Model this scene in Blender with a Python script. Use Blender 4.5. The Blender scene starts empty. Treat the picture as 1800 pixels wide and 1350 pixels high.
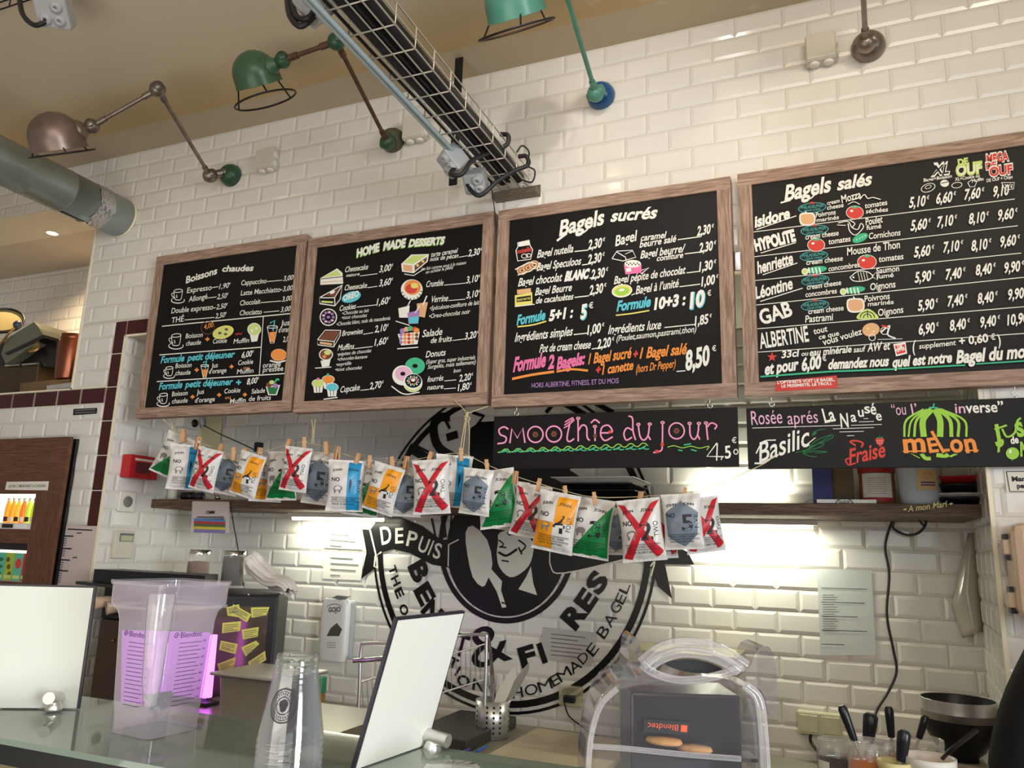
import bpy, bmesh, math, random
from math import pi, sin, cos, radians, sqrt, atan2, hypot
from mathutils import Vector, Matrix
from mathutils.geometry import tessellate_polygon
random.seed(7)
scene = bpy.context.scene
COL = scene.collection

# ------------------------------------------------------------------ camera
FPX = 1345.966
CAM = Vector((0.07, -2.357, 1.53))
CR = Vector((0.9240, 0.3800, 0.0310)); CW = Vector((-0.3780, 0.9020, 0.2100))
YAW, PITCH, ROLL = radians(22.746912), radians(12.1235555), radians(1.80118689)
def _axes():
    cy, sy, cp, sp, cr, sr = cos(YAW), sin(YAW), cos(PITCH), sin(PITCH), cos(ROLL), sin(ROLL)
    w = Vector((-sy*cp, cy*cp, sp)); r0 = Vector((cy, sy, 0)); u0 = r0.cross(w)
    return r0*cr + u0*sr, u0*cr - r0*sr, w
CR, CU, CW = _axes()
cam_d = bpy.data.cameras.new('camera'); cam = bpy.data.objects.new('camera', cam_d); COL.objects.link(cam)
cam_d.sensor_width = 36; cam_d.lens = FPX/1800*36; cam_d.clip_start = 0.02; cam_d.clip_end = 60
m = Matrix((CR, CU, -CW)).transposed().to_4x4(); m.translation = CAM; cam.matrix_world = m
scene.camera = cam

# ------------------------------------------------------------------ world, lights, exposure
scene.view_settings.view_transform = 'Standard'; scene.view_settings.look = 'None'
scene.view_settings.gamma = 1; scene.view_settings.use_curve_mapping = False
scene.view_settings.exposure = -0.08
wd = bpy.data.worlds.new('world'); scene.world = wd; wd.use_nodes = True
wd.node_tree.nodes['Background'].inputs[0].default_value = (0.95, 0.90, 0.82, 1)
wd.node_tree.nodes['Background'].inputs[1].default_value = 0.29
def area(name, loc, target, sx, sy, watts, rgb):
    l = bpy.data.lights.new(name, 'AREA'); l.shape = 'RECTANGLE'; l.size = sx; l.size_y = sy; l.energy = watts; l.color = rgb
    o = bpy.data.objects.new(name, l); COL.objects.link(o); o.location = loc
    o.rotation_euler = (Vector(target)-Vector(loc)).to_track_quat('-Z', 'Y').to_euler(); return o
def point(name, loc, watts, rgb, r=0.02):
    l = bpy.data.lights.new(name, 'POINT'); l.energy = watts; l.color = rgb; l.shadow_soft_size = r
    o = bpy.data.objects.new(name, l); COL.objects.link(o); o.location = loc; return o
def spot(name, loc, target, watts, rgb, angle, blend=0.6, r=0.04):
    l = bpy.data.lights.new(name, 'SPOT'); l.energy = watts; l.color = rgb; l.shadow_soft_size = r
    l.spot_size = radians(angle); l.spot_blend = blend
    o = bpy.data.objects.new(name, l); COL.objects.link(o); o.location = loc
    o.rotation_euler = (Vector(target)-Vector(loc)).to_track_quat('-Z', 'Y').to_euler(); return o
area('shop_window_daylight', (0.9, -5.0, 2.3), (-0.2, 0, 2.6), 3.2, 1.6, 44, (0.88, 0.94, 1.0))
area('side_window_daylight', (3.6, -3.2, 1.7), (-.6, -1.1, 1.3), 1.4, 1.8, 24, (0.90, 0.95, 1.0)).data.spread = radians(56)
area('ceiling_bounce_fill', (-1.2, -3.0, 1.0), (-1.4, -1.6, 3.3), 2.2, 1.2, 30, (1.0, .93, .82))  # added fill that brightens the ceiling, in place of bounce from floor and tables
area('dining_room_lamps', (0.6, -3.4, 3.15), (-0.4, -0.2, 1.6), 1.6, 1.0, 26, (1.0, 0.80, 0.56))
spot('added_wall_spot', (0.9, -1.9, 3.2), (0.38, 0.0, 2.70), 36, (1.0, 0.86, 0.64), 40, 0.9)  # spots added without any fitting, for the bright pools on the front wall
spot('added_wall_spot', (0.5, -1.9, 3.2), (-0.12, 0.0, 2.80), 20, (1.0, 0.74, 0.44), 34, 0.9)
spot('added_wall_spot', (-0.3, -2.0, 3.2), (-0.58, 0.0, 2.80), 44, (1.0, 0.95, 0.88), 40, 0.9)

# ------------------------------------------------------------------ pixel of the photograph -> point in the room
def ray(px, py): return CW + CR*((px-900)/FPX) - CU*((py-675)/FPX)
def on_y(px, py, y): d = ray(px, py); return CAM + d*((y-CAM.y)/d.y)
def on_x(px, py, x): d = ray(px, py); return CAM + d*((x-CAM.x)/d.x)
def on_z(px, py, z): d = ray(px, py); return CAM + d*((z-CAM.z)/d.z)
def at_d(px, py, t): return CAM + ray(px, py)*t

# ------------------------------------------------------------------ materials
def lin(c):
    f = lambda v: v/12.92 if v <= 0.04045 else ((v+0.055)/1.055)**2.4
    return tuple(f(v/255) for v in c)
MATS = {}
def mat(name, rgb, rough=0.5, metal=0.0, emit=0.0, var=0.0, vscale=8.0, bump=0.0, bscale=60.0, trans=0.0, ior=1.45, alpha=1.0, coat=0.0, spec=0.5, stretch=None):
    if name in MATS: return MATS[name]
    m = bpy.data.materials.new(name); m.use_nodes = True; nt = m.node_tree; b = nt.nodes['Principled BSDF']
    c = lin(rgb) + (1,)
    b.inputs['Base Color'].default_value = c; b.inputs['Roughness'].default_value = rough; b.inputs['Metallic'].default_value = metal
    b.inputs['IOR'].default_value = ior; b.inputs['Specular IOR Level'].default_value = spec
    if trans: b.inputs['Transmission Weight'].default_value = trans
    if alpha < 1: b.inputs['Alpha'].default_value = alpha
    if coat: b.inputs['Coat Weight'].default_value = coat
    if emit: b.inputs['Emission Color'].default_value = c; b.inputs['Emission Strength'].default_value = emit
    if var or bump:
        tc = nt.nodes.new('ShaderNodeTexCoord'); src = tc.outputs['Object']
        if stretch:
            mp = nt.nodes.new('ShaderNodeMapping'); mp.inputs['Scale'].default_value = stretch; nt.links.new(src, mp.inputs[0]); src = mp.outputs[0]
    if var:
        n = nt.nodes.new('ShaderNodeTexNoise'); n.inputs['Scale'].default_value = vscale; n.inputs['Detail'].default_value = 6
        r = nt.nodes.new('ShaderNodeValToRGB'); r.color_ramp.elements[0].position = .3; r.color_ramp.elements[1].position = .7
        r.color_ramp.elements[0].color = tuple(v*(1-var) for v in c[:3])+(1,); r.color_ramp.elements[1].color = tuple(min(1, v*(1+var*.6)) for v in c[:3])+(1,)
        nt.links.new(src, n.inputs['Vector']); nt.links.new(n.outputs['Fac'], r.inputs[0]); nt.links.new(r.outputs[0], b.inputs['Base Color'])
    if bump:
        n2 = nt.nodes.new('ShaderNodeTexNoise'); n2.inputs['Scale'].default_value = bscale; n2.inputs['Detail'].default_value = 4
        bp = nt.nodes.new('ShaderNodeBump'); bp.inputs['Strength'].default_value = bump; bp.inputs['Distance'].default_value = 0.01
        nt.links.new(src, n2.inputs['Vector']); nt.links.new(n2.outputs['Fac'], bp.inputs['Height']); nt.links.new(bp.outputs[0], b.inputs['Normal'])
    MATS[name] = m; return m
def clear(name, rgb=(255, 255, 255), rough=0.03, facing=0.55, opac=0.10):
    """thin clear plastic or glass: see-through, whiter at grazing angles"""
    if name in MATS: return MATS[name]
    m = bpy.data.materials.new(name); m.use_nodes = True; nt = m.node_tree; nt.nodes.clear()
    N = nt.nodes.new; out = N('ShaderNodeOutputMaterial'); mix = N('ShaderNodeMixShader'); mix2 = N('ShaderNodeMixShader'); tr = N('ShaderNodeBsdfTransparent')
    df = N('ShaderNodeBsdfDiffuse'); gl = N('ShaderNodeBsdfGlossy'); lw = N('ShaderNodeLayerWeight'); lw.inputs[0].default_value = 0.35
    lw5 = N('ShaderNodeLayerWeight'); lw5.inputs[0].default_value = 0.5; pw = N('ShaderNodeMath'); pw.operation = 'POWER'; pw.inputs[1].default_value = 4.0; fr = N('ShaderNodeMath'); fr.operation = 'MULTIPLY_ADD'; fr.inputs[1].default_value = .9; fr.inputs[2].default_value = .05
    nt.links.new(lw5.outputs['Facing'], pw.inputs[0]); nt.links.new(pw.outputs[0], fr.inputs[0])
    mr = N('ShaderNodeMapRange'); mr.inputs[3].default_value = opac; mr.inputs[4].default_value = facing
    nt.links.new(lw.outputs['Facing'], mr.inputs[0]); nt.links.new(mr.outputs[0], mix.inputs[0]); nt.links.new(fr.outputs[0], mix2.inputs[0])
    c = lin(rgb)+(1,); tr.inputs[0].default_value = tuple(.95+.05*v for v in c[:3])+(1,); df.inputs[0].default_value = c; gl.inputs['Roughness'].default_value = rough
    nt.links.new(tr.outputs[0], mix.inputs[1]); nt.links.new(df.outputs[0], mix.inputs[2]); nt.links.new(mix.outputs[0], mix2.inputs[1]); nt.links.new(gl.outputs[0], mix2.inputs[2]); nt.links.new(mix2.outputs[0], out.inputs[0])
    MATS[name] = m; return m
def wood(name, dark, light, rough=0.6, rings=9.0):
    if name in MATS: return MATS[name]
    m = mat(name, light, rough); nt = m.node_tree; b = nt.nodes['Principled BSDF']
    tc = nt.nodes.new('ShaderNodeTexCoord'); mp = nt.nodes.new('ShaderNodeMapping'); mp.inputs['Scale'].default_value = (1.2, 14, 14)
    uv = tc.outputs['UV']; nt.links.new(uv, mp.inputs[0])
    n = nt.nodes.new('ShaderNodeTexNoise'); n.inputs['Scale'].default_value = rings; n.inputs['Detail'].default_value = 7; n.inputs['Distortion'].default_value = 1.1
    r = nt.nodes.new('ShaderNodeValToRGB'); r.color_ramp.elements[0].position = .36; r.color_ramp.elements[1].position = .66
    r.color_ramp.elements[0].color = lin(dark)+(1,); r.color_ramp.elements[1].color = lin(light)+(1,)
    bp = nt.nodes.new('ShaderNodeBump'); bp.inputs['Strength'].default_value = .35; bp.inputs['Distance'].default_value = .004
    nt.links.new(mp.outputs[0], n.inputs['Vector']); nt.links.new(n.outputs['Fac'], r.inputs[0]); nt.links.new(r.outputs[0], b.inputs['Base Color'])
    nt.links.new(n.outputs['Fac'], bp.inputs['Height']); nt.links.new(bp.outputs[0], b.inputs['Normal'])
    return m

# ------------------------------------------------------------------ mesh builder
def smoothpath(pts, n=6, closed=False):
    P = [Vector(p) for p in pts]
    if len(P) < 3: return P
    out = []; N = len(P)
    for i in range(N if closed else N-1):
        p0 = P[(i-1) % N] if (closed or i) else P[0]*2-P[1]
        p1 = P[i]; p2 = P[(i+1) % N]; p3 = P[(i+2) % N] if (closed or i+2 < N) else P[-1]*2-P[-2]
        for k in range(n):
            t = k/n; out.append(.5*((2*p1)+(p2-p0)*t+(2*p0-5*p1+4*p2-p3)*t*t+(3*p1-p0-3*p2+p3)*t**3))
    if not closed: out.append(P[-1])
    return out
class MB:
    def __init__(s): s.v = []; s.f = []; s.mi = []; s.sm = []; s.uv = []; s.M = None; s.cur = 0
    def mtl(s, i): s.cur = i; return s
    def add(s, vs, fs, smooth=False, uvs=None):
        b = len(s.v)
        for p in vs:
            p = Vector(p); s.v.append(s.M @ p if s.M else p)
        for k, f in enumerate(fs):
            s.f.append([b+i for i in f]); s.mi.append(s.cur); s.sm.append(smooth); s.uv.append(uvs[k] if uvs else None)
        return s
    def box(s, x0, x1, y0, y1, z0, z1, bev=0.0):
        if x1 < x0: x0, x1 = x1, x0
        if y1 < y0: y0, y1 = y1, y0
        if z1 < z0: z0, z1 = z1, z0
        if bev <= 0:
            v = [(x, y, z) for z in (z0, z1) for y in (y0, y1) for x in (x0, x1)]
            f = [(0, 2, 3, 1), (4, 5, 7, 6), (0, 1, 5, 4), (2, 6, 7, 3), (0, 4, 6, 2), (1, 3, 7, 5)]
            return s.add(v, f)
        bm = bmesh.new(); bmesh.ops.create_cube(bm, size=1)
        for q in bm.verts: q.co = Vector(((x0+x1)/2+q.co.x*(x1-x0), (y0+y1)/2+q.co.y*(y1-y0), (z0+z1)/2+q.co.z*(z1-z0)))
        bmesh.ops.bevel(bm, geom=bm.edges[:], offset=bev, segments=2, affect='EDGES', profile=.5)
        return s.bm(bm)
    def bm(s, bm, smooth=False):
        bm.verts.ensure_lookup_table(); bm.verts.index_update()
        s.add([q.co.copy() for q in bm.verts], [[q.index for q in f.verts] for f in bm.faces], smooth); bm.free(); return s
    def tube(s, pts, r, n=10, smooth=0, cap=True, closed=False):
        P = smoothpath(pts, smooth, closed) if smooth else [Vector(p) for p in pts]
        R = r if isinstance(r, (list, tuple)) else [r]*len(P)
        if len(R) != len(P): R = [R[min(len(R)-1, int(i*len(R)/len(P)))] for i in range(len(P))]
        N = len(P); T = []
        for i in range(N):
            a = P[i-1] if (i or closed) else P[0]; b = P[(i+1) % N] if (i+1 < N or closed) else P[-1]
            t = (b-a); T.append(t.normalized() if t.length > 1e-9 else Vector((0, 0, 1)))
        u = T[0].orthogonal().normalized(); vs = []
        for i in range(N):
            u = u - T[i]*u.dot(T[i]); u = u.normalized() if u.length > 1e-6 else T[i].orthogonal().normalized(); w = T[i].cross(u)
            for k in range(n):
                a = 2*pi*k/n; vs.append(P[i]+(u*cos(a)+w*sin(a))*R[i])
        fs = [(i*n+k, i*n+(k+1) % n, ((i+1) % N)*n+(k+1) % n, ((i+1) % N)*n+k) for i in range(N if closed else N-1) for k in range(n)]
        s.add(vs, fs, True)
        if cap and not closed: s.add(vs[:n], [list(range(n))[::-1]]); s.add(vs[-n:], [list(range(n))])
        return s
    def lathe(s, prof, origin=(0, 0, 0), axis=(0, 0, 1), n=28, sx=1.0, sy=1.0, arc=1.0):
        ax = Vector(axis).normalized(); q = ax.to_track_quat('Z', 'Y'); o = Vector(origin); vs = []; N = len(prof)
        cnt = n if arc >= 1 else n+1
        for r, z in prof:
            for k in range(cnt):
                a = 2*pi*arc*k/n; vs.append(o+q @ Vector((r*cos(a)*sx, r*sin(a)*sy, z)))
        fs = [(i*cnt+k, i*cnt+(k+1) % cnt, (i+1)*cnt+(k+1) % cnt, (i+1)*cnt+k) for i in range(N-1) for k in range(n)]
        return s.add(vs, fs, True)
    def ball(s, c, r, n=16, sx=1, sy=1, sz=1):
        c = Vector(c); vs = []; h = n//2
        for i in range(h+1):
            t = pi*i/h
            for k in range(n): a = 2*pi*k/n; vs.append(c+Vector((sx*r*sin(t)*cos(a), sy*r*sin(t)*sin(a), sz*r*cos(t))))
        return s.add(vs, [(i*n+k, (i+1)*n+k, (i+1)*n+(k+1) % n, i*n+(k+1) % n) for i in range(h) for k in range(n)], True)
    def prism(s, poly, d):
        """poly: 3-D points of a flat outline; extruded by vector d"""
        P = [Vector(p) for p in poly]; d = Vector(d); n = len(P)
        tri = tessellate_polygon([P])
        s.add(P, tri); s.add([p+d for p in P], [t[::-1] for t in tri])
        return s.add(P+[p+d for p in P], [(i, (i+1) % n, n+(i+1) % n, n+i) for i in range(n)])
    def grid(s, fn, nu, nv, smooth=True, uv=False):
        vs = [fn(i/nu, j/nv) for j in range(nv+1) for i in range(nu+1)]
        fs = [(j*(nu+1)+i, j*(nu+1)+i+1, (j+1)*(nu+1)+i+1, (j+1)*(nu+1)+i) for j in range(nv) for i in range(nu)]
        return s.add(vs, fs, smooth)
    def build(s, name, mats, parent=None, loc=None, fix=True):
        me = bpy.data.meshes.new(name)
        if parent is not None:
            off = Vector((0, 0, 0)); p = parent
            while p is not None: off += p.location; p = p.parent
        else: off = Vector(loc) if loc is not None else Vector((0, 0, 0))
        me.from_pydata([tuple(p-off) for p in s.v], [], s.f)
        mats = mats if isinstance(mats, (list, tuple)) else [mats]
        for k in mats: me.materials.append(k)
        me.polygons.foreach_set('material_index', [min(i, len(mats)-1) for i in s.mi]); me.polygons.foreach_set('use_smooth', s.sm)
        if any(u for u in s.uv):
            lay = me.uv_layers.new(name='UVMap'); k = 0
            for pi_, p in enumerate(me.polygons):
                u = s.uv[pi_]
                for j in range(p.loop_total): lay.data[p.loop_start+j].uv = u[j] if u else (0, 0)
        me.validate(); me.update()
        if fix:
            bm = bmesh.new(); bm.from_mesh(me); bmesh.ops.recalc_face_normals(bm, faces=bm.faces); bm.to_mesh(me); bm.free()
        o = bpy.data.objects.new(name, me); COL.objects.link(o)
        if parent is not None: o.parent = parent
        else: o.location = off
        return o
def tag(o, label, cat, group=None, kind=None):
    o['label'] = label; o['category'] = cat
    if group: o['group'] = group
    if kind: o['kind'] = kind
    return o
def thing(name, label, cat, loc=(0, 0, 0), group=None):
    o = bpy.data.objects.new(name, None); COL.objects.link(o); o.location = loc; o.empty_display_size = .05
    return tag(o, label, cat, group)
def struct(name, mb, mats):
    o = mb.build(name, mats); o['kind'] = 'structure'; return o

# ------------------------------------------------------------------ lettering and drawing on flat panels
_TC = {}
def glyphs(body, bold=0.0):
    key = (body, bold)
    if key in _TC: return _TC[key]
    cu = bpy.data.curves.new('t', 'FONT'); cu.body = body; cu.size = 1; cu.offset = bold; cu.resolution_u = 3
    ob = bpy.data.objects.new('t', cu); COL.objects.link(ob)
    me = bpy.data.meshes.new_from_object(ob)
    vs = [v.co.copy() for v in me.vertices]; fs = [list(p.vertices) for p in me.polygons]
    bpy.data.objects.remove(ob); bpy.data.curves.remove(cu); bpy.data.meshes.remove(me)
    if not vs: vs = [Vector((0, 0, 0))]
    x0 = min(v.x for v in vs); x1 = max(v.x for v in vs)
    _TC[key] = (vs, fs, x0, max(1e-4, x1-x0)); return _TC[key]
CAPH = max(v.y for v in glyphs('H')[0])
class Panel:
    """a flat face to write on. put(px,py) turns a point of the photograph, given in a crop frame, into a point of the face"""
    def __init__(s, put, normal, ox=0, oy=0, sc=1.0):
        s.put_ = put; s.n = Vector(normal).normalized(); s.ox, s.oy, s.sc = ox, oy, sc; s.k = 0; s.items = []
    def p(s, x, y): return s.put_(s.ox+x/s.sc, s.oy+y/s.sc)
    def mb(s, m, kind='drawing'):
        s.k += 1; b = MB(); s.items.append((b, m, kind)); return b
    def lift(s): return s.n*(0.0006+0.00003*s.k)
    def text(s, body, x0, y0, x1, y1, h, m, shear=0.18, bold=0.012):
        b = s.mb(m, 'lettering'); vs, fs, gx, gw = glyphs(body, bold)
        a = s.p(x0, y0); c = s.p(x1, y1); u = c-a; W = u.length; u.normalize(); v = s.n.cross(u)
        hh = (s.p((x0+x1)/2, (y0+y1)/2-h)-s.p((x0+x1)/2, (y0+y1)/2)).length
        W2 = max(W-shear*hh*0.6, W*.5); o = s.lift()
        b.add([a+u*((q.x-gx)/gw*W2+q.y/CAPH*hh*shear)+v*(q.y/CAPH*hh)+o for q in vs], fs)
    def line(s, pts, w, m, smooth=0, closed=False):
        P = [s.p(*q) for q in pts]; straight = len(P) == 2; b = s.mb(m, ('ruled_line' if (P[1]-P[0]).length > .2 else 'lettering') if straight and w < 8 else 'drawing'); P = smoothpath(P, smooth, closed) if smooth else P
        ww = (s.p(pts[0][0]+w, pts[0][1])-s.p(*pts[0])).length/2; o = s.lift(); N = len(P); vs = []
        for i in range(N):
            a_ = P[i-1] if (i or closed) else P[0]; b_ = P[(i+1) % N] if (i+1 < N or closed) else P[-1]
            t = b_-a_; t = t.normalized() if t.length > 1e-9 else Vector((1, 0, 0)); e = s.n.cross(t)*ww
            vs += [P[i]+e+o, P[i]-e+o]
        fs = [(2*i, 2*i+1, (2*i+3) % (2*N), (2*i+2) % (2*N)) for i in range(N if closed else N-1)]
        b.add(vs, fs)
    def fill(s, pts, m, smooth=0):
        b = s.mb(m); P = [s.p(*q) for q in pts]; P = smoothpath(P, smooth, True) if smooth else P; o = s.lift()
        P = [q+o for q in P]; b.add(P, tessellate_polygon([P]))
    def ell(s, cx, cy, rx, ry, rot=0, n=24, a0=0, a1=360):
        r = radians(rot); out = []
        for k in range(n if a1-a0 >= 360 else n+1):
            a = radians(a0+(a1-a0)*k/n); x, y = rx*cos(a), ry*sin(a); out.append((cx+x*cos(r)-y*sin(r), cy+x*sin(r)+y*cos(r)))
        return out
    def ring(s, cx, cy, rx, ry, w, m, rot=0): s.line(s.ell(cx, cy, rx, ry, rot), w, m, closed=True)
    def disc(s, cx, cy, rx, ry, m, rot=0): s.fill(s.ell(cx, cy, rx, ry, rot), m)
    def arc(s, cx, cy, rx, ry, a0, a1, w, m, rot=0): s.line(s.ell(cx, cy, rx, ry, rot, 14, a0, a1), w, m)
    def emit(s, parent, near=.004, rename=None):
        """one part for each group of strokes that stand together"""
        it = [(b, m, k, [min(v[i] for v in b.v) for i in range(3)], [max(v[i] for v in b.v) for i in range(3)]) for b, m, k in s.items if b.v]
        par = list(range(len(it)))
        def root(i):
            while par[i] != i: i = par[i]
            return i
        for i in range(len(it)):
            for j in range(i):
                if it[i][2] == it[j][2] != 'ruled_line' and all(it[i][3][q]-near < it[j][4][q] and it[j][3][q]-near < it[i][4][q] for q in range(3)):
                    par[root(j)] = root(i)
        groups = {}
        for i in range(len(it)): groups.setdefault(root(i), []).append(it[i])
        for g in groups.values():
            big = MB(); ms = []
            for b, m, k, _, _ in g:
                if m not in ms: ms.append(m)
                big.cur = ms.index(m); big.add(b.v, b.f)
            big.build((rename or {}).get(g[0][2], g[0][2]), ms, parent, fix=False)
    def emit_one(s, parent, name):
        big = MB(); ms = []
        for b, m, k in s.items:
            if m not in ms: ms.append(m)
            big.cur = ms.index(m); big.add(b.v, b.f)
        return big.build(name, ms, parent, fix=False)
def plane_y(y): return lambda px, py: on_y(px, py, y)
def plane_pts(a, n):
    a = Vector(a); n = Vector(n)
    def f(px, py): d = ray(px, py); return CAM+d*((a-CAM).dot(n)/d.dot(n))
    return f
# ------------------------------------------------------------------ palette
M_tile = mat('white_glazed_tile', (224, 220, 213), .13, var=.05, vscale=2.5)
M_grout = mat('pale_grout', (206, 199, 184), .8)
M_burg = mat('burgundy_glazed_tile', (66, 17, 20), .12)
M_trim = mat('cream_edge_trim', (235, 226, 200), .4)
M_plast = mat('white_plaster', (190, 180, 165), .8, var=.06, vscale=3)
M_white = mat('white_plastic', (222, 218, 208), .35)
M_grey = mat('pale_grey_plastic', (176, 178, 180), .4)
M_black = mat('black_plastic', (20, 20, 22), .4)
M_blackm = mat('matt_black', (16, 16, 18), .7)
M_cable = mat('black_rubber_cable', (34, 34, 38), .45)
M_steel = mat('brushed_steel', (214, 212, 206), .33, metal=.8, var=.06, vscale=20)
M_chrome = mat('chrome', (215, 215, 215), .1, metal=1.0)
M_paper = mat('white_paper', (226, 222, 212), .7)
M_ink = mat('printed_ink', (40, 38, 40), .7)

# ------------------------------------------------------------------ tiled walls
def tile(mb, c0, c1, r0, r1, put, bev=0.011, hgt=0.0042, j=0.0012):
    a0, a1, b0, b1 = c0+j, c1-j, r0+j, r1-j
    if a1-a0 < .006 or b1-b0 < .006: return
    ba = min(bev, (a1-a0)*.35); bb = min(bev, (b1-b0)*.35)
    v = [put(a0, b0, 0.0006), put(a1, b0, .0006), put(a1, b1, .0006), put(a0, b1, .0006),
         put(a0+ba, b0+bb, hgt), put(a1-ba, b0+bb, hgt), put(a1-ba, b1-bb, hgt), put(a0+ba, b1-bb, hgt)]
    mb.add(v, [(4, 5, 6, 7), (0, 1, 5, 4), (1, 2, 6, 5), (2, 3, 7, 6), (3, 0, 4, 7)])
def metro(mb, A0, A1, Z0, Z1, ao, zo, par, put):
    k0 = int(math.floor((zo-Z1)/.075))-1
    for k in range(k0, k0+int((Z1-Z0)/.075)+4):
        zt = min(zo-.075*k, Z1); zb = max(zo-.075*(k+1), Z0)
        if zt-zb < .008: continue
        sh = ao + .075*((k+par) % 2); i0 = int(math.floor((A0-sh)/.15))-1
        for i in range(i0, i0+int((A1-A0)/.15)+4):
            a = max(sh+.15*i, A0); b = min(sh+.15*(i+1), A1)
            if b-a > .008: tile(mb, a, b, zb, zt, put)
XL, XR, XP, XRB = -2.773, 0.457, -3.06, 0.502        # alcove left / right edge, right edge of the pass-through
ZA, ZS, ZP = 2.396, 2.167, 3.09          # alcove head, sill and head of the pass-through
YB = 0.63
front = lambda a, z, h: (a, -h, z)
wf = MB(); wf.cur = 1
wf.box(XP, XL, 0, YB, 0, 3.3); wf.box(XL, 2.6, 0, YB, ZA, 3.3); wf.prism([(XR, 0, 0), (2.6, 0, 0), (2.6, YB, 0), (XRB, YB, 0)], (0, 0, ZA))
wf.box(-5.2, XP, 0, YB, 0, ZS); wf.box(-5.2, XP, 0, .25, ZP, 3.3)
wf.cur = 0
ZBT = 2.467; XBL = -2.8436
metro(wf, -5.2, XP, ZP, 3.3, 0, 3.3, 0, front)
metro(wf, XP, 2.6, ZBT, 3.3, 0, 3.3, 0, front)
metro(wf, XP, XBL, ZS, ZBT, 0, 3.3, 0, front)
ZR = 1.572
metro(wf, -5.2, XBL, ZR, ZS-.0703, 0.03, 3.3, 0, front)
metro(wf, -5.2, XBL, 0, ZR-.0703, 0.03, 3.3, 0, front)
metro(wf, XR, 2.6, 0, ZBT, 0.03, 3.3, 1, front)
wf.cur = 2
def flat(a0, a1, z0, z1): tile(wf, a0, a1, z0, z1, front, bev=.003, hgt=.004, j=.0022)
for k in range(17): flat(XBL, XL, max(0, ZBT-.15*(k+1)), ZBT-.15*k)
for k in range(22): flat(XL+.15*k, min(XR, XL+.15*(k+1)), ZBT-.0703, ZBT)
for k in range(16): flat(XBL-.15*(k+1), XBL-.15*k, ZS-.0703, ZS); flat(XBL-.15*(k+1), XBL-.15*k, ZR-.0703, ZR)
struct('wall_front', wf, [M_tile, M_grout, M_burg])
wb = MB(); wb.cur = 1; wb.box(-5.2, XR+.4, YB, YB+.06, 0, 3.3); wb.cur = 0
bput = lambda a, z, h: (a, YB-h, z)
metro(wb, XL, XRB, 0, ZA, -.3548, 1.491, 1, bput)
metro(wb, -5.2, XP, ZS, ZP, -.3548, 1.491, 1, bput)
struct('wall_back', wb, [M_tile, M_grout])
wl = MB(); wl.cur = 1; wl.box(XL-.001, XL+.0005, 0.002, YB, 0, ZA); wl.cur = 0
metro(wl, .002, YB, 0, ZA, .05, 1.491, 0, lambda a, z, h: (XL+.0005+h, a, z))
struct('wall_left', wl, [M_tile, M_grout])
wr = MB(); wr.cur = 1; wr.prism([(XR-.0005, .002, 0), (XR+.001, .002, 0), (XRB+.001, YB, 0), (XRB-.0005, YB, 0)], (0, 0, ZA)); wr.cur = 0
metro(wr, .002, YB, 0, ZA, .02, 1.491, 0, lambda a, z, h: (XR+(XRB-XR)*a/YB-.0005-h, a, z))
struct('wall_right', wr, [M_tile, M_grout])
t = MB()
t.box(XL-.004, XL+.006, -.006, .004, 0, ZA); t.box(XR-.006, XR+.004, -.006, .004, 0, ZA); t.box(XL, XR, -.006, .004, ZA-.006, ZA+.003)
struct('trim_1', t, M_trim)
t = MB(); t.box(XP-.005, XP+.004, -.006, .004, ZS, ZP); t.box(-5.2, XBL, -.006, .004, ZS-.001, ZS+.006)
struct('trim_2', t, M_trim)
# ceiling: patchy beige plaster, an ochre band and a grey band along the wall
mc = bpy.data.materials.new('patchy_ceiling_plaster'); mc.use_nodes = True; nt = mc.node_tree; bs = nt.nodes['Principled BSDF']; bs.inputs['Roughness'].default_value = .75
tc = nt.nodes.new('ShaderNodeTexCoord'); sp = nt.nodes.new('ShaderNodeSeparateXYZ'); nt.links.new(tc.outputs['Object'], sp.inputs[0])
nz = nt.nodes.new('ShaderNodeTexNoise'); nz.inputs['Scale'].default_value = 2.6; nz.inputs['Detail'].default_value = 8; nt.links.new(tc.outputs['Object'], nz.inputs['Vector'])
ad = nt.nodes.new('ShaderNodeMath'); ad.operation = 'MULTIPLY_ADD'; ad.inputs[1].default_value = .035; nt.links.new(nz.outputs['Fac'], ad.inputs[0]); nt.links.new(sp.outputs['Y'], ad.inputs[2])
mr = nt.nodes.new('ShaderNodeMapRange'); mr.inputs[1].default_value = -.8; mr.inputs[2].default_value = .02; nt.links.new(ad.outputs[0], mr.inputs[0])
cr = nt.nodes.new('ShaderNodeValToRGB'); e = cr.color_ramp.elements; e[0].position = 0; e[0].color = lin((218, 204, 180))+(1,); e[1].position = 1; e[1].color = lin((190, 174, 148))+(1,)
for ps, c in ((.45, (208, 192, 164)), (.60, (196, 174, 136)), (.785, (190, 164, 118)), (.80, (190, 174, 148))):
    q = e.new(ps); q.color = lin(c)+(1,)
nt.links.new(mr.outputs[0], cr.inputs[0])
n2 = nt.nodes.new('ShaderNodeTexNoise'); n2.inputs['Scale'].default_value = 7; n2.inputs['Detail'].default_value = 10; nt.links.new(tc.outputs['Object'], n2.inputs['Vector'])
r2 = nt.nodes.new('ShaderNodeValToRGB'); r2.color_ramp.elements[0].position = .68; r2.color_ramp.elements[1].position = .71; r2.color_ramp.elements[0].color = (0, 0, 0, 1); r2.color_ramp.elements[1].color = (.45, .45, .45, 1)
mx = nt.nodes.new('ShaderNodeMixRGB'); mx.inputs[2].default_value = lin((214, 198, 170))+(1,)
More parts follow.
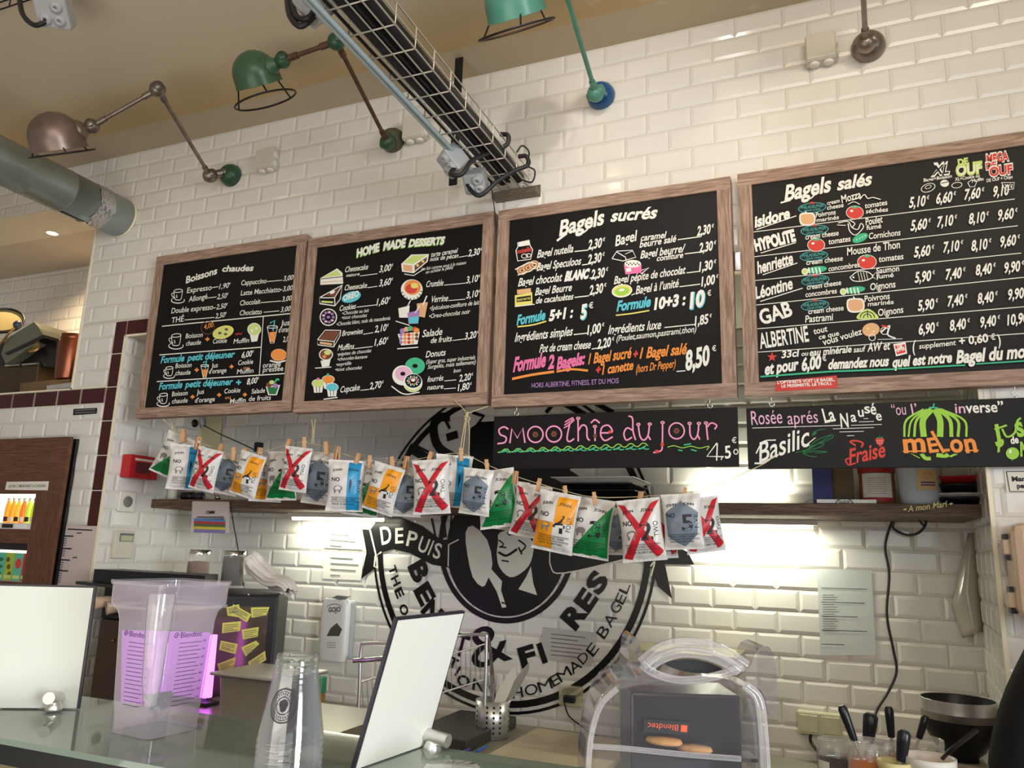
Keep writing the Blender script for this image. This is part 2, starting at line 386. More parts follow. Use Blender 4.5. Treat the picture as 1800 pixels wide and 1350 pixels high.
nt.links.new(n2.outputs['Fac'], r2.inputs[0]); nt.links.new(r2.outputs[0], mx.inputs[0]); nt.links.new(cr.outputs[0], mx.inputs[1]); nt.links.new(mx.outputs[0], bs.inputs['Base Color'])
bp = nt.nodes.new('ShaderNodeBump'); bp.inputs['Strength'].default_value = .15; nt.links.new(n2.outputs['Fac'], bp.inputs['Height']); nt.links.new(bp.outputs[0], bs.inputs['Normal'])
c = MB(); c.box(-5.2, 2.6, -4.2, .63, 3.3, 3.36); struct('ceiling', c, mc)
c = MB(); c.box(-5.2, XP, .25, YB, ZP, ZP+.05); struct('ceiling_soffit', c, M_plast)
f = MB(); f.box(-5.2, 2.6, -4.2, .63, -.05, 0); struct('floor', f, mat('grey_floor_tiles', (160, 150, 136), .5, var=.1))
# ------------------------------------------------------------------ paints
W = mat('white_chalk_paint', (240, 238, 230), .8); CY = mat('cyan_paint', (98, 200, 214), .8); YE = mat('yellow_paint', (232, 222, 120), .8)
OR = mat('orange_paint', (240, 150, 70), .8); PK = mat('pink_paint', (236, 120, 170), .8); GR = mat('green_paint', (70, 186, 140), .8)
LG = mat('lime_paint', (160, 210, 80), .8); RD = mat('red_paint', (214, 72, 62), .8); PU = mat('lilac_paint', (170, 130, 190), .8)
TE = mat('teal_paint', (70, 150, 150), .8); BR = mat('brown_paint', (120, 70, 52), .8); TAN = mat('tan_paint', (226, 176, 130), .8)
LP = mat('pale_pink_paint', (232, 182, 208), .8); BK = mat('chalkboard_black', (15, 13, 14), .5, spec=.3); LM = mat('pale_lime_paint', (206, 222, 130), .8)
DG = mat('dark_green_paint', (40, 120, 70), .8)
M_frame = wood('greyed_brown_wood', (128, 102, 86), (178, 150, 132))
M_darkwood = wood('dark_shelf_wood', (74, 54, 42), (116, 90, 72))
YF, YP = -0.045, -0.0385        # front of the board frames, face of the black panels
def bar(mb, p0, p1, ax, d0, d1, w):
    """a wooden bar with its grain along it; p0,p1: (x0,z0),(x1,z1)"""
    x0, z0 = p0; x1, z1 = p1; L = x1-x0 if ax == 0 else z1-z0; off = random.random()*7
    v = [(x, y, z) for z in (z0, z1) for y in (d0, d1) for x in (x0, x1)]
    fs = [(0, 2, 3, 1), (4, 5, 7, 6), (0, 1, 5, 4), (2, 6, 7, 3), (0, 4, 6, 2), (1, 3, 7, 5)]
    def uvf(f): 
        return [((v[i][0] if ax == 0 else v[i][2])+off, (v[i][2] if ax == 0 else v[i][0])+v[i][1]+off) for i in f]
    mb.add(v, fs, False, [uvf(f) for f in fs])
def menu_board(label, x0, x1, z0, z1, fw=.042):
    o = thing('menu_board', label, 'menu board', (x0, -.02, z0), 'framed menu boards')
    f = MB(); yb = -.008
    bar(f, (x0, z1-fw), (x1, z1), 0, YF, yb, fw); bar(f, (x0, z0), (x1, z0+fw), 0, YF, yb, fw)
    bar(f, (x0, z0+fw), (x0+fw, z1-fw), 1, YF, yb, fw); bar(f, (x1-fw, z0+fw), (x1, z1-fw), 1, YF, yb, fw)
    f.build('frame', M_frame, o)
    p = MB(); p.box(x0+fw-.004, x1-fw+.004, YP, yb-.004, z0+fw-.004, z1-fw+.004); p.build('panel', BK, o)
    return o
def PB(ox, oy, sc): return Panel(plane_y(YP), (0, -1, 0), ox, oy, sc)
def price(P, body, x, y, m=W, w=78, h=40, sl=-.16, eu=True, bold=.018):
    P.text(body, x, y, x+w, y+w*sl, h, m, .2, bold)
    if eu: P.text('€', x+w+1, y+(w*sl)-h*.62, x+w+h*.3, y+(w+10)*sl-h*.62, h*.36, m, .15, .02)
def cup(P, x, y, s=1.0, m=W):
    P.line([(x-28*s, y-25*s), (x-22*s, y+28*s), (x, y+36*s), (x+22*s, y+28*s), (x+32*s, y-28*s)], 4, m, 4)
    P.ring(x+2*s, y-28*s, 30*s, 11*s, 4, m, -6); P.line([(x-26*s, y-12*s), (x-44*s, y-8*s), (x-36*s, y+14*s), (x-22*s, y+14*s)], 4, m, 4)
    P.arc(x, y+38*s, 46*s, 20*s, -20, 200, 5, m); P.arc(x, y+38*s, 46*s, 20*s, 150, 250, 3, m); P.line([(x-10*s, y), (x-6*s, y+22*s)], 5, m)
def glass(P, x, y, s=1.0):
    P.fill([(x-20*s, y-10*s), (x+24*s, y-14*s), (x+12*s, y+58*s), (x-12*s, y+58*s)], OR)
    P.line([(x-34*s, y-45*s), (x-12*s, y+66*s), (x+12*s, y+66*s), (x+38*s, y-48*s)], 4, W); P.ring(x+2*s, y-47*s, 36*s, 9*s, 4, W)
    P.line([(x+6*s, y-20*s), (x+18*s, y-92*s), (x-14*s, y-74*s)], 8, CY)
def plus(P, x, y, s=14, m=OR): P.line([(x-s, y), (x+s, y)], 9, m); P.line([(x, y-s), (x, y+s)], 9, m)

# ---- board of hot drinks
b = menu_board('framed blackboard of hot drinks headed Boissons chaudes, smallest and leftmost menu board', -2.600, -1.806, 2.013, 2.728)
P = PB(250, 400, 3.971)
P.text('Boissons', 305, 390, 525, 322, 46, W, .1, .03); P.text('chaudes', 556, 308, 775, 302, 40, W, .1, .03)
cup(P, 250, 470)
for s, x0, y0, x1, y1, h in (('Expresso', 312, 458, 485, 435, 36), ('Allongé', 325, 520, 455, 497, 36), ('Double expresso', 203, 600, 495, 572, 36), ('THÉ', 203, 668, 290, 655, 38), ('Cappuccino', 690, 404, 868, 388, 34), ('Latte Macchiatto', 688, 475, 965, 448, 34), ('Chocolait', 682, 545, 825, 532, 34), ('Chociatto', 680, 614, 835, 604, 34)):
    P.text(s, x0, y0, x1, y1, h, W, .05, .008)
for a, c in (((490, 420), (533, 413)), ((455, 492), (520, 485)), ((497, 563), (515, 560)), ((297, 646), (505, 628)), ((872, 378), (978, 368)), ((967, 436), (980, 434)), ((828, 525), (970, 513)), ((850, 592), (958, 582))): P.line([a, c], 4, W)
for s, x, y in (('1,90', 537, 430), ('2,50', 522, 502), ('2,50', 517, 573), ('2,50', 510, 636), ('3,00', 985, 375), ('3,00', 982, 447), ('3,00', 976, 519), ('3,00', 967, 592)): price(P, s, x, y, W, 70, 34, -.15, True, .008)
for a, c in (((140, 690), (1068, 598)), ((848, 620), (820, 1026)), ((122, 890), (832, 836)), ((104, 1076), (1042, 1017))): P.line([a, c], 5, W)
cup(P, 238, 785, 1.1); P.ring(460, 700, 46, 46, 4, BR); P.text('4,00', 432, 712, 500, 694, 34, OR, .1, .01)
def word(s, x0, y0, x1, y1, h=32, m=W, P_=None, sh=.05): (P_ or P).text(s, x0, y0, x1, y1, h, m, sh, .006)
word('Boisson', 305, 775, 424, 764); word('chaude', 307, 826, 412, 816); plus(P, 458, 780)
P.disc(568, 732, 76, 44, YE, -18); P.disc(568, 732, 60, 32, LM, -18); P.disc(545, 738, 12, 9, BR); P.disc(590, 712, 12, 9, BR); P.disc(585, 745, 12, 8, BR); word('Cookie', 495, 812, 593, 804)
word('ou', 653, 752, 698, 748, 20, RD); P.fill([(752, 735), (765, 800), (805, 795), (822, 728)], W); P.disc(785, 712, 45, 42, LM); P.ring(785, 712, 46, 43, 4, W); P.disc(770, 722, 10, 10, W); P.disc(800, 705, 9, 9, W); word('Muffin', 640, 812, 748, 802)
glass(P, 910, 742); word('Jus', 970, 688, 1030, 682, 38); word("d'orange", 954, 734, 1058, 726, 36); word('2,00', 985, 800, 1045, 792, 36)
P.disc(957, 890, 52, 38, OR); P.fill([(905, 905), (1008, 905), (985, 930), (930, 930)], OR); P.line([(895, 930), (955, 942), (1018, 925)], 8, W, 4); P.ring(957, 890, 54, 40, 4, TAN)
word('orange', 843, 980, 970, 970, 34); word('pressée', 845, 1010, 987, 1000, 34); word('4', 1000, 985, 1028, 982, 40); word('€', 1032, 950, 1046, 948, 18)
P.text('Formule', 132, 948, 298, 934, 46, CY, .15, .03); P.text('petit déjeuner', 320, 932, 650, 906, 44, CY, .15, .03); price(P, '6,00', 695, 912, W, 75, 40)
cup(P, 192, 1005, .85); word('Boisson', 235, 983, 348, 975); word('chaude', 235, 1033, 341, 1026); plus(P, 385, 995); glass(P, 440, 1000, .75); word('Jus', 487, 982, 532, 976); word("d'orange", 468, 1022, 592, 1012); plus(P, 628, 972)
word('Cookie', 672, 962, 778, 952); word('ou', 710, 992, 750, 987, 22, OR); word('Muffin', 665, 1024, 780, 1014)
P.text('Formule', 120, 1134, 285, 1120, 46, CY, .15, .03); P.text('petit déjeuner', 305, 1118, 637, 1098, 44, CY, .15, .03); plus(P, 678, 1082, 18, CY); price(P, '8,00', 733, 1098, W, 75, 40)
cup(P, 152, 1195, .95); word('Boisson', 212, 1180, 322, 1170); word('chaude', 212, 1230, 322, 1222); plus(P, 357, 1183); word('Jus', 385, 1167, 437, 1160); word("d'orange", 372, 1224, 512, 1213); plus(P, 543, 1170)
word('Cookie', 577, 1160, 690, 1151); word('ou', 583, 1200, 622, 1195, 22, OR); word('Muffin', 617, 1230, 728, 1220); plus(P, 722, 1168); word('Salade', 768, 1162, 862, 1153); word('de fruits', 748, 1213, 903, 1203)
P.fill([(868, 1110), (968, 1100), (945, 1172), (885, 1172)], W); P.fill([(878, 1118), (958, 1110), (938, 1165), (892, 1165)], DG); P.disc(890, 1100, 20, 18, BR); P.disc(935, 1105, 18, 16, PU); P.disc(910, 1082, 18, 14, LM); P.line([(930, 1085), (945, 1062), (962, 1066)], 12, GR, 3)
P.emit(b)

# ---- board of desserts
b = menu_board('framed blackboard of home made desserts with drawn cakes, second menu board from the left', -1.792, -0.990, 2.005, 2.705)
P = PB(520, 370, 3.65)
for dx, dy, m_ in ((-4, 5, LG), (0, 0, W)):
    P.text('HOME', 392+dx, 300+dy, 540+dx, 258+dy, 50, m_, .1, .05); P.text('MADE', 562+dx, 254+dy, 706+dx, 232+dy, 50, m_, .1, .05); P.text('DESSERTS', 724+dx, 232+dy, 955+dx, 214+dy, 44, m_, .15, .05)
P.fill([(158, 435), (265, 372), (300, 400), (305, 470), (158, 478)], W); P.fill([(168, 432), (262, 382), (292, 415)], LM); P.line([(160, 440), (302, 425)], 4, BK); P.line([(165, 462), (300, 452)], 4, TAN)
P.line([(152, 560), (300, 478), (285, 570), (252, 612), (155, 598), (152, 560), (250, 560), (300, 478)], 6, W); P.line([(250, 560), (252, 612)], 6, W); P.fill([(190, 545), (285, 495), (250, 555)], BR); P.disc(235, 525, 18, 10, W, -25); P.line([(165, 585), (240, 590)], 10, LM)
P.disc(210, 685, 56, 56, W); P.disc(210, 685, 49, 49, BK)
for a in range(0, 360, 40): P.disc(210+32*cos(radians(a)), 685+32*sin(radians(a)), 10, 8, (PU, LP)[a//40 % 2])
P.disc(210, 685, 11, 9, PU)
P.line([(140, 830), (190, 768), (290, 770), (248, 842), (140, 830), (142, 862), (245, 876), (285, 805), (290, 770)], 5, W); P.line([(248, 842), (245, 876)], 5, W); P.line([(155, 848), (235, 860)], 12, TAN); P.fill([(150, 828), (196, 774), (280, 776), (246, 836)], BR)
P.fill([(160, 965), (170, 1005), (215, 1000), (225, 955)], W); P.disc(195, 925, 45, 38, W); P.disc(195, 925, 39, 32, BR); P.disc(205, 912, 22, 16, LM); P.disc(185, 938, 12, 10, OR); P.line([(125, 1012), (230, 1005)], 5, W)
for x, y, mm in ((145, 1110, LM), (210, 1085, OR), (235, 1135, CY)):
    P.fill([(x-34, y+5), (x-26, y+60), (x+26, y+58), (x+34, y)], W); P.disc(x, y, 40, 26, mm); P.ring(x, y, 40, 26, 3, W); P.line([(x-12, y+20), (x-9, y+56)], 4, BK); P.line([(x+10, y+20), (x+8, y+56)], 4, BK)
P.disc(145, 1082, 9, 9, PK); P.disc(208, 1054, 9, 9, GR); P.line([(180, 1212), (270, 1200)], 6, W)
def dsh(a, c, w=4): P.line([a, c], w, W)
for s, x0, y0, x1, y1, h in (('Cheesecake', 315, 398, 467, 378, 34), ('nature', 325, 428, 412, 417, 20), ('Cheesecake', 312, 515, 460, 496, 34), ('Cookies', 280, 647, 388, 630, 34), ('Brownies', 298, 807, 433, 790, 34), ('Muffins', 270, 900, 378, 888, 36), ('Cupcake', 285, 1170, 415, 1152, 38),
    ('tarte caramel', 866, 300, 1040, 272, 30), ('noix de pécan', 862, 328, 1046, 303, 28), ('Crumble', 835, 494, 950, 482, 38), ('Verrine', 865, 592, 980, 582, 40), ('Salade', 812, 814, 945, 798, 44), ('de fruits', 865, 853, 1005, 839, 36), ('Donuts', 835, 945, 965, 930, 40), ('fourrés', 845, 1102, 950, 1090, 34), ('nature', 845, 1152, 950, 1143, 30)):
    P.text(s, x0, y0, x1, y1, h, W, .22, .012)
for s, x0, y0, x1, y1, h in (('•Chocolat au lait', 298, 672, 472, 652, 22), ('•tout chocolat', 295, 700, 460, 684, 22), ('•Chocolat blanc, noix de macadamia', 262, 742, 610, 702, 24), ('•pépites de chocolat', 268, 935, 488, 910, 22), ('•chocolat-banane', 268, 966, 462, 948, 22), ('•myrtille', 260, 1001, 360, 990, 22), ('•tout chocolat', 254, 1033, 428, 1018, 22),
    ('(en fait comme vous à la maison', 806, 388, 1095, 345, 20), ('on achète la pâte)', 835, 408, 1012, 374, 20), ('•Spéculoos-confiture de lait', 860, 643, 1180, 604, 28), ('•Oreo-chocolat noir', 855, 694, 1122, 662, 28), ('(Super gras, super industriels', 838, 985, 1155, 955, 26), ('Surgelés, mais tellement)', 848, 1018, 1158, 985, 26), ('bon', 1015, 1042, 1062, 1036, 24)):
    P.text(s, x0, y0, x1, y1, h, W, .22, .004)
for a, c in (((415, 422), (527, 407)), ((462, 497), (526, 488)), ((393, 622), (518, 607)), ((435, 796), (500, 785)), ((380, 888), (496, 874)), ((418, 1155), (472, 1149)), ((1050, 302), (1105, 292)), ((953, 481), (1092, 468)), ((983, 580), (1090, 571)), ((1008, 836), (1085, 826)), ((955, 1095), (1032, 1088)), ((953, 1146), (1030, 1140))): dsh(a, c)
for s, x, y in (('3,00', 537, 400), ('3,60', 536, 490), ('1,60', 520, 612), ('2,10', 508, 785), ('1,60', 507, 870), ('2,70', 476, 1150), ('2,30', 1107, 298), ('3,10', 1095, 470), ('3,10', 1096, 567), ('3,20', 1086, 830), ('2,20', 1050, 1100), ('1,80', 1042, 1160)): price(P, s, x, y, W, 78, 42, -.17)
P.disc(360, 557, 64, 34, CY, -18); P.text('OREO', 308, 583, 412, 548, 34, W, .1, .04)
P.fill([(680, 345), (745, 285), (858, 282), (850, 330), (760, 405), (685, 395)], W); P.fill([(692, 350), (750, 355), (752, 395), (695, 388)], TAN); P.fill([(694, 338), (752, 292), (845, 290), (758, 346)], LM); P.fill([(766, 355), (846, 300), (842, 328), (766, 392)], BR); P.line([(700, 410), (760, 420), (830, 375)], 5, W); P.disc(785, 355, 9, 8, YE); P.disc(820, 330, 8, 8, YE)
P.disc(748, 510, 70, 66, W); P.disc(752, 496, 54, 48, OR); P.disc(745, 505, 38, 30, RD); P.disc(765, 485, 24, 18, YE)
for a in range(10, 180, 22): P.line([(748+56*cos(radians(a)), 512+52*sin(radians(a))), (748+68*cos(radians(a)), 512+64*sin(radians(a)))], 5, BK)
P.fill([(662, 630), (735, 612), (728, 690), (668, 690)], W); P.fill([(780, 600), (852, 590), (832, 690), (785, 680)], TAN); P.fill([(720, 660), (800, 640), (790, 728), (728, 730)], PU); P.fill([(728, 690), (794, 680), (788, 726), (732, 728)], CY); P.line([(715, 630), (740, 580)], 7, W); P.line([(770, 660), (800, 610)], 6, W); P.line([(820, 610), (845, 550)], 9, W); P.line([(645, 712), (735, 740)], 5, W)
P.fill([(658, 795), (800, 780), (785, 860), (680, 868)], W)
for i in range(14): P.disc(680+(i % 5)*25, 800+(i//5)*24, 11, 11, (PU, OR, RD, TAN, BR)[i % 5])
for x, y, mm in ((690, 775, PU), (715, 765, TAN), (740, 760, GR), (768, 765, RD), (780, 772, OR)): P.disc(x, y, 18, 16, mm)
P.line([(655, 890), (790, 880)], 6, W)
P.disc(770, 1000, 64, 54, GR); P.disc(770, 1000, 18, 13, BK); P.disc(690, 1060, 66, 64, W); P.disc(694, 1050, 52, 46, LP); P.disc(692, 1050, 16, 13, BK); P.disc(756, 1108, 62, 60, W); P.disc(758, 1096, 52, 44, BK); P.arc(756, 1115, 50, 44, 20, 160, 10, LM); P.disc(758, 1090, 14, 10, W)
for i in range(22): a = radians(i*16.4); P.disc(758+(26+10*(i % 2))*cos(a), 1095+(22+8*(i % 2))*sin(a), 5, 5, (PK, CY, YE, W)[i % 4])
P.line([(620, 1130), (700, 1180), (800, 1168)], 6, W, 4)
P.emit(b)

# ---- board of sweet bagels
b = menu_board('framed blackboard headed Bagels sucrés, hanging above the smoothie sign', -0.972, -0.174, 1.992, 2.703)
P = PB(860, 310, 3.293)
P.text('Bagels', 405, 345, 675, 272, 84, W, .25, .03); P.text('sucrés', 700, 262, 975, 240, 66, W, .25, .03)
P.line([(392, 374), (420, 352), (450, 330)], 13, W); P.line([(505, 335), (545, 325), (570, 305)], 10, W, 3)
P.line([(165, 385), (232, 370), (236, 400), (252, 425), (240, 480), (165, 490), (155, 430), (168, 405), (165, 385)], 5, W); P.fill([(170, 385), (232, 373), (234, 398), (172, 408)], W); P.text('nutella', 164, 448, 245, 432, 26, RD, 0, .03); P.ring(205, 462, 18, 12, 4, W); P.ring(228, 458, 14, 10, 4, W)
for i in range(3): P.disc(190+i*36, 545-i*16, 30, 26, TAN); P.ring(190+i*36, 545-i*16, 20, 16, 5, BR); P.disc(190+i*36, 545-i*16, 7, 7, BR)
P.line([(150, 540), (230, 498), (275, 505)], 6, W); P.line([(165, 572), (240, 548), (275, 520)], 6, W)
for s, x0, y0, x1, y1, h, bo in (('Bagel nutella', 277, 473, 492, 438, 44, .018), ('Bagel Speculoos', 275, 548, 535, 510, 44, .018), ('Bagel chocolat', 167, 638, 425, 605, 46, .018), ('BLANC', 435, 606, 580, 588, 50, .07), ('Bagel Beurre', 265, 690, 482, 662, 42, .018), ('de cacahuètes', 268, 738, 490, 712, 36, .018),
    ('Bagel', 730, 405, 860, 370, 58, .02), ('caramel', 875, 376, 1025, 356, 36, .02), ('beurre salé', 870, 414, 1086, 378, 38, .02), ('Bagel beurre/', 875, 477, 1135, 437, 44, .018), ('confiture', 968, 492, 1126, 470, 32, .018), ('Bagel pépite de chocolat', 722, 625, 1140, 562, 44, .018), ('Bagel à l’unité', 848, 683, 1102, 640, 46, .018),
    ('Ingrédients simples', 148, 958, 487, 920, 50, .018), ('Ingrédients luxe', 688, 914, 1000, 882, 50, .018), ('(Poulet,saumon,pastrami,thon)', 736, 956, 1202, 900, 34, .01), ('Pot de cream cheese', 290, 1020, 592, 995, 46, .018)):
    P.text(s, x0, y0, x1, y1, h, W, .25, bo)
for a, c in (((495, 436), (573, 428)), ((538, 514), (570, 510)), ((582, 590), (596, 588)), ((495, 702), (578, 692)), ((1092, 368), (1225, 350)), ((1132, 450), (1215, 440)), ((1143, 560), (1215, 551)), ((1102, 640), (1222, 625)), ((490, 917), (572, 908)), ((1015, 876), (1192, 858)), ((594, 1000), (632, 995)), ((1085, 1130), (1136, 1126))): P.line([a, c], 6, W)
for s, x, y in (('2,30', 572, 425), ('2,30', 570, 510), ('2,30', 590, 597), ('2,30', 580, 688), ('2,30', 1202, 346), ('2,30', 1215, 443), ('1,30', 1215, 553), ('1,00', 1228, 638), ('1,00', 568, 918), ('1,85', 1190, 866), ('2,20', 626, 1000)): price(P, s, x, y, W, 84, 52, -.19, True, .03)
P.fill([(150, 690), (250, 672), (252, 745), (150, 755)], YE); P.fill([(162, 658), (242, 648), (244, 674), (164, 684)], TAN); P.fill([(160, 702), (242, 690), (243, 722), (160, 730)], BK); P.text('PEANUT BUTTER', 163, 724, 240, 713, 12, YE, 0, .02); P.line([(150, 755), (265, 742)], 5, W)
def twotone(s, x0, y0, x1, y1, h, back, dx=5, dy=5): P.text(s, x0+dx, y0+dy, x1+dx, y1+dy, h, back, .25, .06); P.text(s, x0, y0, x1, y1, h, W, .25, .045)
P.text('Formule', 160, 862, 332, 828, 54, CY, .25, .04); P.line([(165, 872), (250, 862), (332, 840)], 8, YE, 3); P.text('5+1 :', 346, 838, 490, 815, 58, W, .2, .05); twotone('5', 528, 826, 572, 815, 74, CY); P.text('€', 578, 768, 606, 762, 32, W, .1, .02)
P.text('Formule', 738, 782, 942, 752, 56, CY, .25, .04); P.line([(735, 806), (830, 795), (928, 778)], 8, YE, 3); P.text('10+3 :', 955, 772, 1142, 742, 62, W, .2, .05); twotone('10', 1160, 765, 1258, 742, 84, CY); P.text('€', 1264, 695, 1288, 690, 30, W, .1, .02)
P.line([(712, 478), (740, 435), (830, 430), (850, 470), (775, 492), (712, 478)], 5, W); P.line([(740, 440), (790, 470), (795, 490)], 5, W); P.line([(788, 452), (832, 434)], 4, W)
P.fill([(780, 515), (882, 510), (884, 560), (790, 570)], PK); P.disc(832, 508, 48, 22, W); P.line([(885, 545), (925, 530), (880, 568)], 6, W)
for i in range(8): P.disc(798+i*10, 505+(i % 2)*8, 4, 4, BK)
P.fill([(792, 535), (822, 530), (824, 552), (795, 556)], W)
P.disc(770, 665, 60, 38, W, -8); P.disc(770, 663, 53, 32, YE, -8); P.disc(770, 668, 42, 24, LG, -8); P.disc(768, 660, 18, 8, W, -10); P.line([(825, 690), (845, 680)], 5, W)
P.text('Formule', 140, 1132, 338, 1098, 78, PK, .25, .045); P.text('2', 342, 1115, 385, 1108, 72, PK, .2, .05); P.text('Bagels:', 392, 1118, 562, 1085, 66, PK, .25, .045); P.line([(135, 1174), (250, 1150), (378, 1132)], 14, OR, 3); P.line([(392, 1132), (480, 1118), (574, 1126)], 12, OR, 3)
P.text('1 Bagel sucré', 575, 1088, 830, 1050, 58, OR, .25, .03); P.text('+', 834, 1055, 866, 1050, 44, RD, .2, .06); P.text('1 Bagel salé', 872, 1056, 1150, 1028, 60, OR, .25, .03); P.text('+', 618, 1146, 652, 1140, 44, RD, .2, .06); P.text('1 canette', 655, 1148, 842, 1118, 52, OR, .25, .03); P.text('(hors Dr Pepper)', 850, 1138, 1085, 1105, 44, OR, .25, .016)
P.text('8,50', 1136, 1124, 1292, 1084, 104, W, .25, .04); P.text('€', 1292, 1016, 1318, 1010, 30, W, .1, .02)
P.text('HORS ALBERTINE, FITNESS, ET DU MOIS', 248, 1226, 752, 1198, 28, PU, 0, .01)
P.emit(b)

# ---- board of savoury bagels
b = menu_board('framed blackboard headed Bagels salés with rows of prices, largest and rightmost menu board', -0.152, 0.682, 1.990, 2.706)
P = PB(1285, 230, 2.872)
P.text('Bagels', 270, 355, 515, 302, 76, W, .25, .03); P.text('salés', 535, 300, 718, 270, 62, W, .25, .03); P.line([(250, 364), (300, 350)], 9, W); P.line([(360, 352), (400, 342), (420, 325)], 7, W, 3)
P.text('XL', 1008, 228, 1112, 216, 58, W, .2, .08); P.text('XL', 1014, 224, 1106, 214, 46, BK, .2, .02)
P.text('DE', 1146, 176, 1200, 166, 30, LM, .05, .06); P.text('OUF', 1134, 230, 1272, 212, 56, LM, .05, .07); P.text('OUF', 1142, 224, 1264, 208, 40, W, .05, .0)
for s, x0, y0, x1, y1, h in (('MEGA', 1290, 166, 1406, 148, 44), ('DE', 1288, 197, 1346, 186, 34), ('OUF', 1304, 232, 1426, 214, 46)): P.text(s, x0-2, y0+2, x1+2, y1+2, h+4, W, .05, .08); P.text(s, x0+2, y0-1, x1-2, y1-1, h-3, RD, .05, .04)
for s, x0, y0, x1, y1 in (('Bagel+Boisson', 972, 258, 1116, 236), ('XL+Cookie ou', 1130, 254, 1256, 234), ('Muffin', 1216, 262, 1276, 250), ('DE OUF + Chips', 1290, 260, 1422, 240)): P.text(s, x0, y0, x1, y1, 16, W, .1, .02)
P.ring(995, 288, 36, 20, 4, W, -20); P.ring(995, 284, 16, 8, 3, W, -20); P.disc(1078, 266, 22, 18, W); P.line([(1060, 266), (1096, 258)], 5, BK); P.ring(1140, 275, 26, 14, 4, W, -10); P.line([(1195, 262), (1205, 284), (1230, 282), (1240, 258), (1215, 248), (1195, 262)], 4, W); P.line([(1365, 262), (1385, 300), (1425, 295), (1430, 262), (1365, 262)], 4, W); P.line([(1382, 270), (1395, 292), (1410, 268)], 4, W)
for a, c in (((108, 512), (1432, 345)), ((112, 637), (1447, 480)), ((118, 757), (1465, 618)), ((128, 880), (1500, 738)), ((133, 1000), (1500, 887)), ((137, 1118), (1500, 1022))): P.line([a, c], 4, W)
for s, x0, y0, x1, y1, h, bo in (('isidore', 120, 488, 305, 440, 54, .04), ('HYPOLiTE', 124, 608, 330, 554, 56, .06), ('henriette', 135, 722, 322, 668, 58, .03), ('Léontine', 125, 850, 320, 795, 58, .03), ('GAB', 155, 980, 315, 930, 72, .03), ('ALBERTINE', 148, 1100, 396, 1062, 76, .02)): P.text(s, x0, y0, x1, y1, h, W, .2 if s[0] in 'ihL' else .02, bo)
for a, c in (((128, 500), (330, 430)), ((150, 618), (328, 565)), ((160, 728), (335, 668)), ((148, 862), (362, 795))): P.line([a, c], 5, W)
for x, y in ((410, 390), (422, 503), (418, 633), (426, 757), (424, 883)):
    P.disc(x, y, 72, 27, TE, -6); P.disc(x, y, 66, 22, BK, -6); P.text('PHILADELPHIA', x-58, y+7, x+58, y-5, 15, TE, 0, .03); P.text('CREAM CHEESE', x-42, y+20, x+42, y+11, 9, TE, 0, .03); P.disc(x, y-25, 12, 5, RD)
def tomato(x, y, r=40): P.disc(x, y, r*1.12, r*.85, W); P.disc(x, y, r*1.05, r*.78, RD); P.line([(x-14, y-r*.75), (x, y-r*.6), (x+18, y-r*.8)], 10, GR, 3); P.disc(x-r*.4, y-r*.2, 8, 6, W)
def pepper(x, y, s=1): P.fill([(x-38*s, y-22*s), (x, y-30*s), (x+36*s, y-24*s), (x+40*s, y+20*s), (x+8*s, y+36*s), (x-34*s, y+28*s)], W, 3); P.fill([(x-32*s, y-16*s), (x, y-24*s), (x+30*s, y-18*s), (x+34*s, y+16*s), (x+8*s, y+29*s), (x-28*s, y+22*s)], TAN, 3); P.line([(x-4, y-26*s), (x-10, y-38*s)], 6, W)
def cucumber(x, y, w=70): P.disc(x+20, y-3, w*.75, 17, GR, -8); P.disc(x-w*.55, y+6, 17, 17, W, -8); P.disc(x-w*.55, y+6, 12, 12, LM, -8); [P.line([(x-w*.3+i*18, y-14), (x-w*.2+i*18, y+16)], 7, W) for i in range(4)]
tomato(625, 414); pepper(385, 445); tomato(430, 578); P.disc(652, 543, 42, 20, GR, -25); [P.disc(635+i*14, 552-i*7, 3, 3, W) for i in range(4)]; cucumber(412, 706); tomato(686, 664, 44); cucumber(605, 808); pepper(628, 880, 1.1)
P.fill([(640, 952), (645, 925), (688, 900), (728, 922), (740, 950)], LM, 3); P.arc(688, 945, 36, 30, 180, 360, 5, BK); P.arc(688, 947, 20, 20, 180, 360, 5, BK); P.line([(688, 905), (690, 945)], 4, BK)
P.line([(590, 470), (600, 510), (630, 528), (668, 490), (655, 470), (640, 500), (610, 490), (590, 460), (540, 468)], 5, W, 4); P.line([(612, 490), (625, 470), (600, 455)], 5, W, 3); P.line([(535, 478), (580, 480)], 4, W)
P.line([(600, 742), (640, 712), (690, 715), (715, 740), (670, 760), (620, 760), (600, 742)], 5, W, 4); P.line([(712, 738), (735, 712), (738, 755), (712, 738)], 5, W); [P.line([(640+i*14, 715), (650+i*14, 758)], 3, W) for i in range(4)]; P.disc(618, 742, 5, 5, W)
P.disc(706, 1006, 44, 34, TAN, -10); P.disc(690, 1000, 6, 5, YE); P.disc(720, 1015, 7, 5, YE); P.ring(712, 1045, 16, 16, 4, W); P.line([(755, 1020), (800, 985), (790, 1030), (830, 1050)], 8, W, 4); P.ring(775, 1012, 20, 18, 4, W); P.line([(760, 985), (790, 992)], 10, RD); P.line([(740, 1055), (865, 1052)], 3, W)
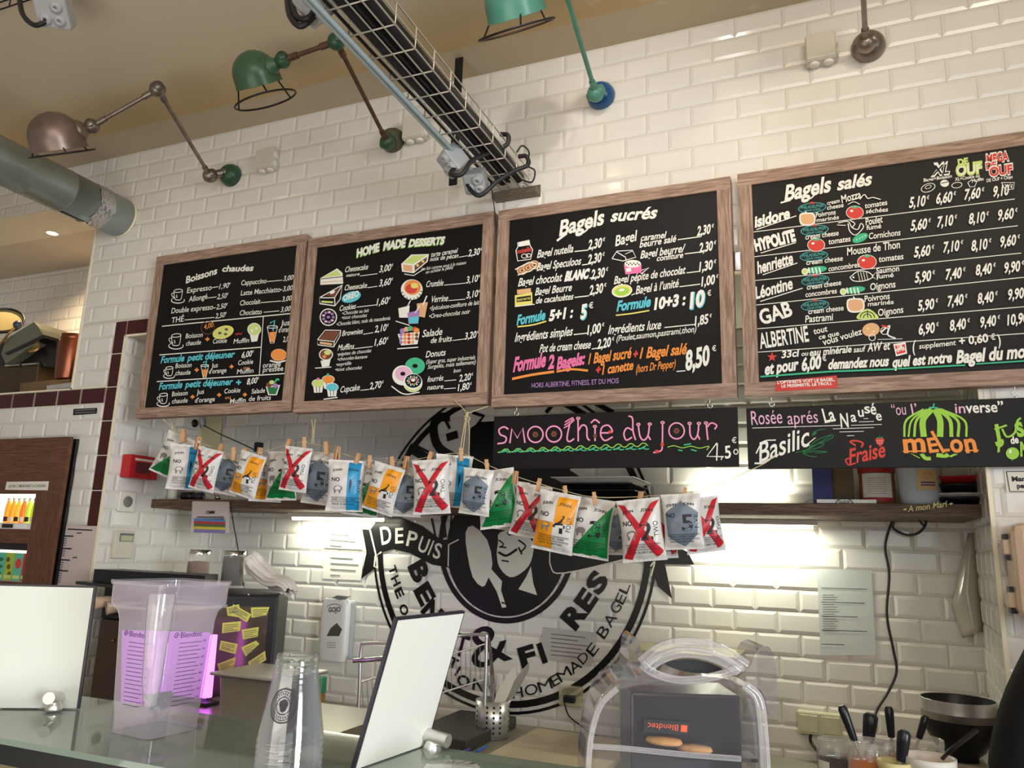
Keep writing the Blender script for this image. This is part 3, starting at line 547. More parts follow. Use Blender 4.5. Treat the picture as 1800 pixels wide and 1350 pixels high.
for s, x0, y0, x1, y1, h in (('cream', 485, 378, 550, 364, 20), ('cheese', 485, 402, 570, 387, 22), ('Mozza', 560, 368, 660, 340, 38), ('tomates', 675, 395, 790, 376, 26), ('séchées', 680, 420, 793, 410, 22), ('Poivrons', 428, 440, 530, 424, 24), ('marinés', 432, 464, 546, 448, 20), ('Poulet', 680, 480, 768, 464, 34), ('fumé', 683, 504, 760, 494, 24), ('cream cheese', 375, 552, 545, 530, 26), ('tomates', 492, 577, 605, 560, 28), ('Cornichons', 695, 550, 857, 530, 30),
    ('Mousse de Thon', 586, 632, 855, 594, 38), ('cream cheese', 380, 680, 566, 658, 26), ('concombres', 492, 712, 650, 690, 26), ('tomates', 745, 666, 872, 650, 30), ('Saumon', 733, 724, 850, 710, 28), ('fumé', 735, 750, 822, 740, 22), ('cream cheese', 383, 805, 558, 780, 26), ('concombres', 376, 842, 536, 822, 26), ('Oignons', 702, 808, 832, 792, 34), ('Poivrons', 674, 866, 803, 850, 30), ('marinés', 690, 888, 822, 876, 22), ('cream cheese', 390, 928, 570, 908, 26), ('Oignons', 742, 938, 872, 920, 34), ('Pastrami', 375, 970, 516, 958, 34),
    ('tout', 418, 1030, 490, 1014, 30), ('ce que', 444, 1056, 548, 1034, 24), ('vous voulez', 466, 1086, 665, 1028, 32)): P.text(s, x0, y0, x1, y1, h, W, .1, .016)
P.line([(650, 350), (672, 325), (690, 345), (715, 340), (755, 350)], 5, W, 4); P.line([(590, 375), (620, 362), (650, 375)], 4, W, 4)
for row, y0 in ((('5,10', '6,60', '7,60', '9,10'), ((897, 392), (1032, 372), (1174, 352), (1318, 337))), (('5,60', '7,10', '8,10', '9,60'), ((905, 508), (1037, 490), (1197, 474), (1342, 456))), (('5,60', '7,10', '8,10', '9,60'), ((922, 642), (1068, 618), (1210, 610), (1354, 590))), (('5,90', '7,40', '8,40', '9,90'), ((926, 770), (1080, 755), (1232, 733), (1375, 722))), (('5,90', '7,40', '8,40', '9,90'), ((942, 912), (1090, 890), (1242, 876), (1394, 857))), (('6,90', '8,40', '9,40', '10,90'), ((945, 1032), (1102, 1012), (1254, 996), (1392, 985)))):
    for s, (x, y) in zip(row, y0): price(P, s, x, y, W, 88 if len(s) == 4 else 112, 50, -.13, True, .03)
P.fill([(208+(26 if i % 2 == 0 else 11)*sin(i*pi/5), 1145-(26 if i % 2 == 0 else 11)*cos(i*pi/5)) for i in range(10)], RD)
P.text('33cl', 255, 1150, 345, 1140, 34, W, .2, .03); P.text('ou', 355, 1140, 392, 1136, 22, W, .2, .02); P.text('eau minérale', 396, 1140, 612, 1120, 34, W, .2, .025); P.text('sauf', 618, 1122, 680, 1116, 28, W, .2, .015); P.text('AW et', 688, 1118, 806, 1106, 42, W, .2, .02)
P.fill([(818, 1080), (880, 1070), (888, 1128), (832, 1142)], W); P.fill([(826, 1088), (876, 1080), (880, 1122), (836, 1132)], RD); P.text('PEPPER', 830, 1122, 880, 1108, 16, W, 0, .04); P.text('DR', 840, 1102, 868, 1096, 14, W, 0, .04)
P.text('(', 915, 1118, 935, 1116, 54, W, .15, .02); P.text('supplement', 948, 1104, 1136, 1084, 26, W, .2, .015); P.text('+ 0,60', 1150, 1086, 1300, 1068, 40, W, .1, .03); P.text('€', 1310, 1060, 1335, 1056, 28, W, .1, .02); P.text(')', 1345, 1084, 1366, 1080, 50, W, .15, .02)
P.text('et pour', 170, 1234, 348, 1206, 56, W, .22, .04); P.text('6,00', 356, 1214, 462, 1198, 60, W, .2, .045); P.text('€', 462, 1166, 484, 1162, 30, W, .1, .03); P.text('demandez nous', 488, 1206, 800, 1188, 48, W, .22, .04); P.text('quel est notre', 812, 1196, 1120, 1170, 50, W, .22, .04); P.text('Bagel du mois', 1135, 1176, 1535, 1142, 62, W, .22, .04)
P.line([(150, 1244), (500, 1218), (830, 1206)], 9, GR); P.line([(840, 1204), (1180, 1186)], 9, GR); P.line([(1235, 1180), (1500, 1164)], 9, GR)
P.emit(b)
# red motto sticker on the lower frame of that board
s_ = MB(); q = [on_y(x, y, YF-.0006) for x, y in ((1364, 670), (1471, 660), (1472, 682), (1363, 688))]; s_.prism(q, (0, -.0008, 0))
st = s_.build('motto_sticker', mat('red_sticker', (200, 46, 40), .4), None, q[0]); tag(st, 'red motto sticker in white capitals on the lower frame of the savoury board', 'sticker')
P = Panel(plane_y(YF-.0014), (0, -1, 0), 1285, 230, 2.872)
P.text("L'OPTIMISTE VOIT LE BAGEL,", 234, 1278, 524, 1262, 15, W, 0, .03); P.text('LE PESSIMISTE, LE TROU.', 254, 1296, 510, 1282, 14, W, 0, .03); P.emit(st)

# ------------------------------------------------------------------ the two signs hung below the boards
def hook(mb, x, z0, z1, y):
    mb.tube([(x, y, z0), (x, y, z0-.012)], .0016, 6); mb.tube([(x, y, z0-.012), (x-.007, y, z0-.018), (x-.004, y, z0-.028), (x+.006, y, z0-.027), (x+.007, y, z0-.02)], .0016, 6, 4)
    mb.tube([(x, y, z1), (x+.002, y, z0-.030), (x+.006, y, z0-.027)], .0014, 6)
def hung_sign(name, label, x0, x1, z0, z1, hooks, zt):
    o = thing(name, label, 'sign', (x0, -.03, z0), 'black signs hung under the menu boards')
    p = MB(); p.box(x0, x1, -.036, -.028, z0, z1, .0015); p.build('panel', BK, o)
    for hx in hooks: h = MB(); hook(h, hx, zt, z1-.004, -.032); h.build('hook', M_chrome, o)
    return o
o = hung_sign('smoothie_sign', 'black hanging sign lettered smoothie du jour in pink with a green vine', -0.965, -0.175, 1.785, 1.962, (-.885, -.255), 1.992)
P = Panel(plane_y(-.036), (0, -1, 0), 860, 720, 4)
def S(pts, w=6.5, m=PK, sm=5): P.line(pts, w+5, PK, sm); P.line(pts, w-1, LP, sm)
S([(135, 138), (105, 122), (70, 140), (78, 175), (118, 195), (110, 230), (58, 240)]); S([(145, 236), (160, 135), (198, 200), (236, 130), (252, 234)], 7, PK, 0)
for x, y in ((325, 175), (455, 172), (1318, 150)):
    P.ring(x, y, 54, 56, 11, PK); P.ring(x, y, 54, 56, 6, LP)
    for a in range(0, 360, 60): P.disc(x+13*cos(radians(a)), y+13*sin(radians(a)), 9, 9, BR)
S([(568, 95), (548, 200), (565, 225), (598, 205)]); [S([(525+i*4, 130-i*20), (560, 108-i*18), (600-i*4, 72-i*8)], 4) for i in range(3)]
S([(625, 62), (627, 224)]); S([(627, 150), (655, 110), (685, 125), (690, 195), (708, 218)]); S([(745, 122), (745, 222)]); S([(715, 95), (745, 72), (778, 95)]); P.disc(745, 185, 14, 14, BR)
S([(788, 165), (865, 158), (840, 112), (795, 125), (785, 180), (815, 218), (870, 192)]); P.disc(850, 158, 12, 12, RD)
S([(980, 45), (1008, 62), (1012, 150), (1030, 215)]); S([(1008, 145), (970, 130), (948, 170), (965, 215), (1005, 195)]); S([(1048, 105), (1062, 190), (1090, 215), (1118, 180), (1128, 102)]); S([(1116, 180), (1135, 214)])
S([(1220, 92), (1218, 240), (1212, 285), (1180, 300), (1155, 302)]); P.disc(1180, 295, 15, 12, RD); P.disc(1218, 245, 13, 13, RD)
S([(1410, 98), (1415, 180), (1442, 210), (1466, 175), (1475, 98)]); S([(1466, 178), (1482, 212)]); S([(1525, 92), (1538, 214)]); S([(1532, 125), (1562, 95), (1600, 112), (1585, 140)])
for x, y in ((628, 62), (1220, 92), (1410, 98), (1475, 98), (1525, 95), (1050, 105), (1130, 103), (745, 120)): P.disc(x, y, 15, 11, LP); P.disc(x, y, 8, 6, RD)
P.line([(62+i*22, 292-i*.95+(9 if i % 4 < 2 else -9)) for i in range(49)], 6, LG, 3); P.line([(1255, 265), (1300, 255), (1360, 270), (1420, 258), (1480, 272), (1545, 258), (1530, 285)], 6, LG, 4)
for i in range(12): x = 80+i*88; y = 290-i*1.9; P.line([(x, y+8), (x+28, y+4), (x+55, y-14)], 10, GR, 3); P.line([(x+30, y-6), (x+52, y+10), (x+78, y+8)], 8, GR, 3)
P.line([(1330, 285), (1360, 290)], 9, GR); P.line([(1370, 250), (1420, 242)], 9, GR); P.line([(1420, 282), (1460, 292)], 9, GR)
P.line([(1602, 235), (1532, 330), (1650, 332)], 9, W); P.line([(1605, 238), (1600, 360)], 9, W); P.line([(1640, 330), (1632, 355)], 8, W); P.text('5', 1660, 345, 1708, 338, 84, W, .1, .02); P.ring(1735, 298, 14, 17, 7, W); P.text('€', 1706, 238, 1742, 234, 38, W, .1, .01)
P.emit(o)
o = hung_sign('cocktail_sign', 'long black hanging sign with a green striped melon and orange lettering MELON', -0.150, 0.60, 1.777, 1.957, (-.078, .531), 1.990)
P = Panel(plane_y(-.036), (0, -1, 0), 1300, 650, 3.6)
P.text('Rosée', 76, 350, 272, 338, 88, LP, 0, .0); P.text('aprés', 306, 346, 498, 334, 80, LP, 0, .0); P.text('La', 540, 336, 610, 322, 88, W, 0, .02)
for ch, x, y, h in (('N', 642, 366, 88), ('a', 706, 330, 64), ('u', 752, 298, 62), ('s', 792, 276, 62), ('é', 832, 284, 74), ('e', 866, 322, 62)): P.text(ch, x, y, x+36 if ch != 'N' else x+50, y-3, h, W, 0, .015)
for a, c in (((80, 369), (640, 352)), ((590, 374), (850, 366)), ((632, 394), (786, 390)), ((680, 418), (726, 417)), ((705, 352), (900, 346)), ((755, 330), (850, 327)), ((785, 310), (815, 309))): P.line([a, c], 4, W)
P.text('Basilic', 125, 588, 470, 470, 118, W, .4, .01); P.line([(95, 592), (150, 590), (200, 560)], 12, W, 3); P.line([(105, 530), (150, 455), (230, 445)], 8, W, 4); P.line([(430, 470), (480, 430)], 6, W)
for q in ([(355, 525), (440, 500), (580, 415)], [(460, 415), (490, 385), (545, 375)], [(440, 485), (500, 440), (585, 412), (575, 438), (440, 490)], [(400, 520), (490, 470), (535, 470), (500, 492), (400, 522)], [(400, 530), (480, 515), (555, 520), (480, 528)], [(400, 530), (450, 548), (490, 550)]): P.line(q, 5, DG, 4)
P.fill([(455, 418), (470, 390), (490, 395), (478, 412)], DG)
P.text('Fraise', 695, 598, 940, 545, 92, RD, .3, .02); P.line([(735, 480), (700, 455), (740, 450), (780, 465), (770, 490)], 12, RD, 4); P.line([(700, 560), (672, 570), (690, 602), (735, 590)], 10, RD, 4)
P.fill([(860, 440), (888, 428), (916, 442), (905, 470), (888, 486), (868, 465)], RD, 3); P.line([(868, 428), (888, 434), (908, 425)], 8, DG); P.line([(888, 432), (886, 415)], 5, DG); [P.disc(874+i % 3*13, 450+i//3*14, 2.5, 3, W) for i in range(6)]
P.text('“ou', 965, 290, 1055, 284, 72, LP, 0, .0); P.text('l’', 1092, 284, 1128, 280, 68, LP, 0, .0); P.text('in', 1365, 276, 1430, 274, 62, LP, 0, .01); P.text('verse”', 1432, 274, 1672, 266, 66, W, 0, .02)
for i, (x0, xm, x1, w) in enumerate(((1165, 1055, 1042, 14), (1185, 1090, 1068, 12), (1200, 1120, 1105, 16), (1215, 1160, 1165, 40), (1235, 1268, 1268, 40), (1255, 1330, 1340, 24), (1265, 1378, 1382, 18), (1275, 1420, 1435, 14))): P.line([(x0, 250), (xm, 320), (x1, 425)], w, LG, 5)
for q, w in (([(1085, 530), (1140, 560)], 6), ([(1150, 530), (1175, 560), (1210, 562)], 26), ([(1245, 540), (1300, 545), (1320, 535)], 30), ([(1330, 550), (1390, 525)], 14)): P.line(q, w, LG, 3)
P.line([(1205, 245), (1225, 235), (1230, 215)], 10, GR, 3); P.line([(1200, 240), (1255, 242)], 10, GR)
for dx, m_, bo in ((0, BK, .08), (0, OR, .03)):
    for ch, x0, x1, h in (('m', 1040, 1180, 88), ('E', 1200, 1262, 88), ('l', 1280, 1298, 138), ('o', 1338, 1420, 84), ('n', 1432, 1505, 88)): P.text(ch, x0, 524, x1, 517, h*(1.35 if ch in 'mon' else 1), m_, 0, bo)
    P.line([(1285, 512), (1330, 508)], 20 if m_ is OR else 30, m_)
P.line([(1032, 518), (1180, 514)], 10, OR); P.line([(1425, 512), (1512, 510)], 10, OR)
P.text('J', 1612, 448, 1660, 440, 90, LG, .1, .06); P.line([(1612, 378), (1690, 352)], 14, LG, 3); P.line([(1660, 375), (1690, 425), (1740, 400), (1755, 330), (1778, 305)], 14, LG, 4); P.text('S', 1758, 425, 1815, 410, 80, LG, .1, .06); P.text('de', 1716, 470, 1770, 462, 44, W, .1, .04); P.text('P', 1630, 520, 1690, 500, 60, LG, .5, .06)
P.disc(1726, 530, 42, 38, LG); P.disc(1712, 518, 9, 13, W); P.line([(1726, 568), (1722, 575)], 8, GR); P.text('MME', 1775, 545, 1930, 540, 84, LG, .1, .05)
P.emit(o)
# ------------------------------------------------------------------ jointed wall lamps
M_gsteel = mat('worn_bare_steel', (146, 134, 124), .38, metal=.8, var=.35, vscale=18)
M_green = mat('worn_green_enamel', (62, 92, 66), .32, var=.18, vscale=14); M_dgreen = mat('dark_green_enamel', (48, 78, 58), .35, var=.3, vscale=30)
M_teal = mat('teal_enamel', (78, 136, 118), .3, var=.08, vscale=10); M_blue = mat('blue_enamel', (32, 82, 132), .25, var=.2, vscale=25)
M_rust = mat('rusty_arm', (100, 72, 56), .5, metal=.5, var=.35, vscale=40); M_ring = mat('dark_guard_wire', (42, 34, 38), .45, metal=.4); M_olive = mat('rusted_olive_enamel', (84, 84, 62), .5, var=.5, vscale=45)
M_glow = mat('warm_bulb', (255, 214, 150), .4, emit=9); M_in = mat('white_enamel_inside', (230, 220, 200), .4)
def joint(mb, c, r, ax):
    """two half knuckles with a slotted screw"""
    c = Vector(c); ax = Vector(ax).normalized(); mb.ball(c, r, 18); mb.lathe([(r*.55, r*.55), (r*.62, r*1.02), (.0, r*1.05)], c, ax, 14); mb.lathe([(r*.5, -r*.8), (r*.45, -r*1.04), (0, -r*1.06)], c, ax, 14)
def jielde(label, base, ball, elbow, sj, sc, img_axis, away, R, mats, ringc=None, ring_tilt=0, lit=None, ringR=None):
    mb_base, mb_arm1, mb_arm2, mb_shade, mb_joint = mats
    o = thing('wall_lamp', label, 'lamp', base, 'jointed wall lamps')
    b = MB(); b.lathe([(.046, 0), (.05, -.012), (.047, -.03), (.036, -.048), (.02, -.058), (0, -.06)], base, (0, 1, 0), 24); b.box(base[0]-.006, base[0]+.006, -.064, -.05, base[2]-.022, base[2]-.004); b.build('wall_base', mb_base, o)
    j = MB(); joint(j, ball, .030, (1, -.3, .2)); j.tube([Vector(base)+Vector((0, -.045, 0)), ball], .018, 12); j.build('base_joint', mb_joint, o)
    def rod(p, q, m, nm):
        p, q = Vector(p), Vector(q); t = (q-p).normalized(); a = MB(); a.tube([p+t*.024, q-t*.024], .0078, 12); a.tube([p+t*.022, p+t*.06], .0115, 12); a.tube([q-t*.06, q-t*.022], .0115, 12); a.build(nm, m, o)
    rod(ball, elbow, mb_arm1, 'lower_arm')
    j = MB(); joint(j, elbow, .029, (.8, -.6, 0)); j.build('elbow_joint', mb_joint, o)
    rod(elbow, sj, mb_arm2, 'upper_arm')
    j = MB(); joint(j, sj, .027, (.5, -.8, 0)); j.build('shade_joint', mb_joint, o)
    sc = Vector(sc); view = (sc-CAM).normalized(); ax = CR*img_axis[0]-CU*img_axis[1]; ax = (ax-view*ax.dot(view)).normalized(); ax = (ax+view*away).normalized()
    prof = [(.004, R*1.0), (R*.30, R*.955), (R*.55, R*.835), (R*.76, R*.65), (R*.9, R*.43), (R*.975, R*.2), (R, 0), (R*1.01, -R*.22), (R*1.03, -R*.42)]
    up = -ax; s = MB(); s.lathe(prof, sc, up, 40); s.cur = 1; s.lathe([(r*.975, z*.97) for r, z in prof[::-1]], sc, up, 40); s.cur = 0
    s.lathe([(R*1.03, -R*.42), (R*1.05, -R*.425), (R*1.05, -R*.44), (R*1.0, -R*.44)], sc, up, 40)
    d = (Vector(sj)-sc); L = d.length; d.normalize(); s.lathe([(R*.36, R*.84), (R*.40, R*.93), (R*.40, R*1.0), (R*.33, R*1.06), (R*.22, max(R*1.15, L-.02)), (.012, max(R*1.16, L-.012))], sc, d, 24)
    sh = s.build('shade', [mb_shade, M_in], o, fix=False)
    q = MB(); q.ball(sc-up*R*.02, R*.30, 14); q.build('bulb', M_glow if lit else M_in, sh)
    if ringc is not None:
        ringc = Vector(ringc); rr = ringR or R*1.25; side = up.cross(view).normalized(); fw = side.cross(up).normalized(); n_ = (up*cos(ring_tilt)+fw*sin(ring_tilt)).normalized(); f2 = side.cross(n_)
        g = MB(); g.tube([ringc+(side*cos(a)+f2*sin(a))*rr for a in [2*pi*i/48 for i in range(48)]], .0035, 8, closed=True)
        for a in (.4, .4+2*pi/3, .4+4*pi/3):
            e = side*cos(a)+f2*sin(a); g.tube([ringc+e*rr, sc-up*R*.36+(side*cos(a)+fw*sin(a))*R*1.0], .003, 6)
        g.build('guard_ring', M_ring, sh)
    if lit: point('lamp_bulb', sc-up*R*.25, lit, (1.0, .78, .5), .02)
    return o
zE = 3.12
def Vz(px, py, z): return tuple(on_z(px, py, z))
jielde('bare brown steel dome lamp with a green wall cup, above the silver duct', (-2.262, 0, 3.072), tuple(on_y(369, 309, -.085)), Vz(277, 157, zE), Vz(162, 222, 2.99), Vz(99, 243, 2.93), (.30, .95), .0, .092,
       (M_dgreen, M_gsteel, M_gsteel, mat('patchy_brown_steel', (138, 118, 108), .36, metal=.6, var=.4, vscale=9), M_gsteel), Vz(110, 270, 2.89), .02, 1.2, .108)
jielde('dark green enamel dome lamp with a rusty arm, beside the cable tray', (-1.452, 0, 3.085), tuple(on_y(681, 250, -.085)), Vz(591, 73, zE), Vz(497, 106, 3.10), Vz(450, 131, 3.085), (.33, .94), .03, .078,
       (M_olive, M_rust, M_rust, M_green, M_dgreen), Vz(467, 176, 3.04), .28, None, .108)
jielde('teal enamel dome lamp with a blue wall cup, right of the cable tray', (-.607, 0, 3.098), tuple(on_y(1047, 164, -.085)), Vz(986, -40, zE), Vz(925, -38, 3.10), Vz(903, 4, 3.08), (.24, .97), .04, .086,
       (M_blue, M_teal, M_teal, M_teal, M_teal), Vz(908, 52, 3.025), .12, 1.6, .115)
jielde('grey steel wall lamp of which only base cup and arm show, above the savoury board', (.248, 0, 3.082), tuple(on_y(1522, 76, -.075)), tuple(on_z(1500, -330, 3.14)), tuple(on_z(1390, -330, 3.12)), tuple(on_z(1340, -290, 3.10)), (.1, .99), .05, .086,
       (M_gsteel, M_gsteel, M_gsteel, M_gsteel, M_gsteel), None, 0, 1.2)

# ------------------------------------------------------------------ junction boxes on the wall
M_jb = mat('yellowed_white_plastic', (204, 198, 184), .4)
def jbox(label, x, z, s=.088):
    o = thing('junction_box', label, 'junction box', (x, 0, z), 'square junction boxes on the tiles')
    b = MB(); b.box(x-s/2, x+s/2, -.05, 0, z-s/2, z+s/2, .006); b.build('housing', M_jb, o)
    c = MB(); c.box(x-s/2+.003, x+s/2-.003, -.0535, -.0495, z-s/2+.003, z+s/2-.003, .002); c.build('cover', M_jb, o)
    for dx in (-.021, .021):
        g = MB(); g.lathe([(.016, 0), (.015, -.006), (.011, -.008), (.0, -.0085)], (x+dx, -.026, z-s/2), (0, 0, 1), 16); g.build('grommet', M_white, o)
    for dz in (-.02, .02):
        g = MB(); g.lathe([(.016, 0), (.014, .005), (0, .006)], (x+s/2, -.026, z+dz), (1, 0, 0), 16); g.build('grommet', M_white, o)
jbox('white junction box on the tiles beside the green wall cup of the steel lamp', -2.06, 3.10)
jbox('white junction box on the tiles touching the olive base of the green lamp', -1.345, 3.105, .094)
jbox('white junction box on the tiles left of the grey steel lamp base', .112, 3.096, .09)

# ------------------------------------------------------------------ cable tray
M_wire = mat('galvanised_wire', (206, 200, 186), .35, metal=.6); M_duct = mat('black_conduit', (36, 36, 40), .32); M_blu = mat('pale_blue_conduit', (172, 188, 192), .3)
TX0, TX1, TZ, TH = -1.005, -.868, 2.79, .062
o = thing('cable_tray', 'wire basket cable tray running out from the wall under the ceiling', 'cable tray', (-.93, 0, TZ))
w = MB()
for x in (TX0, TX0+.035, TX0+.07, TX0+.105, TX1): w.tube([(x, -.02, TZ), (x, -2.2, TZ)], .0024, 6)
for x in (TX0, TX1):
    for h in (.03, TH): w.tube([(x, -.02, TZ+h), (x, -2.2, TZ+h)], .0024, 6)
for k in range(22):
    y = -.04-.1*k; w.tube([(TX0, y, TZ+TH), (TX0, y, TZ), (TX1, y, TZ), (TX1, y, TZ+TH)], .0024, 6)
    w.tube([(TX0, y, TZ+.012), (TX0-.012, y, TZ+.008), (TX0-.012, y, TZ-.012), (TX0+.004, y, TZ-.002)], .002, 6)
w.build('wire_mesh', M_wire, o)
p = MB(); p.box(-1.0, -.83, -.05, -.002, 2.755, 2.775); p.box(-1.0, -.83, -.006, -.002, 2.755, 2.80); 
for i in range(5): p.box(-.985+.034*i, -.968+.034*i, -.052, -.049, 2.760, 2.770)
p.build('wall_bracket', mat('dusty_bracket', (120, 110, 92), .5, metal=.5), o)
s = MB(); s.box(-1.135, -1.105, -.125, -.118, TZ+.0, 3.3); s.build('hanger_strap', M_blackm, o)
def tube_thing(name, label, cat, pts, r, m, n=10, sm=6, group=None):
    b = MB(); b.tube(pts, r, n, sm); return tag(b.build(name, m, None, pts[0]), label, cat, group)
for i, (x, z, r, lb) in enumerate(((TX0+.048, TZ+.027, .022, 'black conduit lying along the middle of the wire tray'), (TX1-.03, TZ+.027, .022, 'black conduit lying along the lamp-free right wall of the wire tray'), (TX0+.08, TZ+.066, .02, 'black conduit stacked over the two others in the wire tray'))):
    tube_thing('conduit', lb, 'conduit', [(x, -.05, z), (x+.004, -.4, z), (x-.004, -.8, z+.004), (x, -2.2, z)], r, M_duct, 16, 4, 'black conduits in the wire tray')
for i, (dx, dz, lb) in enumerate(((-.011, -.009, 'pale blue conduit tied under the left edge of the wire tray, outer one'), (.004, -.0105, 'pale blue conduit tied under the left edge of the wire tray, inner one'))):
    tube_thing('conduit', lb, 'conduit', [(TX0+dx, -.16, TZ+dz), (TX0+dx, -.6, TZ+dz), (TX0+dx, -1.1, TZ+dz), (TX0+dx, -2.2, TZ+dz)], .0068, M_blu, 10, 3, 'pale blue conduits')
for i, (x, z) in enumerate(((TX0+.014, TZ+.012), (TX0+.0775, TZ+.010), (TX0+.0775, TZ+.026), (TX0+.03, TZ+.058))):
    tube_thing('cable', 'thin black cable among the conduits in the wire tray', 'cable', [(x, -.06, z), (x+.002, -.5, z+.003), (x-.002, -1.0, z), (x, -2.2, z+.003)], .0045, M_cable, 8, 5, 'thin cables in the wire tray')
def gbox(label, c, s, ax, nm='socket_box'):
    """grey cable box with rubber glands"""
    o = thing(nm, label, 'junction box', c, 'grey cable boxes'); M = Matrix.Translation(c) @ Vector(ax).to_track_quat('Z', 'Y').to_matrix().to_4x4()
    b = MB(); b.M = M; b.box(-s/2, s/2, -s/2, s/2, -.03, .03, .008); b.build('housing', M_grey, o)
    for dx, dy in ((-s*.2, -s*.2), (s*.2, s*.2), (s*.22, -s*.2)):
        g = MB(); g.M = M; g.lathe([(.019, .028), (.018, .036), (.012, .04), (.006, .041), (.005, .03)], (dx, dy, 0), (0, 0, 1), 16); g.build('gland', M_grey, o)
    return o
gbox('grey cable box hanging under the wire tray, nearer the room', tuple(on_y(797, 282, -.32)), .085, (-.5, -.5, -.7))
gbox('grey cable box hanging under the wire tray, right against the wall', tuple(on_y(836, 318, -.2)), .075, (.1, -.6, -.8))
gbox('grey cable box at the ceiling where the wire tray leaves the frame', tuple(on_y(557, 6, -1.0)), .085, (-.2, -.5, -.8))
gbox('grey cable box hanging from the ceiling over the bare steel lamp', tuple(on_y(96, 18, -.95)), .10, (.3, -.5, -.8))
P_ = lambda x, y, d: tuple(on_y(x, y, d))
tube_thing('cable', 'thick black cable looping under the tray from the near grey box', 'cable', [P_(803, 290, -.33), P_(792, 306, -.36), P_(812, 306, -.36), P_(830, 282, -.34), P_(860, 268, -.28), P_(890, 255, -.25), P_(893, 238, -.25), P_(880, 236, -.25)], .0075, M_cable, 10, 6)
tube_thing('cable', 'thick black cable looping under the wall-side grey box', 'cable', [P_(826, 306, -.2), P_(822, 325, -.22), P_(843, 344, -.22), P_(875, 318, -.2), P_(905, 300, -.17), P_(928, 290, -.15), P_(925, 275, -.15), P_(912, 275, -.15)], .0075, M_cable, 10, 6)
tube_thing('cable', 'thin black lead dropping from the tray bracket to the menu boards', 'cable', [P_(862, 322, -.1), P_(866, 345, -.06), P_(870, 375, -.05), P_(871, 395, -.05)], .002, M_cable, 6, 5)
tube_thing('cable', 'coiled black lead at the wall end of the tray', 'cable', [P_(908, 268, -.16), P_(918, 256, -.16), P_(930, 268, -.14), P_(926, 290, -.12), P_(940, 300, -.1), P_(935, 320, -.08), P_(915, 315, -.08)], .003, M_cable, 6, 6)
for i, (q, lb) in enumerate((([P_(505, 0, -1.0), P_(510, 28, -1.02), P_(530, 46, -1.02), P_(560, 18, -1.0), P_(570, -8, -1.0)], 'black cable hanging in a loop beside the ceiling box, longer loop'), ([P_(512, 0, -1.0), P_(522, 30, -1.02), P_(545, 30, -1.02), P_(560, 0, -1.0)], 'black cable hanging in a loop beside the ceiling box, shorter loop'))):
    tube_thing('cable', lb, 'cable', q, .008, M_cable, 10, 6)
tube_thing('cable', 'black cable looping below the grey box over the bare steel lamp', 'cable', [P_(33, -10, -.95), P_(40, 25, -.97), P_(60, 44, -.97), P_(80, 38, -.96), P_(92, 28, -.95)], .008, M_cable, 10, 6)
o = thing('cable_tray', 'short piece of wire tray crossing the top corner above the bare steel lamp', 'cable tray', P_(30, 10, -.95))
w = MB(); a, c = on_y(-40, 30, -.95), on_y(75, -8, -.95)
for dz in (0, .03, .06): w.tube([a+Vector((0, 0, dz)), c+Vector((0, 0, dz))], .0028, 6)
for t_ in (.2, .5, .8): w.tube([a.lerp(c, t_), a.lerp(c, t_)+Vector((0, 0, .06)), a.lerp(c, t_)+Vector((0, .1, .06))], .0024, 6)
w.build('wire_mesh', M_ring, o)

# ------------------------------------------------------------------ duct and downlight
M_galv = mat('galvanised_sheet', (150, 160, 156), .36, metal=.6, var=.12, vscale=6)
DX, DZ, DR = -2.90, 2.968, .092
o = thing('ventilation_duct', 'round galvanised duct leaving the tiled wall', 'duct', (DX, 0, DZ))
d = MB(); pr_ = []; y = 0
prof = [(DR, 0.0), (DR, .30)]
for k in range(16): z = .30+.17*k; prof += [(DR, z), (DR*1.02, z+.006), (DR*1.02, z+.012), (DR, z+.018)]
d.lathe([(r, z) for r, z in prof], (DX, 0, DZ), (0, -1, 0), 40); d.build('pipe', M_galv, o)
g = MB(); g.lathe([(DR, .004), (DR*1.035, .004), (DR*1.035, .012), (DR, .014)], (DX, 0, DZ), (0, -1, 0), 40); g.build('wall_seal', M_trim, o)
g = MB()
def crum(u, v): a = 2*pi*u; r = DR*1.012+.003*sin(a*9+v*7)*sin(v*9+a*4); return Vector((DX+r*cos(a), -.115-.075*v-.004*sin(a*5), DZ+r*sin(a)))
g.grid(crum, 60, 6); g.build('foil_tape', mat('crumpled_foil_tape', (205, 205, 208), .22, metal=1.0, bump=.6, bscale=70), o)
dl = on_z(92, 410, ZP); o = thing('downlight', 'small lit round downlight recessed in the pass-through soffit', 'downlight', tuple(dl))
g = MB(); g.lathe([(.026, -.001), (.034, -.004), (.037, -.002), (.037, 0)], dl, (0, 0, 1), 28); g.build('rim', M_white, o)
g = MB(); g.lathe([(.0, -.0015), (.026, -.0015)], dl, (0, 0, 1), 28); g.build('lens', mat('downlight_lens', (255, 236, 206), .4, emit=8), o)
l_ = spot('downlight_lamp', (dl.x, dl.y, dl.z-.01), (dl.x+.1, dl.y+.45, 0), 55, (1, .74, .46), 140, .7, .02)
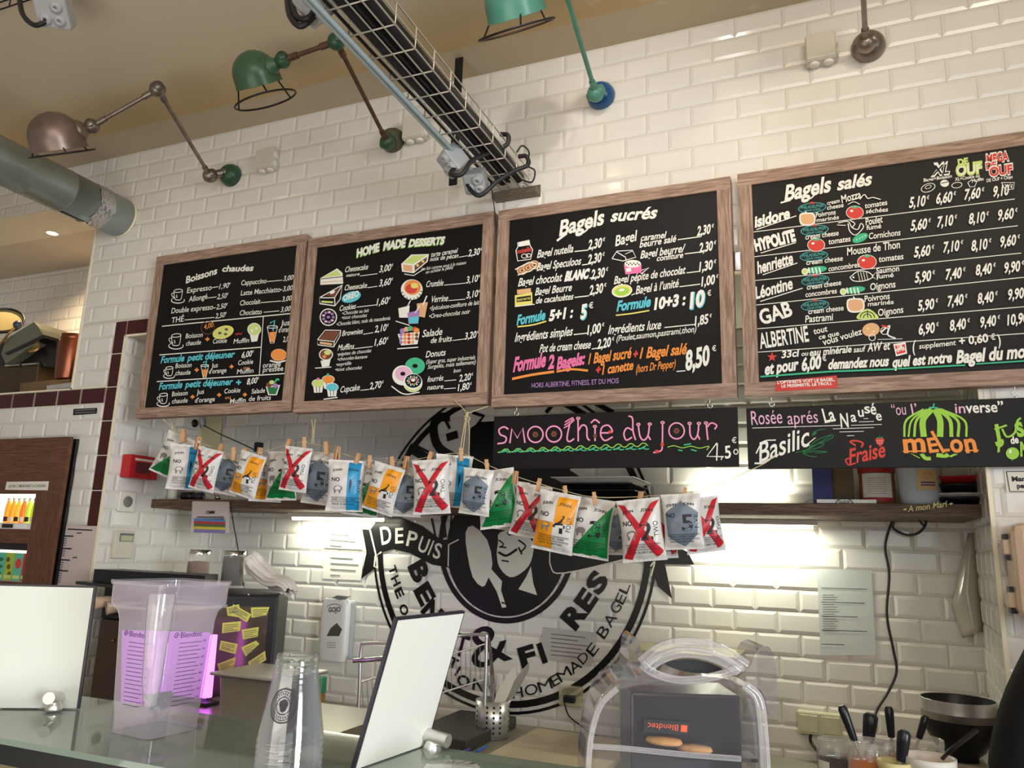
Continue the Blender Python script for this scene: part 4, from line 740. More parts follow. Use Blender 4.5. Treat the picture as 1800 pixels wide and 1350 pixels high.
# ------------------------------------------------------------------ mural on the alcove wall
M_mural = mat('black_mural_paint', (20, 19, 20), .28); M_muralw = mat('white_mural_paint', (224, 220, 208), .3)
o = thing('wall_mural', 'round black painted emblem of a smiling man in a hat, across the alcove tiles', 'mural', (-1.19, YB-.005, 1.556))
YM = YB-.0056
ring = Panel(lambda x, z: Vector((x, YM, -z)), (0, -1, 0))
def wring(r, w, a0=0, a1=360):
    n = 96; ring.line([(-1.19+r*.975*cos(radians(a0+(a1-a0)*i/n)), -(1.556+r*1.025*sin(radians(a0+(a1-a0)*i/n)))) for i in range(n+(a1-a0 < 360))], w, M_mural, closed=a1-a0 >= 360)
wring(.645, .011); wring(.614, .026); wring(.305, .022)
ring.fill([(-1.19+.268*cos(radians(i*6)), -(1.535+.275*sin(radians(i*6)))) for i in range(60)], M_mural)
ring.emit_one(o, 'emblem_ring_print')
P = Panel(plane_y(YM), (0, -1, 0), 620, 700, 2.368); K = M_mural; Q = M_muralw
P.k = 8
P.fill([(490, 125), (600, 95), (880, 100), (905, 300), (985, 335), (985, 395), (640, 420), (560, 330), (500, 300)], K, 2)
P.fill([(470, 560), (500, 530), (560, 590), (582, 690), (560, 760), (540, 785), (500, 745), (478, 650)], Q, 2)
P.fill([(612, 560), (690, 545), (750, 600), (742, 680), (705, 725), (655, 745), (612, 705), (600, 650), (606, 600)], Q, 3)
P.line([(606, 640), (640, 655), (685, 628)], 10, K, 4); P.line([(610, 618), (640, 622)], 6, K); P.fill([(606, 636), (640, 640), (672, 630), (640, 650)], Q); P.line([(690, 620), (705, 650)], 8, K); P.line([(620, 675), (650, 680)], 6, K); P.line([(608, 590), (628, 608), (612, 622)], 6, K, 3); P.line([(600, 745), (655, 775), (720, 745), (745, 690)], 8, K, 4)
P.line([(690, 590), (720, 615), (700, 640)], 7, K, 3); P.fill([(640, 560), (690, 548), (690, 565), (650, 572)], K)
P.fill([(572, 705), (622, 762), (618, 800), (640, 870), (622, 872), (600, 805), (566, 745)], Q); P.fill([(742, 700), (722, 745), (690, 795), (768, 820), (752, 770)], Q); P.line([(640, 785), (655, 860), (620, 850)], 8, K)
P.line([(435, 505), (465, 545)], 10, K); [P.line([(430, 500+i*14), (462, 512+i*13)], 5, K) for i in range(9)]
P.fill([(75, 545), (115, 492), (200, 495), (290, 532), (370, 590), (440, 584), (442, 690), (405, 706), (330, 692), (240, 645), (170, 628), (112, 645), (95, 655)], K); P.fill([(40, 545), (80, 548), (98, 690), (85, 715), (36, 752), (58, 640)], K)
P.line([(72, 545), (98, 655), (120, 640)], 6, Q); P.line([(95, 655), (90, 700), (105, 705)], 6, Q); P.line([(398, 700), (400, 610), (442, 588)], 5, Q)
for ch, x0, y0, x1, y1 in (('D', 122, 610, 165, 600), ('E', 178, 604, 212, 602), ('P', 222, 612, 262, 622), ('U', 268, 632, 304, 648), ('I', 312, 650, 318, 653), ('S', 332, 662, 362, 670)): P.text(ch, x0, y0, x1, y1, 72 if ch == 'D' else 62, Q, 0, .015)
P.fill([(812, 610), (900, 622), (1060, 600), (1190, 560), (1262, 590), (1255, 680), (1180, 665), (1060, 690), (900, 728), (850, 735), (818, 700)], K); P.fill([(1235, 690), (1270, 580), (1395, 640), (1422, 692), (1300, 690), (1330, 835), (1272, 785)], K); P.line([(1242, 740), (1258, 680), (1240, 700)], 6, Q, 3); P.line([(822, 625), (825, 700), (880, 728), (1180, 660)], 5, Q, 4)
def T(ch, x0, y0, x1, y1, h, bo=.03): P.text(ch, x0, y0, x1, y1, h, K, 0, bo)
T('B', 232, 700, 262, 775, 78, .05); T('E', 256, 800, 290, 868, 74, .05); T('N', 285, 885, 335, 945, 74, .05)
T('R', 925, 968, 982, 890, 82, .05); T('E', 980, 895, 1022, 832, 76, .05); T('S', 1025, 822, 1068, 752, 74, .05)
T('T', 150, 705, 160, 738, 34); T('H', 160, 750, 174, 786, 36); T('E', 174, 800, 188, 836, 36); T('O', 192, 868, 210, 910, 36)
T('T', 395, 1110, 430, 1130, 42); T('I', 425, 1150, 432, 1156, 42); T('O', 432, 1190, 484, 1206, 44); T('N', 498, 1210, 548, 1222, 44)
for ch, x0, y0, x1, y1, h in (('H', 668, 1250, 712, 1244, 44), ('O', 724, 1242, 776, 1226, 44), ('M', 781, 1226, 836, 1206, 44), ('E', 838, 1202, 866, 1186, 44), ('M', 868, 1184, 916, 1150, 44), ('A', 918, 1150, 958, 1118, 44), ('D', 960, 1110, 988, 1078, 40), ('E', 1002, 1078, 1028, 1042, 44), ('B', 1048, 1005, 1074, 966, 46), ('A', 1076, 958, 1104, 914, 46), ('G', 1102, 902, 1124, 868, 44), ('E', 1126, 862, 1142, 826, 42), ('L', 1142, 818, 1158, 778, 40)): T(ch, x0, y0, x1, y1, h, .0)
P.text('&', 505, 1130, 668, 1085, 168, K, 0, .0); T('F', 705, 1120, 772, 1100, 76, .05); T('I', 790, 1100, 812, 1092, 74, .06); T('T', 418, 1062, 470, 1082, 90, .02)
P.line([(405, 78), (350, 85), (338, 140), (360, 205), (425, 250)], 34, K, 4); P.line([(378, 75), (405, 128)], 10, K); P.line([(392, 165), (438, 150)], 30, K); P.line([(235, 205), (330, 262)], 32, K, 3); P.line([(250, 190), (330, 230)], 8, K); P.line([(500, 60), (545, 75), (520, 110), (545, 120)], 14, K)
P.line([(805, 60), (850, 20), (940, 25)], 16, K, 3); P.line([(1010, 20), (1085, 60)], 20, K)
P.line([(330, 500), (345, 570), (335, 590)], 8, K); P.line([(375, 490), (385, 580)], 16, K); P.line([(412, 490), (405, 580), (430, 560)], 6, K)
P.emit_one(o, 'emblem_print')

# ------------------------------------------------------------------ shelf with its lamps
ZT, ZU, YS = 1.698, 1.660, .25
b = MB(); bar(b, (XL+.002, ZU), (XR+.016, ZT), 0, YS, YB-.006, .04)
sh = b.build('alcove_shelf', M_darkwood, None, (-1, YS, ZU)); tag(sh, 'long brown wooden shelf across the tiled alcove', 'shelf')
P = Panel(plane_y(YS), (0, -1, 0), 1300, 650, 3.6); MC = mat('cream_paint', (232, 214, 150), .7)
P.text('A mon Mari', 1066, 902, 1316, 868, 42, BK, .3, .05); P.text('A mon Mari', 1066, 900, 1318, 866, 38, MC, .3, .02); P.fill([(1032, 884), (1048, 876), (1062, 882), (1048, 890)], MC); P.fill([(1322, 850), (1340, 840), (1352, 846), (1338, 856)], MC)
P.emit_one(sh, 'lettering')
M_tube = mat('fluorescent_tube', (255, 250, 225), .4, emit=10)
def tubelamp(label, x0, x1, y, z, watts, up=False):
    o = thing('tube_lamp', label, 'lamp', ((x0+x1)/2, y, z), 'fluorescent lamps of the shelf')
    h = MB(); s = -1 if not up else 1; h.box(x0, x1, y-.02, y+.02, z, z-s*.018) if up else h.box(x0, x1, y-.02, y+.02, z-.018, z); h.build('housing', M_white, o)
    zt = z+(.024 if up else -.024); t = MB(); t.tube([(x0+.015, y, zt), (x1-.015, y, zt)], .008, 12); t.build('tube', M_tube, o)
    l = area('tube_light', ((x0+x1)/2, y+.005, zt+(.012 if up else -.012)), ((x0+x1)/2, y+.05, z+(2 if up else -2)), x1-x0-.03, .03, watts, (.97, 1.0, .78)); l.parent = o; l.location = l.location-o.location
    return o
tubelamp('lit fluorescent lamp fixed under the shelf, on the DEPUIS ribbon side', -2.23, -1.72, .55, ZU-.001, 2.7)
tubelamp('lit fluorescent lamp fixed under the shelf, below the black cocktail sign', -.42, .02, .55, ZU-.001, 3.1)
tubelamp('lit fluorescent lamp lying on the shelf behind the crisp packets and signs', -.42, -.06, .585, ZT+.0185, 1.6, True)

# ------------------------------------------------------------------ things on the shelf
M_glass = clear('clear_glass', (250, 252, 248), .03, .5, .06)
def jar(name, label, cat, c, r, h, m_body, m_lid=None, lidh=.02, fillm=None, fillh=0, group=None, n=28, neck=None):
    o = thing(name, label, cat, c, group); x, y, z = c
    b = MB(); prof = [(0, .001), (r*.92, .001), (r, .008)] + ([(r, h*.72), (neck, h*.86), (neck, h)] if neck else [(r, h-.006), (r*.97, h)])
    b.lathe(prof, c, (0, 0, 1), n); b.build('body', m_body, o)
    if fillm: f = MB(); f.lathe([(0, .003), (r*.94, .003), (r*.94, fillh), (0, fillh+.001)], c, (0, 0, 1), n); f.build('contents', fillm, o)
    if m_lid: l = MB(); rr = (neck or r)*1.05; l.lathe([(rr, h-lidh*.35), (rr, h+lidh*.6), (rr*.93, h+lidh*.65), (0, h+lidh*.65)], c, (0, 0, 1), n); l.build('lid', m_lid, o)
    return o
def shelfpt(px, py, y): q = on_y(px, py, y); return (q.x, y, ZT+.0005)
c = shelfpt(303, 872, .34); jar('spray_bottle', 'small white bottle with a dark blue cap at the shelf end by the alarm', 'bottle', c, .022, .075, M_white, mat('dark_blue_cap', (44, 46, 104), .4), .045)
def lying(name, label, cat, px0, px1, y, r, parts):
    """a small cylinder lying along the shelf"""
    a = shelfpt(px0, 872, y)[0]; b_ = shelfpt(px1, 872, y)[0]; o = thing(name, label, cat, (a, y, ZT)); L = b_-a
    for t0, t1, k, m_, nm in parts: q = MB(); q.lathe([(0, L*t0), (r*k, L*t0), (r*k, L*t1), (0, L*t1)], (a, y, ZT+r+.001), (1, 0, 0), 20); q.build(nm, m_, o)
lying('torch', 'dark torch lying on the shelf under the red crossed packet', 'torch', 322, 356, .33, .019, ((0, .55, 1, M_black, 'body'), (.55, 1, .9, mat('dark_grey_rubber', (48, 46, 52), .5), 'head')))
lying('glass_vial', 'small clear vial lying on the shelf beside the dark torch', 'vial', 360, 386, .33, .013, ((0, .8, 1, M_glass, 'body'), (.8, 1, .8, M_chrome, 'cap')))
# measuring jug
c = (on_y(667, 870, .36).x, .36, ZT+.0005); o = thing('measuring_jug', 'large clear measuring jug standing on the shelf behind the hanging packets', 'jug', c)
b = MB(); H = .172; b.lathe([(0, .003), (.062, .003), (.066, .01), (.081, H-.01), (.086, H)], c, (0, 0, 1), 40); b.build('body', M_glass, o)
b = MB(); b.tube([Vector(c)+Vector((.083*cos(a), .083*sin(a), H)) for a in [2*pi*i/40 for i in range(40)]], .003, 8, closed=True); b.build('rim', M_glass, o)
b = MB(); b.tube([Vector(c)+Vector((.08, 0, H-.012)), Vector(c)+Vector((.115, -.01, H-.02)), Vector(c)+Vector((.118, -.01, H*.45)), Vector(c)+Vector((.075, 0, H*.3))], .006, 8, 6); b.build('handle', M_glass, o)
b = MB(); [b.box(c[0]-.03, c[0]+.02-.01*(i % 2), c[1]-.0845+.002*i, c[1]-.083+.002*i, ZT+H*.72-i*.022, ZT+H*.72-i*.022+.0025) for i in range(5)]; b.build('scale_marking', M_ink, o)
# trays
def tray(label, x0, x1, y0, y1, z, h, m_, grp):
    o = thing('serving_tray', label, 'tray', ((x0+x1)/2, (y0+y1)/2, z), grp); b = MB()
    cx, cy = (x0+x1)/2, (y0+y1)/2; L = [(x0+.03, x1-.03, y0+.03, y1-.03, 0), (x0+.02, x1-.02, y0+.02, y1-.02, .004), (x0, x1, y0, y1, h), (x0-.008, x1+.008, y0-.008, y1+.008, h), (x0-.008, x1+.008, y0-.008, y1+.008, h+.004), (x0+.002, x1-.002, y0+.002, y1-.002, h+.004), (x0+.024, x1-.024, y0+.024, y1-.024, .008)]
    vs = []
    for a0, a1, b0, b1, zz in L: vs += [(a0, b0, z+zz), (a1, b0, z+zz), (a1, b1, z+zz), (a0, b1, z+zz)]
    n = len(L); b.add(vs, [(i*4+k, i*4+(k+1) % 4, i*4+4+(k+1) % 4, i*4+4+k) for i in range(n-1) for k in range(4)]+[(3, 2, 1, 0), (n*4-4, n*4-3, n*4-2, n*4-1)]); b.build('body', m_, o); return o
xa, xb = on_y(985, 850, .33).x, on_y(1118, 850, .33).x
for i in range(3): tray('black plastic tray stacked on the shelf under a white one', xa+.008*i, xb-.008*i, .32, .56, ZT+.001+.024*i, .019, M_black, 'black trays stacked on the shelf')
tray('white plastic tray lying on top of the black trays on the shelf', xa-.02, xb-.01, .31, .57, ZT+.002+.024*3, .016, M_white, None)
c = (on_y(1450, 870, .45).x, .45, ZT+.001)
b = MB(); b.box(c[0]-.035, c[0]+.024, .36, .54, c[2], c[2]+.245); tag(b.build('ring_binder', mat('navy_binder', (52, 58, 120), .5), None, c), 'dark blue binder standing on the shelf below the melon sign', 'binder')
b = MB(); x_ = on_y(1484, 870, .45).x; b.box(x_-.038, x_+.03, .38, .55, c[2], c[2]+.235); tag(b.build('carton', mat('brown_board', (110, 92, 66), .7), None, (x_, .45, c[2])), 'plain brown carton standing between the blue binder and the brown jar', 'carton')
c = shelfpt(1543, 875, .37); o = jar('spread_jar', 'jar of brown spread with a white and red label, on the shelf', 'jar', c, .052, .115, mat('brown_spread', (140, 82, 48), .35), mat('red_lid', (170, 40, 38), .4), .03)
def label_wrap(parent, c, r, z0, z1, a0, a1, m_, name='paper_label'):
    b = MB(); n = 14
    for rr in (r,):
        vs = []
        for i in range(n+1): a = radians(a0+(a1-a0)*i/n); vs += [(c[0]+rr*cos(a), c[1]+rr*sin(a), c[2]+z0), (c[0]+rr*cos(a), c[1]+rr*sin(a), c[2]+z1)]
        b.add(vs, [(2*i, 2*i+2, 2*i+3, 2*i+1) for i in range(n)], True)
    return b.build(name, m_, parent, fix=False)
def lines_wrap(parent, c, r, zs, a0, a1, m_, w=.002, name='label_lettering'):
    b = MB()
    for z in zs:
        n = 8; vs = []
        for i in range(n+1): a = radians(a0+(a1-a0)*i/n); vs += [(c[0]+r*cos(a), c[1]+r*sin(a), c[2]+z), (c[0]+r*cos(a), c[1]+r*sin(a), c[2]+z+w)]
        b.add(vs, [(2*i, 2*i+2, 2*i+3, 2*i+1) for i in range(n)], True)
    return b.build(name, m_, parent, fix=False)
pl = label_wrap(o, c, .0526, .012, .100, 215, 320, M_paper); label_wrap(pl, c, .0530, .012, .024, 215, 320, mat('label_red', (190, 40, 52), .5), 'label_band'); lines_wrap(pl, c, .0531, [.035+.007*i for i in range(8)], 235, 298, mat('faint_print', (170, 150, 148), .7))
c = shelfpt(1618, 875, .36); o = thing('plastic_bucket', 'white plastic bucket with a tan label standing on the shelf', 'bucket', c); b = MB(); b.lathe([(0, .002), (.054, .002), (.056, .006), (.066, .125), (.070, .126), (.070, .133), (.064, .134), (.06, .12)], c, (0, 0, 1), 36); b.build('body', mat('bluish_white_plastic', (206, 212, 218), .35), o)
pl = label_wrap(o, c, .0665, .045, .108, 258, 312, mat('tan_label', (214, 178, 128), .6)); lines_wrap(pl, c, .0672, (.058, .066), 268, 304, mat('label_purple', (70, 60, 110), .6), .004)
lab = MB(); lab.tube([(c[0]+.0672*cos(radians(286+8*cos(t))), c[1]+.0672*sin(radians(286+8*cos(t))), c[2]+.09+.009*sin(t)) for t in [2*pi*i/16 for i in range(14)]], .001, 5); lab.build('label_logo', mat('label_gold', (190, 150, 90), .5), pl)
px_, py_ = 1690, 872
for i, (m_, lb, r, h, cat) in enumerate(((M_black, 'black bowl at the bottom of the stack beside the bucket', .075, .022, 'bowl'), (M_white, 'white plate in the stack beside the bucket', .078, .012, 'plate'), (M_black, 'black bowl under the red lid beside the bucket', .072, .026, 'bowl'), (mat('red_plastic', (168, 30, 32), .35), 'red lid on top of the stack beside the bucket', .074, .022, 'lid'))):
    z = ZT+.001+(0, .024, .038, .066)[i]; x = on_y(px_, py_, .36).x; b = MB(); b.lathe([(0, 0), (r*.6, 0), (r*.97, h*.8), (r, h), (r*.95, h), (r*.9, h*.8), (0, h*.5)], (x, .36, z), (0, 0, 1), 36)
    tag(b.build(('bowl', 'plate', 'bowl', 'lid')[i], m_, None, (x, .36, z)), lb, cat)
b = MB(); q = [on_y(x, y, .255+.03*k) for k, (x, y) in enumerate(((1436, 884), (1540, 884)))]; b.box(q[0].x, q[1].x, .256, .345, ZT+.002, ZT+.013); o = b.build('paper_doily', M_paper, None, (q[0].x, .26, ZT)); tag(o, 'folded white paper with a round stamp lying at the shelf edge', 'paper')
P = Panel(plane_y(.2545), (0, -1, 0)); P.arc(1484, 886, 15, 10, 180, 360, 1.6, M_ink); P.text('OLSTA', 1474, 884, 1494, 884, 4, M_ink, 0, .02); P.arc(1425, 886, 10, 7, 180, 360, 1, M_ink); P.emit_one(o, 'stamp_print')
# price card hanging from the shelf
def sheet(name, label, cat, corners, put, m_=None, th=.0008, grp=None):
    q = [put(*k) for k in corners]; n_ = (q[1]-q[0]).cross(q[3]-q[0]).normalized(); b = MB(); b.prism(q, n_*th); o = b.build(name, m_ or M_paper, None, q[0]); return tag(o, label, cat, grp)
M_sleeve = clear('plastic_sleeve', (255, 255, 255), .15, .5, .25)
def textlines(P, x0, y0, x1, dy, n, w=1.4, m_=None, slope=0.0, lens=None):
    for i in range(n):
        L = (lens[i % len(lens)] if lens else 1.0); P.line([(x0, y0+dy*i), (x0+(x1-x0)*L, y0+dy*i+slope*(x1-x0)*L)], w, m_ or M_ink)
MG = mat('grey_print', (104, 100, 100), .7)
pk = mat('pinkish_paper', (206, 190, 186), .7)
o = sheet('colour_card', 'small card with blue, red, green and yellow bands hanging from the shelf edge', 'card', ((338, 881), (404, 882), (402, 937), (336, 936)), plane_y(YS-.002), pk)
P = Panel(plane_y(YS-.0035), (0, -1, 0)); P.text('CMM', 362, 903, 377, 903, 5, M_ink, 0, .03); textlines(P, 346, 909, 394, 3, 2, 1.3)
for i, m_ in enumerate((mat('band_blue', (84, 130, 180), .6), mat('band_red', (176, 60, 66), .6), mat('band_green', (82, 104, 70), .6), mat('band_yellow', (206, 186, 60), .6), mat('band_violet', (130, 120, 170), .6))): P.line([(341, 914+4.7*i), (396, 916+4.7*i)], 4.6, m_)
P.emit_one(o, 'printed_pattern')

# ------------------------------------------------------------------ alcove wall fittings
YW = YB-.006
M_red = mat('red_alarm_plastic', (186, 24, 34), .35)
xw = XL+.006
def wallbox(name, label, cat, y0, y1, z0, z1, d, m_, part='housing', bev=.004):
    o = thing(name, label, cat, (xw, (y0+y1)/2, (z0+z1)/2)); b = MB(); b.box(xw-.001, xw+d, y0, y1, z0, z1, bev); b.build(part, m_, o); return o
a, c = on_x(212, 852, xw+.05), on_x(271, 804, xw+.05); o = wallbox('alarm_box', 'red fire alarm call box on the alcove side wall', 'alarm', .062, .215, c.z-.100, c.z+.000, .052, M_red); c = c-Vector((0, 0, .012))
b = MB(); b.box(xw+.0515, xw+.0535, .095, .170, c.z-.066, c.z-.018); b.build('window', mat('dark_red_glass', (92, 20, 24), .2), o); b = MB(); b.box(xw+.0515, xw+.053, .085, .195, c.z-.012, c.z-.002); b.build('caption_plate', M_paper, o); b = MB(); b.ball((xw+.053, .10, c.z-.078), .004, 10); b.build('indicator', M_ink, o)
c = on_x(221, 882, xw); o = wallbox('wall_socket', 'white wall socket under the red alarm box', 'socket', c.y-.042, c.y+.042, c.z-.043, c.z+.043, .012, M_white, 'plate')
b = MB(); b.lathe([(.024, .002), (.021, .002), (.019, -.012+.016), (0, .0035)], (xw+.012, c.y, c.z), (1, 0, 0), 24); b.build('outlet', mat('shadow_grey', (120, 118, 112), .5), o)
c = on_x(211, 957, xw); o = wallbox('thermostat', 'white thermostat with a small display on the alcove side wall', 'thermostat', c.y-.045, c.y+.052, c.z-.058, c.z+.058, .022, mat('thermostat_white', (206, 200, 184), .4))
b = MB(); b.box(xw+.022, xw+.0235, c.y-.025, c.y+.045, c.z+.012, c.z+.048); b.build('bezel', mat('bezel_grey', (96, 98, 104), .4), o); b = MB(); b.box(xw+.0235, xw+.0245, c.y-.021, c.y+.041, c.z+.015, c.z+.038); b.build('display', mat('lcd_green', (170, 176, 140), .3), o)
# board, access point and its lead behind the boards
q = on_x(346, 792, xw), on_x(392, 700, xw); b = MB(); b.box(xw, xw+.012, q[0].y, min(q[1].y, YB-.012), q[0].z, q[0].z+.3); tag(b.build('backing_board', mat('cream_board', (216, 206, 164), .6), None, (xw, q[1].y, q[0].z)), 'cream board screwed to the alcove corner above the shelf', 'board')
c = on_x(334, 742, xw+.03); o = thing('access_point', 'small white box with a dark lens beside the cream board', 'access point', tuple(c)); b = MB(); b.box(xw, xw+.05, c.y-.06, c.y+.05, c.z-.03, c.z+.1, .004); b.build('housing', M_white, o); b = MB(); b.ball((xw+.05, c.y+.01, c.z-.005), .02, 14, .6, 1, 1); b.build('lens', M_black, o)
b = MB(); b.lathe([(.03, 0), (.028, .01), (.02, .014)], (xw+.05, c.y+.055, c.z+.01), (1, .5, .2), 20); b.build('side_knob', M_grey, o)
tube_thing('lead', 'thin black lead running down from the white box to a black plug behind the packets', 'cable', [on_y(348, 742, .45), on_y(385, 762, .40), on_y(425, 780, .35), on_y(452, 793, .30)], .003, M_cable, 6, 6)
b = MB(); q = on_y(456, 787, .29); b.box(q.x-.014, q.x+.014, .27, .30, q.z-.02, q.z+.022, .003); tag(b.build('plug', M_black, None, q), 'black plug hanging at the end of the thin lead', 'plug')
tube_thing('lead', 'thin black lead hanging from the shelf past the colour card', 'cable', [on_y(404, 882, YS-.010), on_y(408, 905, YS-.010), on_y(412, 930, YS+.05), on_y(418, 962, .4), on_y(424, 1000, .5), on_y(428, 1030, .55)], .0025, M_cable, 6, 6)
tube_thing('lead', 'black lead looping from the shelf down to the sockets', 'cable', [on_y(1628, 905, .5), on_y(1626, 924, .5), on_y(1612, 938, .52), on_y(1592, 940, .56), on_y(1570, 928, .58), on_y(1574, 912, .55), on_y(1580, 905, .52), on_y(1570, 912, .57), on_y(1560, 940, .6), on_y(1556, 965, .61), on_y(1563, 1010, .61), on_y(1559, 1080, .61), on_y(1570, 1140, .61), on_y(1576, 1180, .61), on_y(1562, 1215, .6), on_y(1543, 1245, .58), on_y(1537, 1262, .56)], .0042, M_cable, 8, 6)
tube_thing('lead', 'short black lead sticking out under the shelf', 'cable', [on_y(1610, 906, .45), on_y(1618, 918, .45), on_y(1625, 925, .45), on_y(1616, 916, .46), on_y(1606, 906, .46)], .0035, M_cable, 6, 4)
# soap dispenser
c = on_y(598, 1105, YW); o = thing('soap_dispenser', 'white soap dispenser lettered GOJO on the tiles', 'soap dispenser', (c.x, YW, c.z))
def dispenser(u, v):
    a = 2*pi*u; w_, d_ = .070, .062; z = -.128+.256*v
    k = (1-max(0, abs(v-.5)-.40)/.10*.16); kk = 1-.55*max(0, v-.78)/.22
    p_ = 5; x = math.copysign(abs(cos(a))**(2/p_), cos(a)); y = math.copysign(abs(sin(a))**(2/p_), sin(a))
    return Vector((c.x+x*w_*k*(1-.08*max(0, v-.7)), YW-.001-d_*.5*(1-y*(kk if y > 0 else 1)) - 0, c.z+z)) if y < 0 else Vector((c.x+x*w_*k*(1-.08*max(0, v-.7)), YW-.001-d_*.5-d_*.5*y*kk*(.82+.18*v), c.z+z))
b = MB(); b.grid(dispenser, 40, 24); b.prism([dispenser(i/40, 0) for i in range(40)], (0, 0, .0005)); b.prism([dispenser(i/40, 1) for i in range(40)], (0, 0, .0005)); b.build('housing', mat('dispenser_white', (232, 230, 226), .3), o)
YD = YW-.001-.031-.031*.97
b = MB(); b.box(c.x+.045, c.x+.082, YW-.034, YW-.001, c.z-.12, c.z+.125, .012); b.build('back_plate', M_grey, o)
b = MB(); q = [on_y(x, y, YD+.003) for x, y in ((575, 1118), (582, 1104), (593, 1095), (602, 1106), (597, 1118))]; b.prism(q, (0, -.004, 0)); b.build('nozzle_opening', mat('nozzle_brown', (92, 84, 72), .4), o)
b = MB(); q = [on_y(x, y, YD+.02) for x, y in ((590, 1050), (600, 1046), (618, 1048), (606, 1054))]; b.prism(q, (0, -.03, 0)); b.build('top_window', mat('window_grey', (126, 126, 126), .3), o)
P = Panel(plane_y(YD-.0005), (0, -1, 0)); P.text('GOJO', 577, 1076, 599, 1075, 8, MG, .1, .05); P.arc(588, 1070, 14, 8, 200, 340, 1, MG); textlines(P, 575, 1130, 590, 4, 3, .8, MG); P.emit_one(o, 'lettering')
# notices
def notice(label, corners, n, y=YW-.001, m_=None, x0f=.14, slope=0, lens=(.9, .7, 1, .8), w=1.3, pm=None, th=.0006):
    o = sheet('paper_notice', label, 'notice', corners, plane_y(y), m_ or M_paper, th); (ax, ay), (bx, by), (cx, cy), (dx, dy) = corners
    P = Panel(plane_y(y-.0012), (0, -1, 0)); textlines(P, ax+(bx-ax)*x0f, ay+(dy-ay)*.22, bx-(bx-ax)*x0f, (dy-ay)*.65/max(1, n-1), n, w, pm or MG, (by-ay)/(bx-ax), lens); P.emit_one(o, 'lettering'); return o
notice('crumpled white notice on the tiles just under the shelf lamp', ((570, 932), (637, 938), (636, 966), (569, 963)), 3, w=1.5, lens=(.7, .95, .45))
notice('white notice taped on the tiles above the soap dispenser', ((571, 970), (640, 974), (634, 1020), (566, 1017)), 4, w=1.5, lens=(.8, 1, .9, .35))
notice('pale paper notice taped over the painted emblem', ((955, 1102), (1050, 1112), (1040, 1172), (948, 1158)), 6, m_=mat('grey_paper', (186, 182, 176), .7))
o = notice('plastic sleeved list taped on the tiles beside the black lead', ((1436, 1000), (1532, 1003), (1540, 1152), (1442, 1152)), 5, m_=mat('blue_grey_paper', (200, 204, 202), .5), x0f=.08, lens=(1, .95, .8, 1, .5), w=1.2, pm=M_ink)
P = Panel(plane_y(YW-.0024), (0, -1, 0)); textlines(P, 1446, 1046, 1472, 4.2, 16, 1.1, MG, 0, (.8, 1, .9, 1.1)); P.emit_one(o, 'list_lettering')
# sockets at the counter
c = on_y(1441, 1270, YW); o = thing('double_socket', 'cream double socket with two square flaps on the tiles behind the jars', 'socket', (c.x, YW, c.z)); b = MB(); b.box(c.x-.07, c.x+.07, YW-.03, YW, c.z-.036, c.z+.036, .005); b.build('housing', mat('cream_plastic', (206, 202, 172), .4), o)
for dx in (-.034, .034): b = MB(); b.box(c.x+dx-.029, c.x+dx+.029, YW-.0345, YW-.0295, c.z-.028, c.z+.026, .002); b.build('flap', mat('cream_plastic', (206, 202, 172), .4), o)
tube_thing('lead', 'black lead plugged under the cream double socket', 'cable', [Vector((c.x-.03, YW-.02, c.z-.037)), Vector((c.x-.03, YW-.025, c.z-.06)), Vector((c.x+.0, YW-.06, c.z-.09))], .005, M_cable, 8, 5)
c = on_y(1006, 1222, YW); o = thing('wall_socket', 'small clear socket box with a black plug below the word HOMEMADE', 'socket', (c.x, YW, c.z)); b = MB(); b.box(c.x-.045, c.x+.045, YW-.03, YW, c.z-.035, c.z+.035, .004); b.build('housing', clear('yellowish_clear_plastic', (226, 222, 186), .15, .6, .35), o); b = MB(); b.box(c.x-.02, c.x+.025, YW-.055, YW-.031, c.z-.02, c.z+.006, .005); b.build('plug', M_black, o)
tube_thing('lead', 'black lead falling from the clear socket box towards the enclosure', 'cable', [on_y(992, 1236, YW-.04), on_y(1000, 1258, YW-.03), on_y(1020, 1275, YW-.03), on_y(1036, 1287, YW-.03), on_y(1060, 1300, YW-.03)], .003, M_cable, 6, 6)
c = on_y(508, 1172, YW); o = thing('wall_socket', 'white socket on the tiles half hidden behind the oven', 'socket', (c.x, YW, c.z)); b = MB(); b.box(c.x-.04, c.x+.04, YW-.014, YW, c.z-.04, c.z+.04, .004); b.build('plate', M_white, o); b = MB(); b.lathe([(.02, -.001), (.018, .004), (0, .004)], (c.x, YW-.016, c.z), (0, 1, 0), 20); b.build('outlet', MG, o)
# sheet of clear plastic hanging from the corner, dispenser and notice on the front wall beside the alcove
def cone(u, v):
    x0, x1 = 1702+(-4-1690+1676)*0, 0
    L = [(1701, 938), (1673, 1062), (1692, 1122)]; R_ = [(1714, 936), (1726, 1020), (1736, 1108)]
    t_ = v*2; i = min(1, int(t_)); f = t_-i; l = Vector(L[i]).lerp(Vector(L[i+1]), f); r = Vector(R_[i]).lerp(Vector(R_[i+1]), f); p_ = l.lerp(r, u)
    return on_y(p_.x, p_.y, YW-.02-.05*sin(pi*u)*(.25+.75*v))
b = MB(); b.grid(cone, 14, 12); o = b.build('plastic_sheet', mat('milky_plastic', (168, 160, 146), .18, spec=.8), None, on_y(1705, 938, YW-.02)); tag(o, 'curled pale plastic sheet hanging on the tiles beside the alcove corner', 'plastic sheet')
sm = o.modifiers.new('t', 'SOLIDIFY'); sm.thickness = .0012
